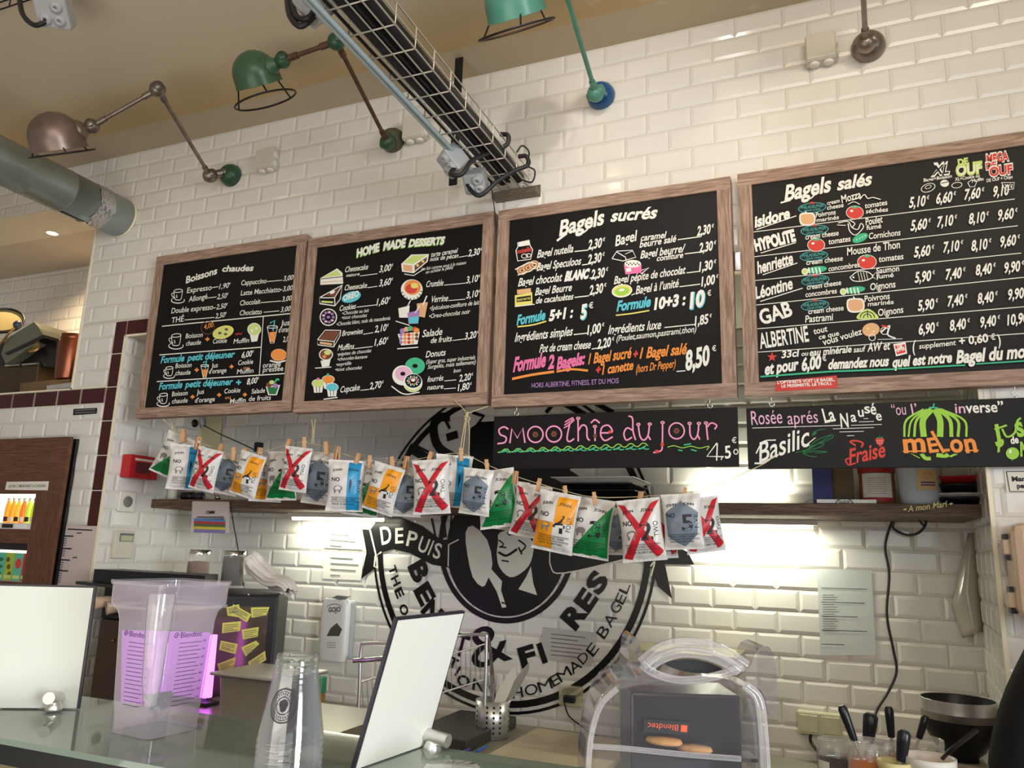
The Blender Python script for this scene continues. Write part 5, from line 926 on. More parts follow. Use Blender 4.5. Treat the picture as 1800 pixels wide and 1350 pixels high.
tube_thing('pull_cord', 'black strap hanging along the curled plastic sheet', 'strap', [on_y(1714, 936, YW-.012), on_y(1720, 970, YW-.012), on_y(1728, 1035, YW-.012), on_y(1737, 1108, YW-.012)], .0045, M_blackm, 6, 4)
a = on_y(1772, 920, -.06); o = thing('paper_dispenser', 'beige paper towel dispenser on the tiles beside the alcove', 'paper dispenser', (a.x, -.006, a.z-.2))
b = MB(); z1 = on_y(1790, 920, -.08).z; z0 = on_y(1790, 1088, -.08).z; b.box(a.x-.006, a.x+.28, -.13, -.007, z0, z1, .022); b.build('cover', mat('beige_plastic', (206, 178, 152), .28, coat=.3), o)
for py in (962, 1054):
    q = on_y(1770, py, -.06); b = MB(); b.box(a.x-.02, a.x+.012, -.085, -.045, q.z-.018, q.z+.018, .002); b.build('hinge', mat('beige_plastic', (206, 178, 152), .28), o)
    for dz in (-.026, .026): b = MB(); b.box(a.x-.016, a.x+.006, -.08, -.05, q.z+dz-.006, q.z+dz+.006); b.build('hinge_pin', M_black, o)
q0 = on_y(1765, 826, -.006); q1 = on_y(1771, 866, -.006); b = MB(); b.box(q0.x, q0.x+.16, -.0075, -.006, q1.z, q0.z); o = b.build('paper_notice', M_paper, None, (q0.x, -.006, q1.z)); tag(o, 'white framed notice lettered Mangez on the wall beside the alcove', 'notice')
P = Panel(plane_y(-.0078), (0, -1, 0)); x0, x1 = 1769, 1850; P.line([(1769, 829), (1850, 828)], 1.5, M_ink); P.line([(1769, 829), (1775, 864)], 1.5, M_ink); P.line([(1775, 864), (1850, 864)], 1.5, M_ink); P.text('Mangez', 1779, 846, 1824, 845, 8, M_ink, 0, .04); P.text('pendant', 1788, 858, 1830, 857, 8, M_ink, 0, .04); P.emit_one(o, 'lettering')
# ------------------------------------------------------------------ crisp packets on a line
M_pack = mat('glossy_white_packet', (214, 210, 206), .32, var=.05, vscale=25); M_pb = mat('packet_blue', (34, 142, 192), .38); M_pr = mat('packet_red', (192, 34, 48), .38); M_pg = mat('packet_green', (10, 122, 58), .38)
M_py = mat('packet_amber', (230, 152, 20), .38); M_ps = mat('packet_slate', (112, 124, 138), .38); M_pk = mat('packet_black_print', (30, 30, 34), .45); M_pf = mat('packet_grey_print', (126, 120, 118), .5)
BW, BH, BT = .120, .172, .027
def bagpt(u, v, side=-1, seed=0, lift=0.0):
    """u,v in 0..1 from the top left of the face"""
    e = max(0.0, 1-abs(2*u-1)**2.6); f = max(0.0, sin(pi*min(1, max(0, (v-.05)/.90))))
    t = BT*(e**.6)*(f**.55)
    pinch = 1-.085*sin(pi*v)**.8; x = (u-.5)*BW*pinch; z = -v*BH
    wr = .0026*sin(u*23+seed*1.7+v*5)*math.exp(-((v-.10)/.10)**2)+.0026*sin(u*19+seed+v*7)*math.exp(-((v-.92)/.10)**2)+.0022*sin(9*u+13*v+seed*2.1)+.0010*sin(31*(u-.5)*(v-.3)+seed)
    y = side*(t+wr*(e**.5)*(1 if .03 < v < .97 else .25)*(1 if t > .002 else .3))
    y += .0012*sin(u*60) if (v < .055 or v > .955) else 0
    return Vector((x, y+side*lift, z))
def packet_proto(kind, seed):
    o = bpy.data.objects.new('crisp_packet', None); COL.objects.link(o)
    b = MB(); b.grid(lambda u, v: bagpt(u, v, -1, seed), 26, 36); b.grid(lambda u, v: bagpt(u, v, 1, seed+3, .0004), 26, 36)
    b.build('packet', M_pack, o, fix=False)
    def patch(mb, poly, lift=.0006):
        """convex outline laid over the curved face"""
        vs = [p[1] for p in poly]; v0, v1 = min(vs), max(vs); N = 26; M_ = 12
        def span(v):
            xs = []
            for i in range(len(poly)):
                (ax, ay), (bx, by) = poly[i], poly[(i+1) % len(poly)]
                if (ay-v)*(by-v) <= 0 and abs(by-ay) > 1e-9: xs.append(ax+(bx-ax)*(v-ay)/(by-ay))
                elif abs(ay-v) < 1e-7: xs.append(ax)
            return min(xs), max(xs)
        def f(s, t): v = v0+(v1-v0)*min(.9999, max(.0001, t)); l, r = span(v); return bagpt(l+(r-l)*s, v, -1, seed, lift)
        mb.grid(f, M_, N)
    def word(mb, body, u0, v0, hgt, wid, rot=0, lift=.0011, bold=.02, sh=0):
        vs, fs, gx, gw = glyphs(body, bold); P_ = []
        for q in vs:
            a, c = (q.x-gx)/gw*wid, q.y/CAPH*hgt
            a, c = a*cos(rot)-c*sin(rot)*BH/BW*0-c*sin(rot), a*sin(rot)+c*cos(rot)
            P_.append(bagpt(min(.98, max(.02, (u0*BW+a)/BW)), min(.98, max(.02, v0-c/BH)), -1, seed, lift))
        mb.add(P_, fs)
    pat = MB(); T_ = MB()
    mats = [M_pack]
    def polys(m_, *ps):
        mats.append(m_); pat.cur = len(mats)-1
        for i, p in enumerate(ps): patch(pat, p, .0006+.0001*len(mats)+.00005*i)
    if kind == 1: polys(M_pb, [(.55, .04), (.90, .04), (.90, .97), (.55, .97)])
    if kind == 2: polys(M_pr, [(.02, .06), (.17, .07), (.98, .86), (.80, .95)], [(.80, .08), (.98, .04), (.22, .97), (.03, .93)])
    if kind == 3: polys(M_pg, [(.97, .10), (.98, .96), (.03, .96)])
    if kind == 4: polys(M_py, [(.50, .07), (.97, .07), (.97, .50), (.50, .50)], [(.03, .50), (.50, .50), (.50, .95), (.03, .95)])
    if kind == 5: polys(M_ps, [(.50, .13), (.94, .34), (.88, .74), (.52, .95), (.10, .76), (.06, .34)])
    if len(mats) > 1: pat.build('printed_pattern', mats, o, fix=False)
    word(T_, 'JOHN', .12, .23, .0075, .032, .12); word(T_, 'JOHN', .56, .20, .0075, .034, -.12)
    word(T_, 'NO', .10 if kind != 4 else .12, .42, .0125, .028); word(T_, str(kind), .50 if kind != 1 else .62, .66, .048, .036, 0, .0013, .018 if kind != 1 else .0)
    word(T_, {1: 'ONE', 2: 'TWO', 3: 'THREE', 4: 'FOUR', 5: 'FIVE'}[kind], .93, .62, .012, .042, pi/2, .0012, .0)
    for k, (v, L) in enumerate(((.72, .80), (.735, .8), (.80, .80), (.815, .8))): patch(T_, [(.12, v), (.12+L, v), (.12+L, v+.006), (.12, v+.006)], .0012)
    T_.cur = 0
    word(T_, 'HAND COOKED CRISPS', .14, .785, .0055, .080, 0, .0012, .01); word(T_, 'MADE IN BRITAIN', .16, .875, .0065, .072, 0, .0012, .0)
    T_.build('lettering', M_pk, o, fix=False)
    q = MB(); seq = [(.16, .56), (.22, .51), (.34, .50), (.42, .53), (.42, .58), (.38, .60), (.38, .65), (.34, .65), (.33, .60), (.25, .60), (.24, .65), (.20, .65), (.19, .60)]
    P_ = [bagpt(u, v, -1, seed, .0014) for u, v in seq]; q.add(P_, tessellate_polygon([P_])); q.build('animal_print', M_pf, o, fix=False)
    return o
def copytree(root):
    r = root.copy(); COL.objects.link(r)
    for ch in list(root.children): c = ch.copy(); COL.objects.link(c); c.parent = r
    return r
PROTO = {k: packet_proto(k, k*2.3) for k in (1, 2, 3, 4, 5)}; used = set()
def packet(kind, px, py, h, dx, yaw, back, label):
    y0 = -.078+back; p = on_y(px, py, y0); q = on_y(px, py+h, y0); s = (p-q).length/BH
    o = PROTO[kind] if kind not in used else copytree(PROTO[kind]); used.add(kind)
    o.location = p; o.scale = (s*1.07, s*1.07, s*1.02); o.rotation_euler = (radians(3), atan2(-dx, h)*-1 if False else math.atan2(-dx*1.45, h), radians(yaw))
    tag(o, label, 'crisp packet', 'crisp packets pegged on the line'); return p
PK_ = [(3, 322, 766, 74, -20, 25, 0.035, 'green and white packet at the far end of the line, by the red alarm'),
 (1, 331, 782, 76, 0, 48, -0.012, 'narrow blue striped packet beside the far end green packet'),
 (2, 371, 789, 72, -10, 8, -0.062, 'white packet with a red cross, first crossed packet from the alarm box'),
 (5, 407, 797, 70, -8, 30, 0.03, 'slate packet half hidden behind the first crossed packet from the alarm'),
 (4, 447, 797, 76, -14, 5, -0.034, 'amber packet whose peg overlaps the black plug'),
 (4, 474, 804, 76, 0, 55, 0.085, 'amber packet almost hidden behind the amber one with the plug'),
 (3, 499, 793, 84, 0, 5, 0.03, 'green packet hidden in part behind a crossed packet, above the lit under-shelf lamp'),
 (2, 526, 786, 76, -6, 5, -0.034, 'white packet with a red cross hanging in front of a green packet'),
 (5, 569, 795, 90, -6, 4, 0.025, 'slate packet between a crossed packet and a blue striped packet, above the under-shelf lamp'),
 (1, 611, 809, 88, 0, 30, -0.034, 'blue striped packet hanging between a slate packet and the measuring jug'),
 (3, 645, 815, 90, -6, 18, 0.025, 'white packet with a green corner hanging in front of the measuring jug'),
 (4, 686, 818, 84, -16, 6, -0.034, 'amber and white packet hanging in front of the measuring jug'),
 (5, 716, 822, 84, -2, 30, 0.025, 'slate packet squeezed between the amber packet and a crossed packet by the jug'),
 (2, 757, 808, 94, 4, 10, -0.034, 'white packet with a red cross beside the jug handle, left of the knotted twine'),
 (1, 800, 800, 90, -2, 35, 0.025, 'blue striped packet hanging right under the knotted twine'),
 (5, 842, 824, 80, -6, 2, -0.034, 'white packet with a slate shield below the smoothie sign corner'),
 (3, 868, 826, 100, 10, 8, 0.025, 'green packet sticking out behind the slate shield packet at the smoothie sign corner'),
 (5, 903, 845, 86, -4, 45, 0.085, 'slate packet turned sideways behind the first crossed packet under the smoothie sign'),
 (2, 940, 852, 92, -10, 5, 0.025, 'white packet with a red cross, first crossed packet under the smoothie sign'),
 (4, 986, 866, 104, -12, 3, -0.034, 'amber and white packet under the letters of the smoothie sign'),
 (3, 1046, 876, 104, -10, 3, 0.025, 'packet with a wide green triangle under the smoothie sign'),
 (5, 1082, 892, 82, 0, 55, 0.085, 'slate packet seen in the gap between the green triangle and large crossed packets'),
 (2, 1121, 877, 108, 8, 2, -0.034, 'large white packet with a red cross, next to the last slate packet'),
 (2, 1158, 884, 96, 4, 40, 0.025, 'crossed packet hidden behind the large crossed packet'),
 (5, 1196, 868, 96, 4, 2, -0.034, 'slate shield packet near the far right end of the line'),
 (2, 1228, 874, 96, 10, 25, 0.025, 'crossed packet peeking out behind the last slate shield packet')]
PEGS = [(323, 765), (348, 778), (388, 791), (411, 797), (432, 799), (456, 797), (507, 782), (535, 779), (574, 787), (593, 795), (629, 807), (650, 811), (690, 813), (714, 812), (756, 804), (810, 798), (856, 818), (906, 838), (947, 851), (993, 864), (1045, 875), (1126, 874), (1203, 867)]
for a in PK_: packet(*a)
M_peg = mat('pale_peg_wood', (196, 150, 108), .7, var=.15, vscale=40)
YL = -.068
line_pts = [(286, 738), (302, 752)]+PEGS[:6]+[(480, 790)]+PEGS[6:15]+PEGS[15:]+[(1240, 862), (1300, 836), (1345, 815), (1363, 800)]
tw = MB(); tw.tube([on_y(x, y-1, YL) for x, y in line_pts], .0013, 6, 3); mt = mat('pale_twine', (206, 190, 150), .8)
tag(tw.build('twine_line', mt, None, on_y(815, 800, YL)), 'thin twine line sagging under the menu boards that carries the packets', 'twine')
def cord(name, label, groups):
    b = MB()
    for g in groups: b.tube([on_y(x, y, YL+dy) for x, y, dy in g], .0016, 6, 4)
    tag(b.build(name, mt, None, on_y(groups[0][0][0], groups[0][0][1], YL)), label, 'cord')
cord('cord', 'pale cord knotted at the corner of the dessert board with two loose ends', [[(797, 702, .02), (812, 716, .01), (820, 726, 0)], [(858, 714, .02), (835, 722, .005), (820, 727, 0)], [(820, 726, 0), (815, 755, 0), (808, 797, 0)], [(821, 727, 0), (818, 755, 0), (813, 798, 0)], [(822, 724, 0), (825, 760, 0), (824, 803, 0)], [(816, 732, -.004), (826, 734, -.004), (822, 741, -.004), (816, 735, -.004)]])
cord('cord', 'pale cord looped under the dessert board in its middle', [[(548, 738, .03), (550, 757, .01), (548, 778, 0)], [(554, 738, .03), (552, 757, .01), (551, 779, 0)]])
cord('cord', 'pale cord tied under the hot drinks board at the far end of the line', [[(287, 737, .02), (300, 746, .005), (306, 751, 0)], [(298, 737, .02), (303, 746, 0), (303, 756, 0), (320, 764, 0)]])
def peg_proto():
    o = bpy.data.objects.new('clothes_peg', None); COL.objects.link(o)
    for s in (-1, 1): b = MB(); b.prism([(-.0045, s*.0012, .014), (.0045, s*.0012, .014), (.0045, s*.0012, -.018), (-.0045, s*.0012, -.018)], (0, s*.0045, 0)); j = b.build('jaw', M_peg, o); j.rotation_euler = (s*.07, 0, 0)
    b = MB(); b.tube([(-.006, 0, .002), (.006, 0, .002)], .0032, 8); b.build('spring', M_steel, o); return o
pg = peg_proto()
where = ['at the far end of the line by the alarm', 'on the narrow blue packet at the far end', 'on the first crossed packet from the alarm', 'on the slate packet behind the first crossed packet', 'beside the amber packet with the plug', 'overlapping the black plug', 'on the green packet above the under-shelf lamp', 'at the looped middle cord', 'on the slate packet above the under-shelf lamp', 'between that slate packet and the blue striped one', 'on the blue striped packet left of the jug', 'on the green cornered packet before the jug', 'on the amber packet before the jug', 'on the squeezed slate packet by the jug', 'on the crossed packet left of the knotted cord', 'under the knotted cord', 'on the slate shield packet at the smoothie sign corner', 'on the sideways slate packet under the smoothie sign', 'on the first crossed packet under the smoothie sign', 'on the amber packet under the smoothie sign', 'on the green triangle packet', 'on the large crossed packet', 'on the last slate shield packet']
for i, (x, y) in enumerate(PEGS):
    o = pg if i == 0 else copytree(pg); p = on_y(x, y, -.094); o.location = p; o.rotation_euler = (0, radians((-8, 6, 12, -5)[i % 4]), radians((20, -25, 10, 35)[i % 4]))
    s = (on_y(x, y, -.094)-on_y(x, y+26, -.094)).length/.036; o.scale = (s, s, s); tag(o, 'wooden clothes peg '+where[i], 'peg', 'wooden pegs on the line')
# ------------------------------------------------------------------ pass-through with the coffee machine
M_mach = mat('grey_green_metal', (116, 118, 100), .35, metal=.4); M_cop = mat('copper', (150, 92, 70), .3, metal=1.0); M_dk = mat('dark_machine', (26, 22, 22), .3); M_brass = mat('brass_fitting', (186, 150, 90), .35, metal=.9); M_grnd = mat('ground_wood', (112, 88, 58), .6, var=.25)
yS = .12
def L(px, py, y=yS): return on_y(px, py, y)
zs = ZS+.0065
o = thing('coffee_machine', 'dark coffee machine with a tilted grey green hood standing in the pass-through', 'coffee machine', (L(40, 690).x, .2, zs))
def slab(poly, y0, y1): return [on_y(x, y, y0) for x, y in poly], (0, y1-y0, 0)
def part(poly, y0, y1, nm, m_, par): b = MB(); P_, d = slab(poly, y0, y1); b.prism(P_, d); return b.build(nm, m_, par)
bb = L(-60, 690); x1 = L(66, 690).x
b = MB(); b.box(bb.x, x1, .10, .50, zs, L(40, 640).z, .006); b.build('body', mat('bronze_brown', (84, 68, 50), .35, metal=.6, var=.2), o)
part([(-60, 640), (96, 645), (100, 600), (60, 596), (-60, 606)], .11, .48, 'upper_body', M_dk, o)
part([(2, 622), (10, 640), (78, 592), (70, 578), (60, 566), (40, 578), (10, 596)], .06, .42, 'hood', M_mach, o)
part([(8, 621), (12, 624), (78, 594), (76, 588)], .055, .43, 'hood_edge', M_dk, o)
b = MB(); q = L(62, 614, .09); b.lathe([(0, -.003), (.02, -.003), (.032, .004), (.030, .012), (0, .014)], q, (.15, -.8, .55), 28); b.build('gauge', M_brass, o)
b = MB(); q = L(31, 571, .07); b.ball(q, .021, 18); b.build('knob', mat('blue_grey_knob', (64, 66, 84), .25), o)
b = MB(); b.lathe([(.088, 0), (.096, .004), (.096, .016), (.088, .018), (.088, 0)], L(6, 566, .10), (.45, -.55, .5), 40); b.build('hopper_ring', M_dk, o)
b = MB(); b.lathe([(0, .006), (.088, .006)], L(6, 566, .10), (.45, -.55, .5), 40); b.build('hopper_window', mat('amber_window', (150, 136, 96), .2), o)
b = MB(); b.tube([L(0, 606, .05), L(14, 588, .05), L(26, 576, .06)], .006, 8, 5); b.build('lever', M_brass, o)
for i, (x, y) in enumerate(((10, 643), (40, 641))): b = MB(); b.tube([L(x, y, .09), L(x+26, y-2, .09)], .006, 10); b.build('steam_pipe', M_chrome, o)
o = thing('machine_drip_tray', 'brown wooden stand below the coffee machine spout, in front of the copper canister', 'stand', (L(85, 686).x, .15, zs)); XQ = L(138, 672, .07).x; b = MB(); b.box(x1+.012, XQ, .02, .30, zs, zs+.052, .004); b.build('plinth', M_grnd, o)
c_x = L(117, 672, .075).x
for i in range(3): b = MB(); b.box(x1+.016, c_x-.07, .06+.08*i, .08+.08*i, zs+.052, zs+.056); b.build('slat', M_dk, o)
part([(82, 678), (126, 672), (126, 681), (82, 685)], .004, .016, 'caption_plate', M_steel, o)
c = L(117, 672, .075); o = thing('copper_canister', 'shiny copper canister standing against the pass-through edge', 'canister', (c.x, .075, zs+.058)); r = .058; h = on_y(120, 590, .075).z-zs-.058
b = MB(); b.lathe([(0, 0), (r*.84, 0), (r*.9, .01), (r*1.0, h*.35), (r*1.02, h*.6), (r*.97, h*.86), (r*.94, h*.88)], (c.x, .075, zs+.058), (0, 0, 1), 40); b.build('body', M_cop, o)
b = MB(); b.lathe([(r*.93, h*.885), (r*.95, h*.9), (r*.9, h*.99), (r*.8, h), (0, h)], (c.x, .075, zs+.058), (0, 0, 1), 40); b.build('lid', M_cop, o)
# ------------------------------------------------------------------ drinks cabinet under it
M_cab = wood('brown_cabinet_wood', (84, 52, 34), (112, 74, 52)); yc0, yc1 = -.055, -.007
q = lambda x, y: on_y(x, y, yc0)
X1 = q(103, 900).x; ZC1 = q(111, 768).z; ZC0 = .05; xh = q(58, 900).x; zA1, zA0, zB1, zB0 = q(30, 868).z, q(30, 930).z, q(30, 955).z, q(30, 1023).z; XC0 = -4.4
o = thing('drinks_cabinet', 'brown wooden drinks cabinet with two lit shelves standing against the tiled wall', 'drinks cabinet', (X1, yc0, ZC0))
for nm, p0, p1, ax in (('door_panel', (XC0, zA1), (X1, ZC1), 0), ('door_panel', (xh, ZC0), (X1, zA1), 1), ('door_panel', (XC0, zB1), (xh, zA0), 0), ('door_panel', (XC0, ZC0), (xh, zB0), 0)):
    b = MB(); bar(b, p0, p1, ax, yc0, yc1-.03, .1); b.build(nm, M_cab, o)
b = MB(); b.box(XC0, X1-.004, yc1-.012, yc1, ZC0, ZC1-.004); b.build('back_panel', M_dk, o)
b = MB(); b.box(XC0, xh+.02, yc1-.014, yc1-.0125, zA0-.005, zA1+.01); b.build('backlight', mat('shelf_backlight', (255, 244, 214), .4, emit=2.6), o)
b = MB(); b.box(XC0, xh+.02, yc1-.014, yc1-.0125, zB0-.005, zB1-.03); b.build('backlight', mat('shelf_backlight_dim', (255, 250, 236), .4, emit=1.2), o)
b = MB(); b.box(XC0, xh, yc0+.004, yc1-.016, zA0, zA0+.002); b.box(XC0, xh, yc0+.002, yc0+.004, zA0, zA0+.026); prl = b.build('price_rail', M_paper, o)
b = MB(); b.box(XC0, xh, yc0+.004, yc1-.016, zB0, zB0+.004); b.build('shelf', M_steel, o)
for i in range(3): b = MB(); x = xh-.10-.085*i; b.box(x, x+.07, yc0+.001, yc0+.002, zA0+.004, zA0+.021); b.build('price_label', M_ink if i % 2 else mat('label_white', (240, 240, 240), .6), prl)
P = Panel(plane_y(yc0-.0008), (0, -1, 0)); b = MB(); k = [on_y(*p, yc0) for p in ((12, 847), (86, 846), (84, 862), (9, 861))]; b.prism(k, (0, -.0008, 0)); sg = b.build('caption_card', M_paper, o)
P.text('LES PRIX COMPRENNENT LA CONSIGNE', 15, 857, 80, 856, 4.5, MG, 0, .01); P.emit_one(sg, 'lettering')
def bottle(label, x, m_, i):
    c = (x, -.034, zA0+.0025); t_ = thing('juice_bottle', label, 'bottle', c, 'juice bottles in the drinks cabinet'); b = MB(); b.lathe([(0, 0), (.011, 0), (.0125, .004), (.0125, .075), (.0105, .10), (.007, .116), (.007, .122)], c, (0, 0, 1), 20, 1.5 if 0 else 1); b.build('body', m_, t_); b = MB(); b.lathe([(.0082, .118), (.0082, .132), (0, .1325)], c, (0, 0, 1), 16); b.build('cap', M_white, t_); label_wrap(t_, c, .0128, .03, .05, 200, 340, M_ink if i % 2 else M_paper)
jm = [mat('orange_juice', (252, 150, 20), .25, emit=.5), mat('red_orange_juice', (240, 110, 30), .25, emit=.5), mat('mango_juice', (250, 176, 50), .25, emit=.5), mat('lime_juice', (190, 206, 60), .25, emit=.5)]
for i, (k, lb) in enumerate(((3, 'lime coloured bottle at the end of the upper lit shelf of the drinks cabinet'), (3, 'second lime coloured bottle on the upper lit shelf of the drinks cabinet'), (1, 'red orange bottle on the upper lit shelf of the drinks cabinet'), (2, 'mango coloured bottle on the upper lit shelf of the drinks cabinet'), (0, 'deep orange bottle on the upper lit shelf, fifth from the cabinet edge'), (0, 'deep orange bottle on the upper lit shelf, next to the frame edge'))): bottle(lb, xh-.022-.034*i, jm[k], i)
cm = [mat('carton_red', (206, 60, 60), .5), mat('carton_mint', (96, 190, 160), .5), mat('carton_lime', (176, 190, 60), .5)]
for i, (k, lb) in enumerate(((0, 'red drink carton at the edge of the lower lit shelf'), (1, 'mint green carton with a red strawberry on the lower lit shelf'), (2, 'lime green carton on the lower lit shelf'), (1, 'mint green carton at the frame edge of the lower lit shelf'))):
    w_ = .018 if i == 0 else .052; x1_ = xh-.004-(.022 if i else 0)-.055*max(0, i-1); c = (x1_-w_/2, -.036, zB0+.0045); t_ = thing('drink_carton', lb, 'carton', c, 'drink cartons in the drinks cabinet'); b = MB(); b.box(x1_-w_, x1_, -.048, -.024, zB0+.0045, zB0+.118); b.build('body', cm[k], t_)
    d = MB(); y_ = -.0484
    def blob(cx, cz, rx, rz): 
        pts = [Vector((cx+rx*cos(a), y_, cz+rz*sin(a))) for a in [2*pi*j/18 for j in range(18)]]; d.add(pts, tessellate_polygon([pts]))
    if i == 1: blob(x1_-w_*.45, zB0+.075, .019, .022); d.build('fruit_print', RD, t_, fix=False)
    if i == 2: [blob(x1_-w_*(.3+.2*j), zB0+.03+.03*j, .012, .011) for j in range(3)]; d.build('fruit_print', mat('olive_print', (86, 96, 34), .5), t_, fix=False)
    if i == 3: [blob(x1_-w_*.5, zB0+.03+.03*j, .015, .008) for j in range(3)]; d.build('fruit_print', DG, t_, fix=False)
    l_ = MB(); l_.box(x1_-w_*.9, x1_-w_*.1, -.0488, -.0484, zB0+.012, zB0+.026); l_.build('name_print', LM, t_)
o = sheet('paper_list', 'long pinkish price list pinned on the tiles beside the drinks cabinet', 'notice', ((112, 922), (172, 926), (160, 1032), (96, 1032)), plane_y(-.0055), pk, .0006)
P = Panel(plane_y(-.0068), (0, -1, 0)); P.line([(119, 930), (162, 932)], 1.5, M_ink); P.line([(135, 937), (144, 937)], 1.2, M_ink)
for gx, gy, n in ((113, 942, 4), (110, 964, 3), (107, 984, 4), (104, 1003, 5)):
    P.line([(gx, gy), (gx+16, gy+.6)], 1.6, M_ink)
    for j in range(n): P.line([(gx-.8-j*.8, gy+4.5+j*4), (gx+5-j*.8, gy+4.7+j*4)], 1.1, MG)
P.line([(128, 980), (136, 980)], 1.2, M_ink); P.emit_one(o, 'lettering')
b = MB(); k = [on_y(*p, -.0055) for p in ((130, 719), (171, 717), (170, 727), (129, 730))]; b.prism(k, (0, -.002, 0)); o = b.build('caption_strip', M_black, None, k[0]); tag(o, 'small black caption strip with two pale lines, under the burgundy tile row', 'sign')
P = Panel(plane_y(-.0078), (0, -1, 0)); P.line([(133, 721.5), (168, 719.6)], 1.6, MG); P.line([(132, 726), (168, 724)], 1.6, MG); P.emit_one(o, 'lettering')
# ------------------------------------------------------------------ back worktop with sink
ZC = .86
M_top = mat('grey_worktop', (150, 144, 130), .4, var=.06); M_st2 = mat('sink_steel', (176, 172, 160), .3, metal=.9)
sx0, sx1, sy0, sy1 = -1.93, -1.40, .09, .46; yw0 = -.02
b = MB()
b.box(XL+.008, sx0, yw0, YB-.008, ZC-.04, ZC); b.box(sx1, XR-.008, yw0, YB-.008, ZC-.04, ZC); b.box(sx0, sx1, yw0, sy0, ZC-.04, ZC); b.box(sx0, sx1, sy1, YB-.008, ZC-.04, ZC)
tag(b.build('worktop', M_top, None, (0, 0, ZC)), 'long grey worktop along the foot of the alcove tiles', 'worktop')
b = MB(); b.box(XL+.01, XR-.01, yw0+.03, yw0+.06, .0, ZC-.041); b.box(XL+.01, XR-.01, yw0+.06, YB-.01, .0, .02); tag(b.build('base_cabinet', mat('cabinet_grey', (120, 116, 108), .5), None, (0, .1, 0)), 'plain grey base cabinet under the long worktop', 'cabinet')
o = thing('sink', 'stainless steel sink let into the worktop below the soap dispenser', 'sink', ((sx0+sx1)/2, .27, ZC)); b = MB()
def rr(x0, x1, y0, y1, r, z, n=6):
    out = []
    for cx, cy, a0 in ((x1-r, y1-r, 0), (x0+r, y1-r, 90), (x0+r, y0+r, 180), (x1-r, y0+r, 270)):
        for k in range(n+1): a = radians(a0+90*k/n); out.append(Vector((cx+r*cos(a), cy+r*sin(a), z)))
    return out
R_ = [rr(sx0-.02, sx1+.02, sy0-.02, sy1+.02, .05, ZC+.001), rr(sx0-.016, sx1+.016, sy0-.016, sy1+.016, .05, ZC+.006), rr(sx0+.012, sx1-.012, sy0+.012, sy1-.012, .06, ZC+.004), rr(sx0+.02, sx1-.02, sy0+.02, sy1-.02, .06, ZC-.14), rr(sx0+.05, sx1-.05, sy0+.05, sy1-.05, .05, ZC-.16)]
n = len(R_[0]); vs = [p for r in R_ for p in r]; b.add(vs, [(i*n+k, i*n+(k+1) % n, (i+1)*n+(k+1) % n, (i+1)*n+k) for i in range(4) for k in range(n)], True); b.add(R_[-1], [list(range(n))]); b.build('basin', M_st2, o)
b = MB(); b.lathe([(.0, .004), (.03, .004), (.034, .001)], ((sx0+sx1)/2, .27, ZC-.16), (0, 0, 1), 24); b.build('drain', M_chrome, o)
# dish rack over the sink
def ZP_(px, py, y): return on_y(px, py, y)
o = thing('dish_rack', 'thin metal dish rack standing beside the sink behind the white panel', 'rack', tuple(ZP_(640, 1300, .12)))
def rail(pts, r, nm, sm=4): b = MB(); b.tube(pts, r, 8, sm); return b.build(nm, M_steel, o)
y_ = .10; y2 = .30
rail([ZP_(628, 1292, y_), ZP_(632, 1200, y_), ZP_(635, 1140, y_), ZP_(645, 1131, y_), ZP_(700, 1130, y_+.02), ZP_(800, 1118, y2), ZP_(850, 1116, y2), ZP_(855, 1130, y2), ZP_(852, 1240, y2)], .006, 'frame_rail', 5)
b = MB(); b.tube([ZP_(622, 1162, y_-.012), ZP_(700, 1156, y_-.012)], .009, 12); b.build('towel_bar', M_chrome, o)
b = MB()
for i in range(26): t = i/25; a = ZP_(636, 1198, y_).lerp(ZP_(852, 1130, y2), t); b.tube([a, a+Vector((-.02, .06, -.13))], .0014, 5)
b.tube([ZP_(633, 1200, y_), ZP_(852, 1132, y2)], .003, 6); a0, a1 = ZP_(633, 1200, y_)+Vector((-.02, .06, -.13)), ZP_(852, 1132, y2)+Vector((-.02, .06, -.13)); b.tube([a0, a1], .003, 6); b.build('wire_mesh', M_steel, o)
# green bottle by the sink
c = on_z(559, 1246, ZC); jar('washing_up_bottle', 'small amber bottle with a green cap behind the cup stack at the sink', 'bottle', (c.x, min(c.y, .56), ZC+.001), .026, .085, mat('amber_plastic', (150, 110, 50), .3), mat('green_cap', (40, 120, 80), .4), .06)
# black tray/hob at the wall, cutlery pot
k = [on_z(*p, ZC+.045) for p in ((742, 1262), (842, 1276), (835, 1282), (735, 1318))]; x0 = -1.33; b = MB()
b.box(x0, -1.09, .12, .56, ZC+.001, ZC+.042, .004); tag(b.build('griddle', mat('dark_grey_metal', (70, 66, 62), .4, metal=.4), None, (x0, .3, ZC)), 'flat dark metal griddle behind the white panel, beside the cutlery pot', 'griddle')
c = on_z(868, 1294, ZC); c = (c.x, c.y-.02, ZC+.001); o = thing('cutlery_pot', 'perforated steel cutlery pot full of forks and knives', 'pot', c); r, h = .062, .128
b = MB(); b.lathe([(0, .001), (r, .001), (r, h), (r*.97, h), (r*.97, .004)], c, (0, 0, 1), 40); b.build('body', M_steel, o); b = MB()
for i in range(16):
    if i % 4 == 3: continue
    for j in range(6):
        a = 2*pi*i/16+.1; d = Vector((cos(a), sin(a), 0)); b.lathe([(.0045, 0), (0, .0003)], Vector(c)+d*(r+.0002)+Vector((0, 0, .025+.017*j)), d, 10)
b.build('hole_pattern', M_blackm, o, fix=False)
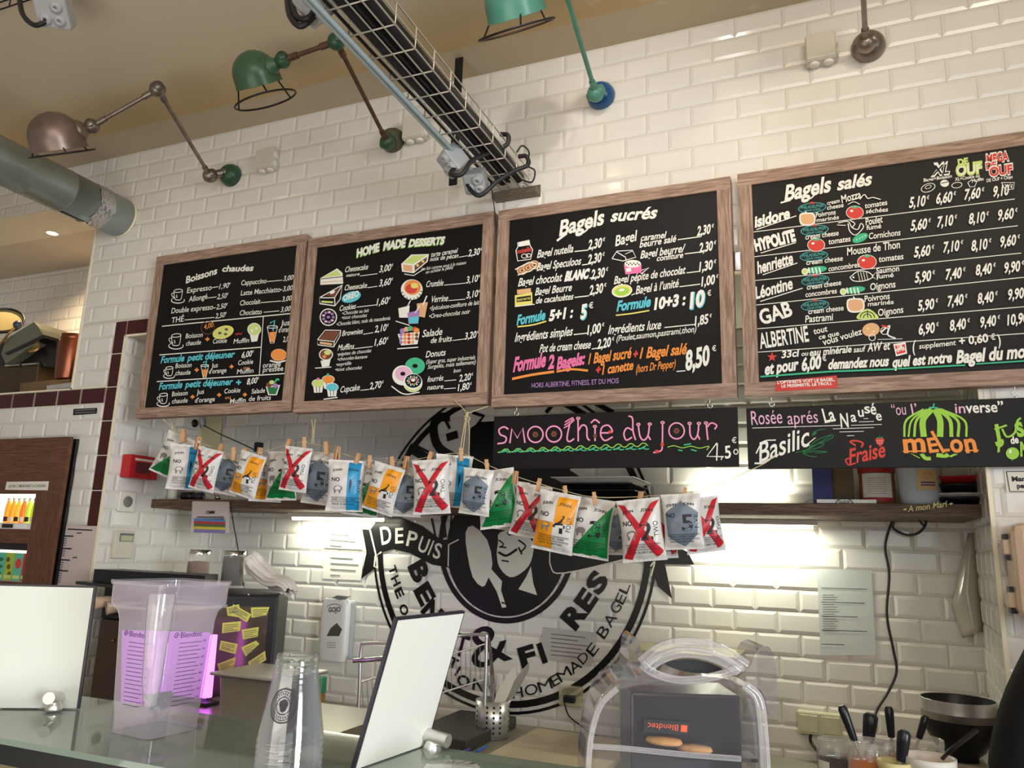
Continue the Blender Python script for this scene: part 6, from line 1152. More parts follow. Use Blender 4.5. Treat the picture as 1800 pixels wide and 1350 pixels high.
def utensil(name, label, cat, base, tip, w, m_, kind):
    base, tip = Vector(base), Vector(tip); ax = (tip-base).normalized(); sd = ax.cross(Vector((0, -1, 0))).normalized()
    o = thing(name, label, cat, base, 'cutlery in the perforated pot'); L = (tip-base).length
    if kind == 'fork':
        b = MB(); b.prism([base-sd*.003, base+sd*.003, base+ax*L*.72+sd*.003, base+ax*L*.78+sd*w, base+ax*L*.82+sd*w, base+ax*L*.82-sd*w, base+ax*L*.78-sd*w, base+ax*L*.72-sd*.003], (0, .0016, 0)); b.build('handle', m_, o); b = MB()
        for i in range(4): q = base+ax*L*.82+sd*(w*(-.85+.567*i)); b.prism([q-sd*.0012, q+sd*.0012, q+ax*L*.18+sd*.0007, q+ax*L*.18-sd*.0007], (0, .0014, 0))
        b.build('tine_lattice', m_, o)
    else:
        b = MB(); b.prism([base-sd*w*.8, base+sd*w*.8, base+ax*L*.4+sd*w, base+ax*L*.85+sd*w*.9, tip, base+ax*L*.8-sd*w*.5, base+ax*L*.35-sd*w], (0, .002, 0)); b.build('blade', m_, o)
        b = MB(); b.prism([base-ax*.09-sd*w*.6, base-ax*.09+sd*w*.6, base+sd*w*.75, base-sd*w*.75], (0, .008, 0)); b.build('handle', M_black, o)
cc = Vector(c); yk = c[1]
def up(px, py, dy=0): return on_y(px, py, yk+dy)
for i, (tx, ty, dx, dy) in enumerate(((846, 1186, -.035, .01), (854, 1182, -.025, -.015), (862, 1188, -.012, .012), (870, 1184, .0, -.01), (850, 1196, -.03, .028), (866, 1196, -.005, .03))):
    utensil('fork', ('fork in the pot, tallest of the cluster', 'fork in the pot beside the tallest one', 'fork in the pot at the middle of the cluster', 'fork in the pot next to the pale blade', 'shorter fork at the back of the pot by the panel', 'shorter fork at the back of the pot, mid cluster')[i], 'fork', cc+Vector((dx*.6, dy, .02)), up(tx, ty, dy), .009, M_steel, 'fork')
utensil('serrated_knife', 'broad pale blade standing in the cutlery pot', 'knife', cc+Vector((.022, -.012, .105)), up(904, 1172, -.01), .022, mat('pale_blade', (214, 208, 192), .5), 'knife')
utensil('bread_knife', 'grey blade standing behind the pale blade in the cutlery pot', 'knife', cc+Vector((.035, .02, .105)), up(930, 1164, .03), .016, M_steel, 'knife')
utensil('whisk_handle', 'dark handled server rising highest from the cutlery pot', 'server', cc+Vector((-.005, .03, .11)), up(858, 1112, .05), .008, M_gsteel, 'knife')
# cutting boards and pens
k = [on_z(*p, ZC+.02) for p in ((790, 1345), (918, 1278), (1040, 1298), (1060, 1360))]
b = MB(); b.prism([(-1.0, .02, ZC+.001), (-.62, -.01, ZC+.001), (-.60, .50, ZC+.001), (-.99, .52, ZC+.001)], (0, 0, .018)); tag(b.build('chopping_board', mat('pale_beige_board', (202, 186, 158), .5, var=.1, vscale=12), None, (-.8, .2, ZC)), 'pale beige chopping board between the cutlery pot and the enclosure', 'chopping board')
for (a, c_, m_, lb) in (((838, 1318), (856, 1308), mat('blue_pen', (52, 92, 176), .35), 'bright blue pen lying near the white panel'), ((806, 1321), (826, 1313), mat('violet_pen', (70, 60, 140), .35), 'violet blue pen lying by the edge of the white panel')):
    p0, p1 = on_z(*a, ZC+.03), on_z(*c_, ZC+.03); p0.z = p1.z = ZC+.0235; b = MB(); b.tube([p0, p1], .0045, 10); tag(b.build('pen', m_, None, p0), lb, 'pen')
# ------------------------------------------------------------------ oven corner
xo1 = -1.80; zo0, zo1 = ZC+.03, 1.338; AO = radians(33)
o = thing('oven', 'black framed oven with yellow notes stuck on its door', 'oven', (xo1, -.02, ZC))
OM = Matrix.Translation((xo1, -.02, 0)) @ Matrix.Rotation(AO, 4, 'Z'); nO = Vector((sin(AO), -cos(AO), 0)); WO = .46
def plane_o(d): return plane_pts(Vector((xo1, -.02, 0))+nO*d, nO)
b = MB(); b.M = OM; b.box(-WO, 0, .012, .40, zo0, zo1, .006); b.build('housing', M_black, o)
b = MB(); b.M = OM; b.box(-WO+.004, -.004, 0, .012, zo0+.01, zo1-.004, .003); dr = b.build('door', M_black, o)
b = MB(); b.M = OM; b.box(-WO+.02, -.03, -.003, .001, zo0+.035, zo1-.04); b.build('door_glass', mat('bronze_mirror_glass', (116, 106, 90), .12, metal=.6), dr)
for dx in (.04, .42):
    for dy in (.06, .34): b = MB(); b.M = OM; b.box(-dx-.015, -dx+.015, dy-.015, dy+.015, ZC+.001, zo0); b.build('foot', M_black, o)
b = MB(); b.ball(plane_o(.001)(437, 1045), .004, 10); b.build('indicator', M_grey, dr)
M_note = mat('yellow_note', (214, 212, 96), .7)
NOTES = [((398, 1068), (420, 1062), (426, 1086), (400, 1082), 'overlapped yellow note, highest of the column nearer the jar'), ((410, 1062), (442, 1080), (434, 1094), (404, 1076), 'tilted yellow note lying over the highest note of the oven door'), ((441, 1068), (474, 1067), (468, 1082), (442, 1086), 'yellow note in the upper corner of the oven door, by the frame edge'), ((391, 1095), (424, 1092), (422, 1109), (390, 1113), 'yellow note below the overlapped pair on the oven door'), ((425, 1107), (455, 1102), (453, 1119), (427, 1124), 'yellow note in the second row by the oven frame edge'), ((388, 1126), (418, 1132), (414, 1150), (385, 1142), 'yellow note tilted down in the third row nearer the jar'), ((424, 1138), (450, 1126), (456, 1132), (432, 1154), 'yellow note tilted up in the third row of the oven door'), ((382, 1167), (414, 1155), (412, 1172), (386, 1182), 'lowest yellow note nearer the jar on the oven door'), ((436, 1164), (466, 1144), (468, 1160), (440, 1176), 'lowest yellow note by the oven frame edge')]
for i, (a, b_, c_, d_, lb) in enumerate(NOTES):
    o2 = sheet('sticky_note', lb, 'note', (a, b_, c_, d_), plane_o(.0035+.0009*(i == 1)), M_note, .0005, 'yellow notes on the oven door')
    P = Panel(plane_o(.0047+.0012*(i == 1)), nO); A, B_, D_ = Vector(a), Vector(b_), Vector(d_)
    for t in (.25, .45, .65, .82): u0 = A+(D_-A)*t+(B_-A)*.1; u1 = A+(D_-A)*t+(B_-A)*(.85 if t != .65 else .6); P.line([tuple(u0), tuple(u1)], 1.1, MG)
    P.emit_one(o2, 'handwritten_lettering')
# black tray lid lying over the appliances and the dark box with cups beside the oven
b = MB(); zt = zo1+.002; q = [(-2.70, -.13), (-2.17, -.25), (-2.16, .12), (-2.64, .28)]
b.prism([(x, y, zt) for x, y in q], (0, 0, .012)); b.box(-2.76, -2.70, .02, .05, zt+.002, zt+.010); tag(b.build('baking_tray', mat('black_enamel', (20, 20, 24), .3), None, (-2.4, .1, zt)), 'flat black tray lying over the oven corner, behind the blender jar', 'tray')
qa, qb = on_y(186, 1010, -.10), on_y(376, 1030, -.10); zl = on_y(250, 1004, -.10).z; b = MB(); b.prism([(qa.x, -.02, zt+.0125), (qa.x-.03, -.13, zt+.0125), (qb.x+.02, -.17, zt+.0125), (qb.x-.05, -.03, zt+.0125)], (0, 0, zl-zt-.0125)); tag(b.build('tray_lid', mat('black_tray_plastic', (22, 22, 26), .35), None, (qa.x, -.1, zt)), 'thick black lid lying on the flat tray, right behind the jar rim', 'lid')
o = thing('dark_cabinet', 'black box with paper cups in front of it, between alcove corner and oven', 'box', (-2.56, .1, 1.2)); b = MB(); b.box(-2.68, -2.47, -.01, .30, 1.205, zt-.002, .004); b.build('housing', M_black, o)
o = thing('brown_box', 'bronze brown box standing on the worktop in the alcove corner', 'box', (-2.56, .1, ZC)); b = MB(); b.box(-2.68, -2.47, -.012, .32, ZC+.001, 1.203, .008); b.build('housing', mat('bronze_panel', (86, 68, 54), .3, metal=.3), o); b = MB(); b.ball(on_y(199, 1126, -.016), .006, 10); b.build('knob', M_brass, o)
M_cup = mat('paper_cup', (222, 190, 160), .6)
for i, (px, py, lb) in enumerate(((166, 1060, 'beige paper cup lying open end out, the outer one beside the blender jar'), (187, 1069, 'beige paper cup lying open end out, the one touching the blender jar'))):
    c = on_y(px, py, -.13); ax = Vector((.5, .8, .12)); b = MB(); b.lathe([(.024, .002), (.026, 0), (.026, .004), (.024, .01), (.018, .10), (0, .10), (0, .098), (.016, .098), (.022, .01)], c, ax, 28); tag(b.build('paper_cup', M_cup, None, c), lb, 'cup', 'beige paper cups')
# canisters on top
M_can = clear('smoky_clear_plastic', (236, 226, 214), .08, .55, .16)
def canister(label, px, py, y, r, h, fm, fh):
    c = on_y(px, py, y); c = (c.x, y, zt+.013); o = thing('storage_canister', label, 'canister', c, 'clear storage canisters with steel lids'); b = MB(); b.lathe([(0, .001), (r, .001), (r, h)], c, (0, 0, 1), 32); b.build('body', M_can, o)
    b = MB(); b.lathe([(0, .003), (r*.95, .003), (r*.95, fh), (0, fh*1.04)], c, (0, 0, 1), 32); b.build('contents', fm, o); b = MB(); b.lathe([(r*1.04, h-.004), (r*1.05, h+.010), (r*.9, h+.013), (0, h+.013)], c, (0, 0, 1), 32); b.build('lid', M_chrome, o)
canister('clear canister of cocoa coloured powder with a steel lid above the oven', 346, 1020, .14, .043, .120, mat('cocoa_powder', (134, 92, 78), .8), .085)
canister('clear canister of dark beans with a steel lid above the oven', 407, 1026, .10, .042, .122, mat('dark_beans', (44, 42, 46), .5, bump=.5, bscale=120), .112)
c = on_y(296, 1006, .20); jar('glass_pot', 'small glass pot with a steel lid behind the cocoa canister', 'jar', (c.x, .2, zt+.0125), .020, .028, M_glass, M_chrome, .016)
# white cloth
b = MB()
def cloth(u, v):
    ax = [on_y(440, 1010, .1), on_y(444, 984, .1), on_y(455, 1000, .1), on_y(478, 1022, .08), on_y(500, 1028, .05), on_y(510, 1042, .03)]
    P_ = smoothpath(ax, 6); t = v*(len(P_)-1); i = min(len(P_)-2, int(t)); c = P_[i].lerp(P_[i+1], t-i); T_ = (P_[i+1]-P_[i]).normalized(); a = 2*pi*u; r = .030*(1+.25*sin(3*a+5*v)+.18*sin(7*a+9*v))*(.65+.5*sin(pi*min(1, v*.9+.1)))
    s_ = T_.cross(Vector((0, 1, 0))).normalized(); w_ = T_.cross(s_); return c+(s_*cos(a)*.8+w_*sin(a)*1.1)*r
b.grid(cloth, 36, 40); o = b.build('white_cloth', mat('white_cotton', (236, 228, 222), .9, bump=.3, bscale=200), None, on_y(455, 1030, .1)); tag(o, 'crumpled white cloth draped on the oven top edge', 'cloth')
# pink lit lamp between jar and pan
M_uv = mat('violet_lamp', (226, 110, 255), .4, emit=3.2)
c0, c1 = on_y(362, 1225, -.37), on_y(376, 1116, -.37); o = thing('violet_lamp', 'glowing violet strip lamp behind the blender jar', 'lamp', (c0.x, -.37, ZC)); b = MB(); b.tube([c0, c1], [.018, .011], 12); b.build('tube', M_uv, o); b = MB(); b.box(c0.x-.16, c0.x+.03, -.40, -.34, c0.z-.06, c0.z-.012, .004); b.build('base', M_black, o)
b = MB(); q0, q1 = on_y(215, 1215, -.27), on_y(352, 1105, -.27); b.prism([on_y(*p, -.35) for p in ((212, 1262), (356, 1266), (364, 1112), (214, 1108))], (0, .012, 0)); b.build('lit_panel', mat('violet_lit_panel', (184, 92, 212), .4, emit=.75), o)
# steel gastro pan
yg = -.52; zg = .985
q0, q1 = on_y(376, 1190, yg), on_y(474, 1190, yg); zt_ = on_y(420, 1192, yg).z; zb_ = on_y(420, 1270, yg).z
o = thing('steel_pan', 'deep steel food pan standing in front of the oven', 'pan', ((q0.x+q1.x)/2, yg, zb_)); b = MB(); xa, xb = q0.x+.004, q1.x+.04
R_ = [rr(xa-.008, xb+.008, yg-.008, yg+.20, .02, zt_), rr(xa+.004, xb-.004, yg+.004, yg+.19, .02, zt_-.003), rr(xa+.012, xb-.012, yg+.012, yg+.18, .02, zb_)]; n = len(R_[0]); b.add([p for r in R_ for p in r], [(i*n+k, i*n+(k+1) % n, (i+1)*n+(k+1) % n, (i+1)*n+k) for i in range(2) for k in range(n)], True); b.add(R_[-1], [list(range(n))]); b.build('body', M_steel, o)
b = MB(); b.box(xa-.012, xb+.012, yg-.012, yg+.205, zt_+.001, zt_+.010, .004); b.build('lid', M_steel, o)
k = zb_-.004
b = MB(); b.box(-1.82, -1.2, -.60, -.16, k-.03, k); o = b.build('side_shelf', M_st2, None, (-1.6, -.4, k)); tag(o, 'steel side shelf in front of the oven carrying the food pan', 'shelf'); b = MB(); b.box(-1.80, -1.76, -.58, -.54, 0, k-.03); b.box(-1.26, -1.22, -.22, -.18, 0, k-.03); b.build('leg_frame', M_st2, o)
for i, (x, y) in enumerate(((507, 1166), (516, 1176), (532, 1172))):
    pass
b = MB()
for i in range(14):
    a = Vector((xb-.13+.009*i, yg+.13+.02*(i % 3), zt_+.011)); d = Vector((.03*cos(i*2.4), .02*sin(i*1.7), .025+.012*(i % 2))); s_ = d.cross(Vector((0, 1, .3))).normalized()*.012; b.add([a, a+d*.5+s_, a+d, a+d*.5-s_], [(0, 1, 2, 3)])
o = b.build('herb_leaves', mat('herb_green', (92, 136, 44), .5), None, on_y(500, 1180, yg+.25)); tag(o, 'few green herb leaves lying on the lid of the steel pan', 'herbs', None, 'stuff')
# ------------------------------------------------------------------ front glass counter
ZG = 1.20; yf, ybk = -1.42, -1.115
M_gl = clear('greenish_counter_glass', (150, 168, 156), .04, .85, .42)
o = thing('glass_counter', 'glass topped serving counter along the bottom of the photo', 'counter', (-.7, yf, 0))
b = MB(); b.box(-2.6, .75, yf, ybk, ZG-.010, ZG-.0005); b.build('glass_top', M_gl, o)
b = MB(); b.box(-2.6, .75, yf+.002, yf+.03, 0, ZG-.04); b.build('front_panel', wood('counter_wood', (92, 84, 60), (140, 128, 92)), o)
b = MB(); b.box(-2.6, .75, yf+.001, yf+.03, ZG-.04, ZG-.0105); b.build('front_edge_trim', M_black, o)
b = MB(); b.box(-2.6, .75, yf+.03, ybk-.004, ZG-.26, ZG-.24); b.build('inner_shelf', mat('inner_shelf_green_grey', (128, 134, 116), .4, var=.25, vscale=5), o)
b = MB(); b.box(-2.6, .75, ybk-.004, ybk, ZG-.02, ZG-.0105); b.box(-2.6, .75, ybk-.03, ybk-.004, 0, ZG-.26); b.build('rear_edge_trim', M_steel, o)
# white panels with clamps
M_pan = mat('white_acrylic', (226, 226, 216), .3, var=.015, vscale=4); M_pane = mat('dark_panel_edge', (38, 34, 46), .4)
def panel(label, P0, P1, top, th, clampt, out, fm=None):
    """a white sheet on its bottom edge P0-P1, leaning along 'top'"""
    P0, P1 = Vector(P0), Vector(P1); n_ = (P1-P0).cross(top).normalized(); n_ = n_ if n_.dot(CAM-P0) > 0 else -n_
    o = thing('counter_screen', label, 'panel', tuple((P0+P1)/2), 'white panels on the glass counter'); e = .0045
    u = (P1-P0).normalized(); v = Vector(top).normalized(); W_, H_ = (P1-P0).length, Vector(top).length
    b = MB(); b.prism([P0, P1, P1+top, P0+top], -n_*th); b.build('edge_frame', M_pane, o)
    b = MB(); i0 = P0+u*e+v*.001+n_*.0002; b.prism([i0, i0+u*(W_-2*e), i0+u*(W_-2*e)+v*(H_-e), i0+v*(H_-e)], n_*.0012); b.build('face', fm or M_pan, o)
    c = P0.lerp(P1, clampt); b = MB(); b.tube([c+v*.02+n_*.002, c+v*.028+n_*.05*out], .011, 16); b.build('clamp_rod', M_steel, o); b = MB(); b.lathe([(0, .0003), (.014, .0003), (.016, .004), (.012, .012), (.008, .022)], c+n_*.02, (0, 0, 1), 20); b.build('clamp_foot', M_steel, o)
    return o
A0, A1 = on_z(-46, 1245, ZG+.001), on_z(139, 1246, ZG+.001); tl = on_z(0, 0, 5)
t_ = 0; best = None
for k in range(400):
    z = ZG+.05+.001*k; q = Vector((A1.x, A1.y, z)); d = (q-CAM); py = 675-FPX*d.dot(CU)/d.dot(CW)
    if py < 1032: t_ = z; break
panel('white panel standing on the glass counter before the drinks cabinet', A0, A1, Vector((0, 0, t_-ZG)), .006, .80, 1.0, mat('greyish_acrylic', (196, 200, 192), .3, var=.015, vscale=4))
B0, B1 = on_z(621, 1354, ZG+.001), on_z(752, 1308, ZG+.001); u = (B1-B0).normalized(); hz = u.cross(Vector((0, 0, 1)))
best = None
for i in range(-60, 61):
    for j in range(10, 60):
        tilt = radians(i); v = (Vector((0, 0, 1))*cos(tilt)+hz*sin(tilt))*(.01*j); e_ = 0
        for P_, tx, ty in ((B0, 699, 1084), (B1, 813, 1075)):
            d = P_+v-CAM; zz = d.dot(CW); e_ += (900+FPX*d.dot(CR)/zz-tx)**2+(675-FPX*d.dot(CU)/zz-ty)**2
        if best is None or e_ < best[0]: best = (e_, v, i, j)
PANEL_FIT = best
panel('white panel leaning on the glass counter in front of the painted emblem', B0, B1, best[1], .006, .92, .9)
# plastic lid beside that panel
c = on_z(795, 1352, ZG+.02); b = MB(); b.lathe([(.052, 0), (.056, .003), (.054, .012), (.046, .014), (.04, .022), (.0, .026)], (c.x, c.y, ZG+.0005), (0, 0, 1), 36); b.lathe([(.0555, .004), (.0575, .006), (.0555, .008)], (c.x, c.y, ZG), (0, 0, 1), 36); tag(b.build('cup_lid', M_glass, None, (c.x, c.y, ZG)), 'clear domed cup lid at the foot of the leaning white panel', 'lid')
# ------------------------------------------------------------------ blender jar
M_jar = clear('cloudy_blender_plastic', (222, 210, 226), .12, .55, .15); M_jar2 = clear('cloudy_blender_handle', (226, 220, 226), .1, .45, .09)
c = on_z(272, 1283, ZG+.001); YAWJ = radians(84); J = Matrix.Translation(c) @ Matrix.Rotation(YAWJ, 4, 'Z') @ Matrix.Rotation(radians(0), 4, 'X')
o = thing('blender_jar', 'large cloudy clear blender jar with measuring marks on the glass counter', 'blender jar', tuple(c))
def sq(s, z, r=.016, n=5):
    s *= .5; out = []
    for cx, cy, a0 in ((s-r, s-r, 0), (-s+r, s-r, 90), (-s+r, -s+r, 180), (s-r, -s+r, 270)):
        for k in range(n+1): a = radians(a0+90*k/n); out.append(Vector((cx+r*cos(a), cy+r*sin(a), z)))
    return out
def loft(b, rings, cap0=False, cap1=False):
    n = len(rings[0]); b.add([p for r in rings for p in r], [(i*n+k, i*n+(k+1) % n, (i+1)*n+(k+1) % n, (i+1)*n+k) for i in range(len(rings)-1) for k in range(n)], True)
    if cap0: b.add(rings[0], [list(range(n))[::-1]])
    if cap1: b.add(rings[-1], [list(range(n))])
SJ = .80
b = MB(); b.M = J; loft(b, [sq(s*SJ, z) for s, z in ((.132, 0), (.134, .034), (.137, .040), (.150, .160), (.153, .186), (.160, .200), (.182, .214), (.184, .250))]); b.build('body', M_jar, o)
b = MB(); b.M = J; loft(b, [sq(s*SJ, z, .014) for s, z in ((.186, .246), (.189, .249), (.189, .2535), (.182, .2535))]); loft(b, [sq(.186*SJ, .207), sq(.186*SJ, .212)]); b.build('rim', M_jar2, o)
b = MB(); b.M = J; loft(b, [sq(.133*SJ, .034), sq(.08*SJ, .036, .01), sq(.01*SJ, .038, .001)]); b.build('floor', M_jar2, o)
b = MB(); b.M = J; s_ = .075*SJ; k = .7071
def jp(d, z): return Vector((-d*k, -d*k, z))
b.tube([jp(.118, .236), jp(.122, .20), jp(.118, .10), jp(.104, .062)], [.022, .020, .015, .010], 8); b.build('handle', M_jar2, o)
b = MB(); b.M = J; b.lathe([(.016, .036), (.014, .046), (.007, .048), (.007, .06), (.004, .062), (0, .062)], (0, 0, 0), (0, 0, 1), 20); b.prism([(-.026, -.006, .05), (.026, -.006, .05), (.030, .006, .058), (-.030, .006, .058)], (0, 0, .002)); b.build('blade', mat('blade_steel', (120, 132, 136), .3, metal=.7), o)
M_jm = mat('jar_printed_marks', (62, 52, 84), .6)
for sd in (0, 1):
    b = MB(); b.M = J
    def face(a, z, lift=.0008):
        s = (.137+(.150-.137)*min(1, max(0, (z-.04)/.12)))*SJ*.5+lift
        return Vector((a, -s, z)) if sd == 0 else Vector((-s, -a, z))
    for i in range(16):
        z = .048+.0068*i; w_ = .046 if i % 2 else .040; b.add([face(-.018, z), face(-.018+w_, z), face(-.018+w_, z+.0009), face(-.018, z+.0009)], [(0, 1, 2, 3)])
        if i % 2:
            vs, fs, gx, gw = glyphs(str(100*(i+1)), 0); b.add([face(-.018+w_+.003+(q.x-gx)/gw*.007, z+q.y/CAPH*.003) for q in vs], fs)
    vs, fs, gx, gw = glyphs('Blendtec', .0); b.add([face(-.018+(q.x-gx)/gw*.045, .160+q.y/CAPH*.009) for q in vs], fs)
    sp_ = [face(-.027+.0055*(1-t/14)*cos(t*.75), .164+.0055*(1-t/14)*sin(t*.75)) for t in range(13)]; b.tube(sp_, .0006, 5); b.build('scale_print', M_jm, o, fix=False)
# ------------------------------------------------------------------ stack of cups
c = on_z(506, 1356, ZG+.0005); c = Vector((c.x, c.y, ZG+.0005)); M_pc = clear('clear_cup_plastic', (236, 238, 240), .05, .22, .012)
Hc, R0, R1, step = .122, .0475, .0305, .0085
CUPN = ['lowest', 'second from the bottom', 'third from the bottom', 'middle', 'third from the top', 'second from the top', 'topmost']
for i in range(6):
    z = c.z+step*i; o = thing('plastic_cup', 'clear plastic cup turned upside down, '+(CUPN+CUPN)[i if i < 5 else 6]+' of the stack on the glass', 'cup', (c.x, c.y, z), 'stacked clear plastic cups')
    b = MB(); b.lathe([(R0, 0), (R0*1.03, .002), (R0*1.03, .005), (R0, .007), (R0*.985, .012), (R1*1.02, Hc-.016), (R1*1.05, Hc-.012), (R1, Hc-.008), (R1, Hc-.001), (R1*.92, Hc), (R1*.86, Hc-.006), (0, Hc-.006)], (c.x, c.y, z), (0, 0, 1), 44); b.build('body', M_pc, o)
    if i == 5:
        b = MB()
        def cupf(a, zz): 
            r = R0*.985+(R1*1.02-R0*.985)*(zz-.012)/(Hc-.028)+.0006; th = radians(286)+a/.04; return Vector((c.x+r*cos(th), c.y+r*sin(th), z+zz))
        for rr_, w_ in ((.021, .0016), (.0175, .0008), (.011, .0012)):
            n = 40; vs = []
            for q in range(n): a = 2*pi*q/n; vs += [cupf(rr_*cos(a), .055+rr_*1.12*sin(a)), cupf((rr_-w_)*cos(a), .055+(rr_-w_)*1.12*sin(a))]
            b.add(vs, [(2*q, (2*q+2) % (2*n), (2*q+3) % (2*n), 2*q+1) for q in range(n)])
        for q in range(26): a = 2*pi*q/26; b.add([cupf(.0125*cos(a)-.0006, .055+.014*sin(a)), cupf(.0125*cos(a)+.0006, .055+.014*sin(a)), cupf(.0155*cos(a+.05)+.0006, .055+.0175*sin(a+.05)), cupf(.0155*cos(a+.05)-.0006, .055+.0175*sin(a+.05))], [(0, 1, 2, 3)])
        pts = [cupf(.006*cos(a)*(1+.2*sin(3*a)), .055+.0085*sin(a)) for a in [2*pi*q/18 for q in range(18)]]; b.add(pts, tessellate_polygon([pts])); b.build('emblem_print', mat('cup_print', (40, 36, 44), .5), o, fix=False)
# ------------------------------------------------------------------ sound enclosure of the blender
M_enc = clear('clear_enclosure_plastic', (196, 192, 206), .05, .38, .035)
d0 = 1.08; p0 = at_d(1200, 1290, d0); ex = Vector((CR.x, CR.y, 0)).normalized(); ey = Vector((-ex.y, ex.x, 0)); org = Vector((p0.x, p0.y, ZG+.0005))
E_ = Matrix((ex, ey, Vector((0, 0, 1)))).transposed().to_4x4(); E_.translation = org
o = thing('blender_enclosure', 'clear domed blender enclosure with a curved handle and two raised ears', 'blender enclosure', tuple(org))
def ed(px, py, dy=0.0):
    """point of the enclosure's local x,z at depth dy behind its front"""
    q = org+ey*dy; d = ray(px, py); r = CAM+d*((q-CAM).dot(ey)/d.dot(ey)) - org; return (r.dot(ex), r.z)
prof = [ed(*p) for p in ((1031, 1370), (1032, 1345), (1036, 1310), (1044, 1270), (1058, 1238), (1075, 1215), (1095, 1203), (1130, 1197), (1200, 1198), (1270, 1197), (1310, 1206), (1330, 1224), (1340, 1250), (1345, 1290), (1348, 1330), (1350, 1370))]
prof = [(x, max(.0005, z)) for x, z in prof]; prof[0] = (prof[0][0], .0005); prof[-1] = (prof[-1][0], .0005)
b = MB(); b.M = E_; PR = smoothpath([(x, 0, z) for x, z in prof], 4); cxm = sum(p.x for p in PR)/len(PR)
def shell(u, v):
    t = u*(len(PR)-1); i = min(len(PR)-2, int(t)); p = PR[i].lerp(PR[i+1], t-i); ins = 1-.10*(1-min(1, v*6))**2-.06*max(0, v-.8)*5; return Vector((cxm+(p.x-cxm)*ins, .19*v-.0+.012*(1-min(1, v*6)), max(0, p.z*(1-.05*(1-min(1, v*6))**2))))
b.grid(shell, 70, 22); b.build('dome', M_enc, o)
b = MB(); b.M = E_; fr = [shell(u/40, 0) for u in range(41)]; b.add(fr, [t[:] for t in tessellate_polygon([fr])]); b.build('front_pane', M_enc, o)
def ribbon(nm, pts, r, dy, m_=None): b = MB(); b.M = E_; b.tube([(ed(*p, dy)[0], dy, ed(*p, dy)[1]) for p in pts], r, 10, 6); b.build(nm, m_ or M_enc, o)
def plate(nm, pts, y0, y1, m_=None):
    b = MB(); b.M = E_; q = smoothpath([(ed(*p, y0)[0], y0, ed(*p, y0)[1]) for p in pts], 3, True); b.prism(q, (0, y1-y0, 0)); b.build(nm, m_ or M_enc, o)
plate('ear', [(1085, 1208), (1104, 1160), (1108, 1128), (1118, 1120), (1130, 1150), (1140, 1178), (1160, 1196), (1120, 1204)], .04, .13)
plate('ear', [(1290, 1200), (1318, 1172), (1330, 1145), (1346, 1136), (1358, 1146), (1364, 1180), (1366, 1250), (1352, 1258), (1342, 1220), (1325, 1208)], .04, .13)
M_hd = clear('thick_clear_handle', (226, 224, 230), .04, .75, .10)
ribbon('handle_bar', [(1128, 1168), (1160, 1142), (1200, 1132), (1250, 1138), (1290, 1158), (1310, 1172)], .010, .03, M_hd); ribbon('handle_bar', [(1138, 1172), (1165, 1156), (1200, 1147), (1245, 1152), (1282, 1168), (1298, 1180)], .008, .02, M_hd); ribbon('handle_bar', [(1128, 1168), (1150, 1184), (1190, 1195), (1230, 1194), (1275, 1184), (1306, 1172)], .006, .02, M_hd)
plate('handle_hole_dark', [(1166, 1166), (1190, 1161), (1220, 1160), (1250, 1166), (1276, 1182), (1240, 1184), (1200, 1180)], .045, .05, M_black)  # black plate put in for the darkness of the hole under the handle
ribbon('edge_rib', [(1034, 1350), (1040, 1290), (1056, 1240), (1085, 1210)], .004, .004, M_hd); ribbon('edge_rib', [(1310, 1205), (1334, 1230), (1342, 1290), (1346, 1350)], .007, .006, M_hd); ribbon('front_rib', [(1040, 1312), (1100, 1316), (1200, 1326), (1302, 1334)], .004, .006, M_hd)
b = MB(); b.M = E_; x0, z0 = ed(1108, 1370, .06); x1, z1 = ed(1300, 1222, .06); b.box(x0, x1, .055, .17, .001, z1, .004); b.build('motor_housing', mat('smoky_black_plastic', (34, 32, 34), .25), o)
b = MB(); b.M = E_; q = [(ed(*p, .045)[0], .045, ed(*p, .045)[1]) for p in ((1133, 1264), (1212, 1270), (1210, 1292), (1131, 1287))]; b.prism(q, (0, .006, 0)); b.build('badge', M_black, o)
M_bo = mat('orange_badge_print', (232, 92, 44), .4); b = MB(); b.M = E_
def bp(t, s): a = Vector(q[0]).lerp(Vector(q[1]), t); c_ = Vector(q[3]).lerp(Vector(q[2]), t); r = a.lerp(c_, s); r.y = .0445; return r
vs, fs, gx, gw = glyphs('Blendtec', .0); b.add([bp(.76-(v.x-gx)/gw*.68, .26+v.y/CAPH*.46) for v in vs], fs); b.add([bp(.82, .24), bp(.96, .24), bp(.96, .78), bp(.82, .78)], [(0, 1, 2, 3)]); b.build('badge_lettering', M_bo, o, fix=False)
zc_ = ed(1185, 1322, .03)[1]
M_ck = mat('biscuit', (196, 146, 92), .8, var=.2, vscale=60)
b = MB(); b.M = E_; b.box(x0-.004, x1+.01, .012, .054, zc_-.006, zc_-.001); b.build('front_ledge', mat('ledge_dark', (60, 56, 52), .4), o)
for px, py, r, lb in ((1168, 1308, .027, 'round brown biscuit inside the blender enclosure under its orange badge'), (1222, 1318, .026, 'round brown biscuit inside the blender enclosure, the lower one')):
    x_, z_ = ed(px, py, .03); c = E_ @ Vector((x_, .034, zc_+.001 if px > 1200 else zc_+.010)); b = MB(); b.lathe([(0, 0), (r*.9, 0), (r, .003), (r*.9, .007), (0, .0085)], c, (0, 0, 1), 24, 1, .62); tag(b.build('biscuit', M_ck, None, c), lb, 'biscuit', 'biscuits')
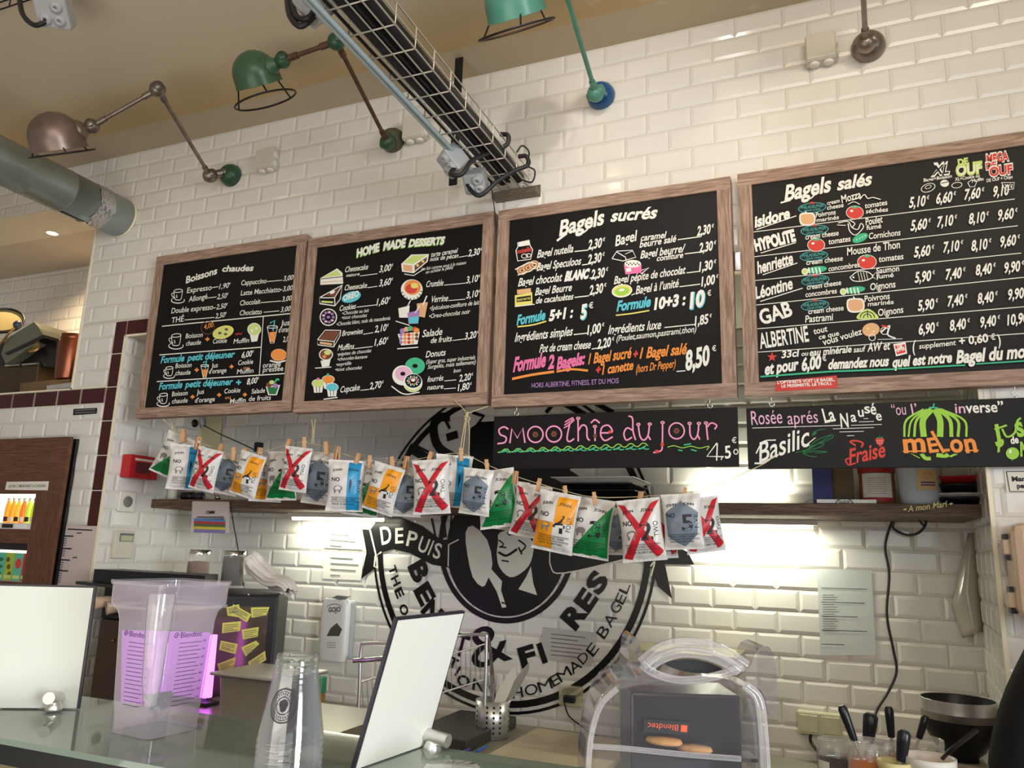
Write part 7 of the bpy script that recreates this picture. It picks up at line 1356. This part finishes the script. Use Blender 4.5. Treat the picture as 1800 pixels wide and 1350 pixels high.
# grey metal box on the wall behind the enclosure
q0, q1 = on_y(1088, 1150, .36), on_y(1296, 1150, .36); zt2 = on_y(1200, 1148, .36).z; b = MB(); b.box(q0.x, q1.x, .36, .60, zt2-.20, zt2, .004); o = b.build('metal_box', mat('dusty_metal_box', (170, 162, 130), .45, metal=.3), None, (q0.x, .4, zt2-.2)); tag(o, 'grey metal box on the worktop behind the blender enclosure', 'box')
b = MB(); b.box(q0.x+.02, q1.x-.02, .38, .58, ZC+.001, zt2-.201); tag(b.build('box_stand', M_dk, None, (q0.x, .4, ZC)), 'dark appliance under the grey metal box behind the enclosure', 'appliance')
# ------------------------------------------------------------------ jars with spatulas, hopper
ZJ = .955
b = MB(); b.box(-.30, .44, -.62, -.10, ZJ-.035, ZJ); o = b.build('side_shelf', M_top, None, (.1, -.3, ZJ)); tag(o, 'side worktop carrying the sauce jars beside the enclosure', 'worktop'); b = MB(); b.box(-.28, .42, -.6, -.56, 0, ZJ-.036); b.build('leg_panel', M_top, o)
M_jelly = mat('dark_berry_jam', (46, 30, 44), .15); M_orj = mat('apricot_jam', (206, 112, 36), .2); M_car = mat('caramel_sauce', (150, 74, 40), .2)
def saucejar(label, px, py, y, r, fm, white=False, h=None):
    tp = on_y(px, py, y); h = tp.z-ZJ; c = (tp.x, y, ZJ+.001); o = thing('sauce_jar', label, 'jar', c, 'open sauce jars with spatulas'); b = MB()
    if white: b.lathe([(0, .001), (r*.92, .001), (r, h*.9), (r*1.06, h*.92), (r*1.06, h), (r*.98, h), (r*.95, h*.93), (r*.9, .006), (0, .006)], c, (0, 0, 1), 36); b.build('body', white, o); b = MB(); b.lathe([(0, h*.88), (r*.94, h*.88)], c, (0, 0, 1), 30); b.build('contents', fm, o)
    else:
        b.lathe([(0, .001), (r, .001), (r, h*.8), (r*.9, h*.88), (r*.9, h), (r*.86, h), (r*.86, h*.88), (r*.96, h*.8)], c, (0, 0, 1), 36); b.build('body', M_glass, o); b = MB(); b.lathe([(0, .004), (r*.95, .004), (r*.95, h*.78), (0, h*.79)], c, (0, 0, 1), 32); b.build('contents', fm, o)
        b = MB(); [b.tube([(c[0]+r*.905*cos(a), c[1]+r*.905*sin(a), c[2]+h*.93+.004*k) for a in [2*pi*j/30 for j in range(30)]], .0015, 5, closed=True) for k in range(2)]; b.build('thread_rib', M_glass, o)
    return o, c, h
o, c, h = saucejar('jar of dark berry jam, first of the sauce jars beside the enclosure', 1468, 1300, -.30, .042, M_jelly); label_wrap(o, c, .0425, .03, h*.74, 205, 250, M_paper); lines_wrap(o, c, .0428, [.035+.006*i for i in range(12)], 208, 222, M_ink, .003)
o, c, h = saucejar('jar of orange jam with a black handled spatula in it', 1526, 1302, -.36, .045, M_orj); label_wrap(o, c, .0455, .02, h*.36, 235, 295, M_paper); lines_wrap(o, c, .0458, [.03+.008*i for i in range(3)], 240, 290, mat('label_violet', (80, 50, 110), .6), .004)
saucejar('jar of reddish caramel behind the orange jam', 1560, 1298, -.18, .044, M_car); saucejar('wide jar of caramel sauce in front of the black hopper', 1618, 1298, -.165, .055, M_car)
saucejar('cream tub at the bottom edge, beside the orange jam', 1572, 1338, -.42, .032, mat('cream_sauce', (222, 206, 150), .5), mat('cream_tub', (214, 202, 150), .4)); saucejar('white tub smeared with pink sauce at the bottom edge', 1632, 1330, -.40, .050, mat('pink_sauce', (214, 150, 128), .4), M_white)
def spatula(label, px0, py0, px1, py1, y, r=.010):
    a, c = on_y(px0, py0, y), on_y(px1, py1, y); o = thing('spatula', label, 'spatula', tuple(c), 'black handled spatulas in the jars'); ax = (a-c).normalized(); s_ = ax.cross(Vector((0, 1, 0))).normalized()
    b = MB(); b.M = None; L = (a-c).length; pts = [c+ax*L*t for t in (0, .15, .6, .9, 1)]; b.tube([p for p in pts], [r*.75, r*.85, r, r*1.05, r*.7], 12); b.build('handle', mat('black_handle', (28, 30, 36), .3), o)
    b = MB(); b.lathe([(r*.35, -.001), (r*.25, r*.2)], a-ax*.012+Vector((0, -r*.95, 0)), (0, -1, 0), 12); b.build('hang_hole', M_steel, o); b = MB(); b.tube([c, c-ax*.06], r*.35, 8); b.build('shank', M_steel, o)
spatula('black spatula handle leaning out of the orange jam jar', 1479, 1240, 1502, 1302, -.36); spatula('thick black handle with a lead, between the orange jar and the caramel', 1531, 1254, 1526, 1304, -.24, .016); spatula('upright black spatula handle in the reddish caramel jar', 1562, 1242, 1567, 1296, -.18); spatula('black spatula handle tilted towards the hopper in the wide caramel jar', 1628, 1258, 1615, 1298, -.16, .009); spatula('nearest black spatula handle standing in the cream tub', 1590, 1284, 1584, 1338, -.42, .013)
o = thing('ladle', 'thin dark ladle leaning from the white tub towards the black hopper', 'ladle', tuple(on_y(1660, 1330, -.40))); b = MB(); b.tube([on_y(1656, 1334, -.40), on_y(1672, 1318, -.38), on_y(1716, 1284, -.30)], [.004, .005, .0055], 8, 3); b.build('handle', M_dk, o)
tc_ = on_y(1683, 1228, .08); o = thing('coffee_hopper', 'black hopper with a steel band, like a wide open bowl on a grinder', 'hopper', (tc_.x, .08, ZC)); r = .090; z = tc_.z
b = MB(); b.lathe([(r, 0), (r, -.012), (r*.99, -.045), (r*1.0, -.048), (r*.985, 0), (r*.96, 0)], (tc_.x, .08, z), (0, 0, 1), 48); b.build('steel_band', M_steel, o)
b = MB(); b.lathe([(r*.97, -.002), (r*.90, -.04), (r*.2, -.10), (0, -.10)], (tc_.x, .08, z), (0, 0, 1), 48); b.lathe([(r*.965, -.048), (r*.93, -.075), (r*.62, -.125), (r*.42, -.14), (r*.42, -.19), (0, -.19)], (tc_.x, .08, z), (0, 0, 1), 48); b.build('bowl', M_black, o)
b = MB(); b.box(tc_.x-.055, tc_.x+.055, .03, .15, ZC+.001, z-.15, .006); b.build('grinder_body', mat('beige_grinder', (150, 140, 116), .4), o); b = MB(); b.tube([(tc_.x-.06, .02, z-.125), (tc_.x-.075, .0, z-.14), (tc_.x-.07, .01, z-.20)], .008, 10, 4); b.build('clamp', M_chrome, o)
# ------------------------------------------------------------------ person at the frame edge
def skin_body(name, joints, edges, m_, parent=None, loc=None, levels=2):
    me = bpy.data.meshes.new(name); me.from_pydata([j[0] for j in joints], edges, []); ob = bpy.data.objects.new(name, me); COL.objects.link(ob)
    bpy.context.view_layer.objects.active = ob; mo = ob.modifiers.new('s', 'SKIN'); mo.use_smooth_shade = True
    for i, j in enumerate(joints): r = j[1] if isinstance(j[1], tuple) else (j[1], j[1]); me.skin_vertices[0].data[i].radius = r
    me.skin_vertices[0].data[0].use_root = True; sb = ob.modifiers.new('d', 'SUBSURF'); sb.levels = sb.render_levels = levels; me.materials.append(m_)
    if parent: ob.parent = parent
    return ob
M_skin = mat('skin', (206, 152, 124), .5, var=.06); M_tee = mat('black_cotton', (17, 16, 19), .85); M_jean = mat('dark_denim', (36, 40, 56), .8); M_hair = mat('dark_hair', (30, 22, 18), .6)
PX, PY = .66, -.46
o = thing('person', 'person in a black short sleeved shirt at the frame edge, seen from behind', 'person', (PX, PY, 0))
J = [((0, 0, .94), (.15, .10)), ((0, 0, 1.10), (.14, .10)), ((0, 0, 1.26), (.165, .11)), ((0, .0, 1.37), (.13, .085)), ((0, .01, 1.46), .048), ((0, .025, 1.54), (.058, .070)), ((0, .02, 1.62), (.072, .09)), ((0, .02, 1.69), (.05, .06)),
     ((-.165, 0, 1.375), .058), ((-.235, .01, 1.235), .048), ((-.27, .05, 1.10), .040), ((-.25, .20, 1.02), .033), ((-.24, .28, 1.01), (.036, .020)),
     ((.165, 0, 1.375), .058), ((.235, .01, 1.235), .048), ((.27, .05, 1.10), .040), ((.24, .20, 1.02), .033), ((.23, .28, 1.01), (.036, .020)),
     ((-.09, 0, .86), .085), ((-.10, .01, .48), .058), ((-.10, -.01, .10), .040), ((-.10, .10, .035), (.045, .03)), ((.09, 0, .86), .085), ((.10, .01, .48), .058), ((.10, -.01, .10), .040), ((.10, .10, .035), (.045, .03))]
E2 = [(0, 1), (1, 2), (2, 3), (3, 4), (4, 5), (5, 6), (6, 7), (3, 8), (8, 9), (9, 10), (10, 11), (11, 12), (3, 13), (13, 14), (14, 15), (15, 16), (16, 17), (0, 18), (18, 19), (19, 20), (20, 21), (0, 22), (22, 23), (23, 24), (24, 25)]
skin_body('body', J, E2, M_skin, o)
for sx in (-1, 1):
    for k, (dx, L, dz) in enumerate(((-.027, .060, 0), (-.009, .072, .002), (.009, .068, .002), (.026, .052, 0))):
        bx = sx*.235+dx; skin_body('finger', [((bx, .30, 1.008+dz), .0095), ((bx, .30+L*.55, 1.004), .0085), ((bx, .30+L*.95, .985), .0075)], [(0, 1), (1, 2)], M_skin, o, levels=1)
    skin_body('thumb', [((sx*.235-sx*.03, .265, 1.005), .011), ((sx*.235-sx*.055, .30, .998), .009), ((sx*.235-sx*.055, .33, .985), .008)], [(0, 1), (1, 2)], M_skin, o, levels=1)
skin_body('shirt', [((0, 0, .90), (.165, .115)), ((0, 0, 1.10), (.165, .12)), ((0, 0, 1.26), (.185, .13)), ((0, 0, 1.40), (.140, .095)), ((0, .008, 1.465), .062), ((-.165, 0, 1.38), .076), ((-.232, .008, 1.25), .074), ((-.277, .05, 1.07), .066), ((.165, 0, 1.38), .076), ((.232, .008, 1.25), .074), ((.277, .05, 1.07), .066)],
          [(0, 1), (1, 2), (2, 3), (3, 4), (3, 5), (5, 6), (6, 7), (3, 8), (8, 9), (9, 10)], M_tee, o)
skin_body('trousers', [((0, 0, .96), (.155, .11)), ((-.092, 0, .84), .098), ((-.10, .01, .48), .072), ((-.10, -.01, .08), .058), ((.092, 0, .84), .098), ((.10, .01, .48), .072), ((.10, -.01, .08), .058)], [(0, 1), (1, 2), (2, 3), (0, 4), (4, 5), (5, 6)], M_jean, o)
b = MB()
def hairf(u, v): a = 2*pi*u; t = pi*(.0+(.72-.22*max(0, sin(a)))*v); return Vector((PX+.082*sin(t)*cos(a), PY+.012+.104*sin(t)*sin(a)-.008*v, 1.635+.098*cos(t)))
b.grid(hairf, 28, 14); b.build('hair', M_hair, o)
for sx in (-1, 1): b = MB(); b.ball((PX+sx*.03, PY+.105, 1.60), .011, 12); b.build('eye', mat('eye_white', (230, 226, 220), .2), o); b = MB(); b.ball((PX+sx*.076, PY+.02, 1.59), .022, 12, .4, .8, 1.3); b.build('ear', M_skin, o)
b = MB(); b.ball((PX, PY+.115, 1.575), .014, 12, .8, 1.2, 1.5); b.build('nose', M_skin, o); b = MB(); b.ball((PX, PY+.102, 1.535), .02, 12, 1.1, .35, .3); b.build('mouth', mat('lips', (176, 96, 90), .5), o)
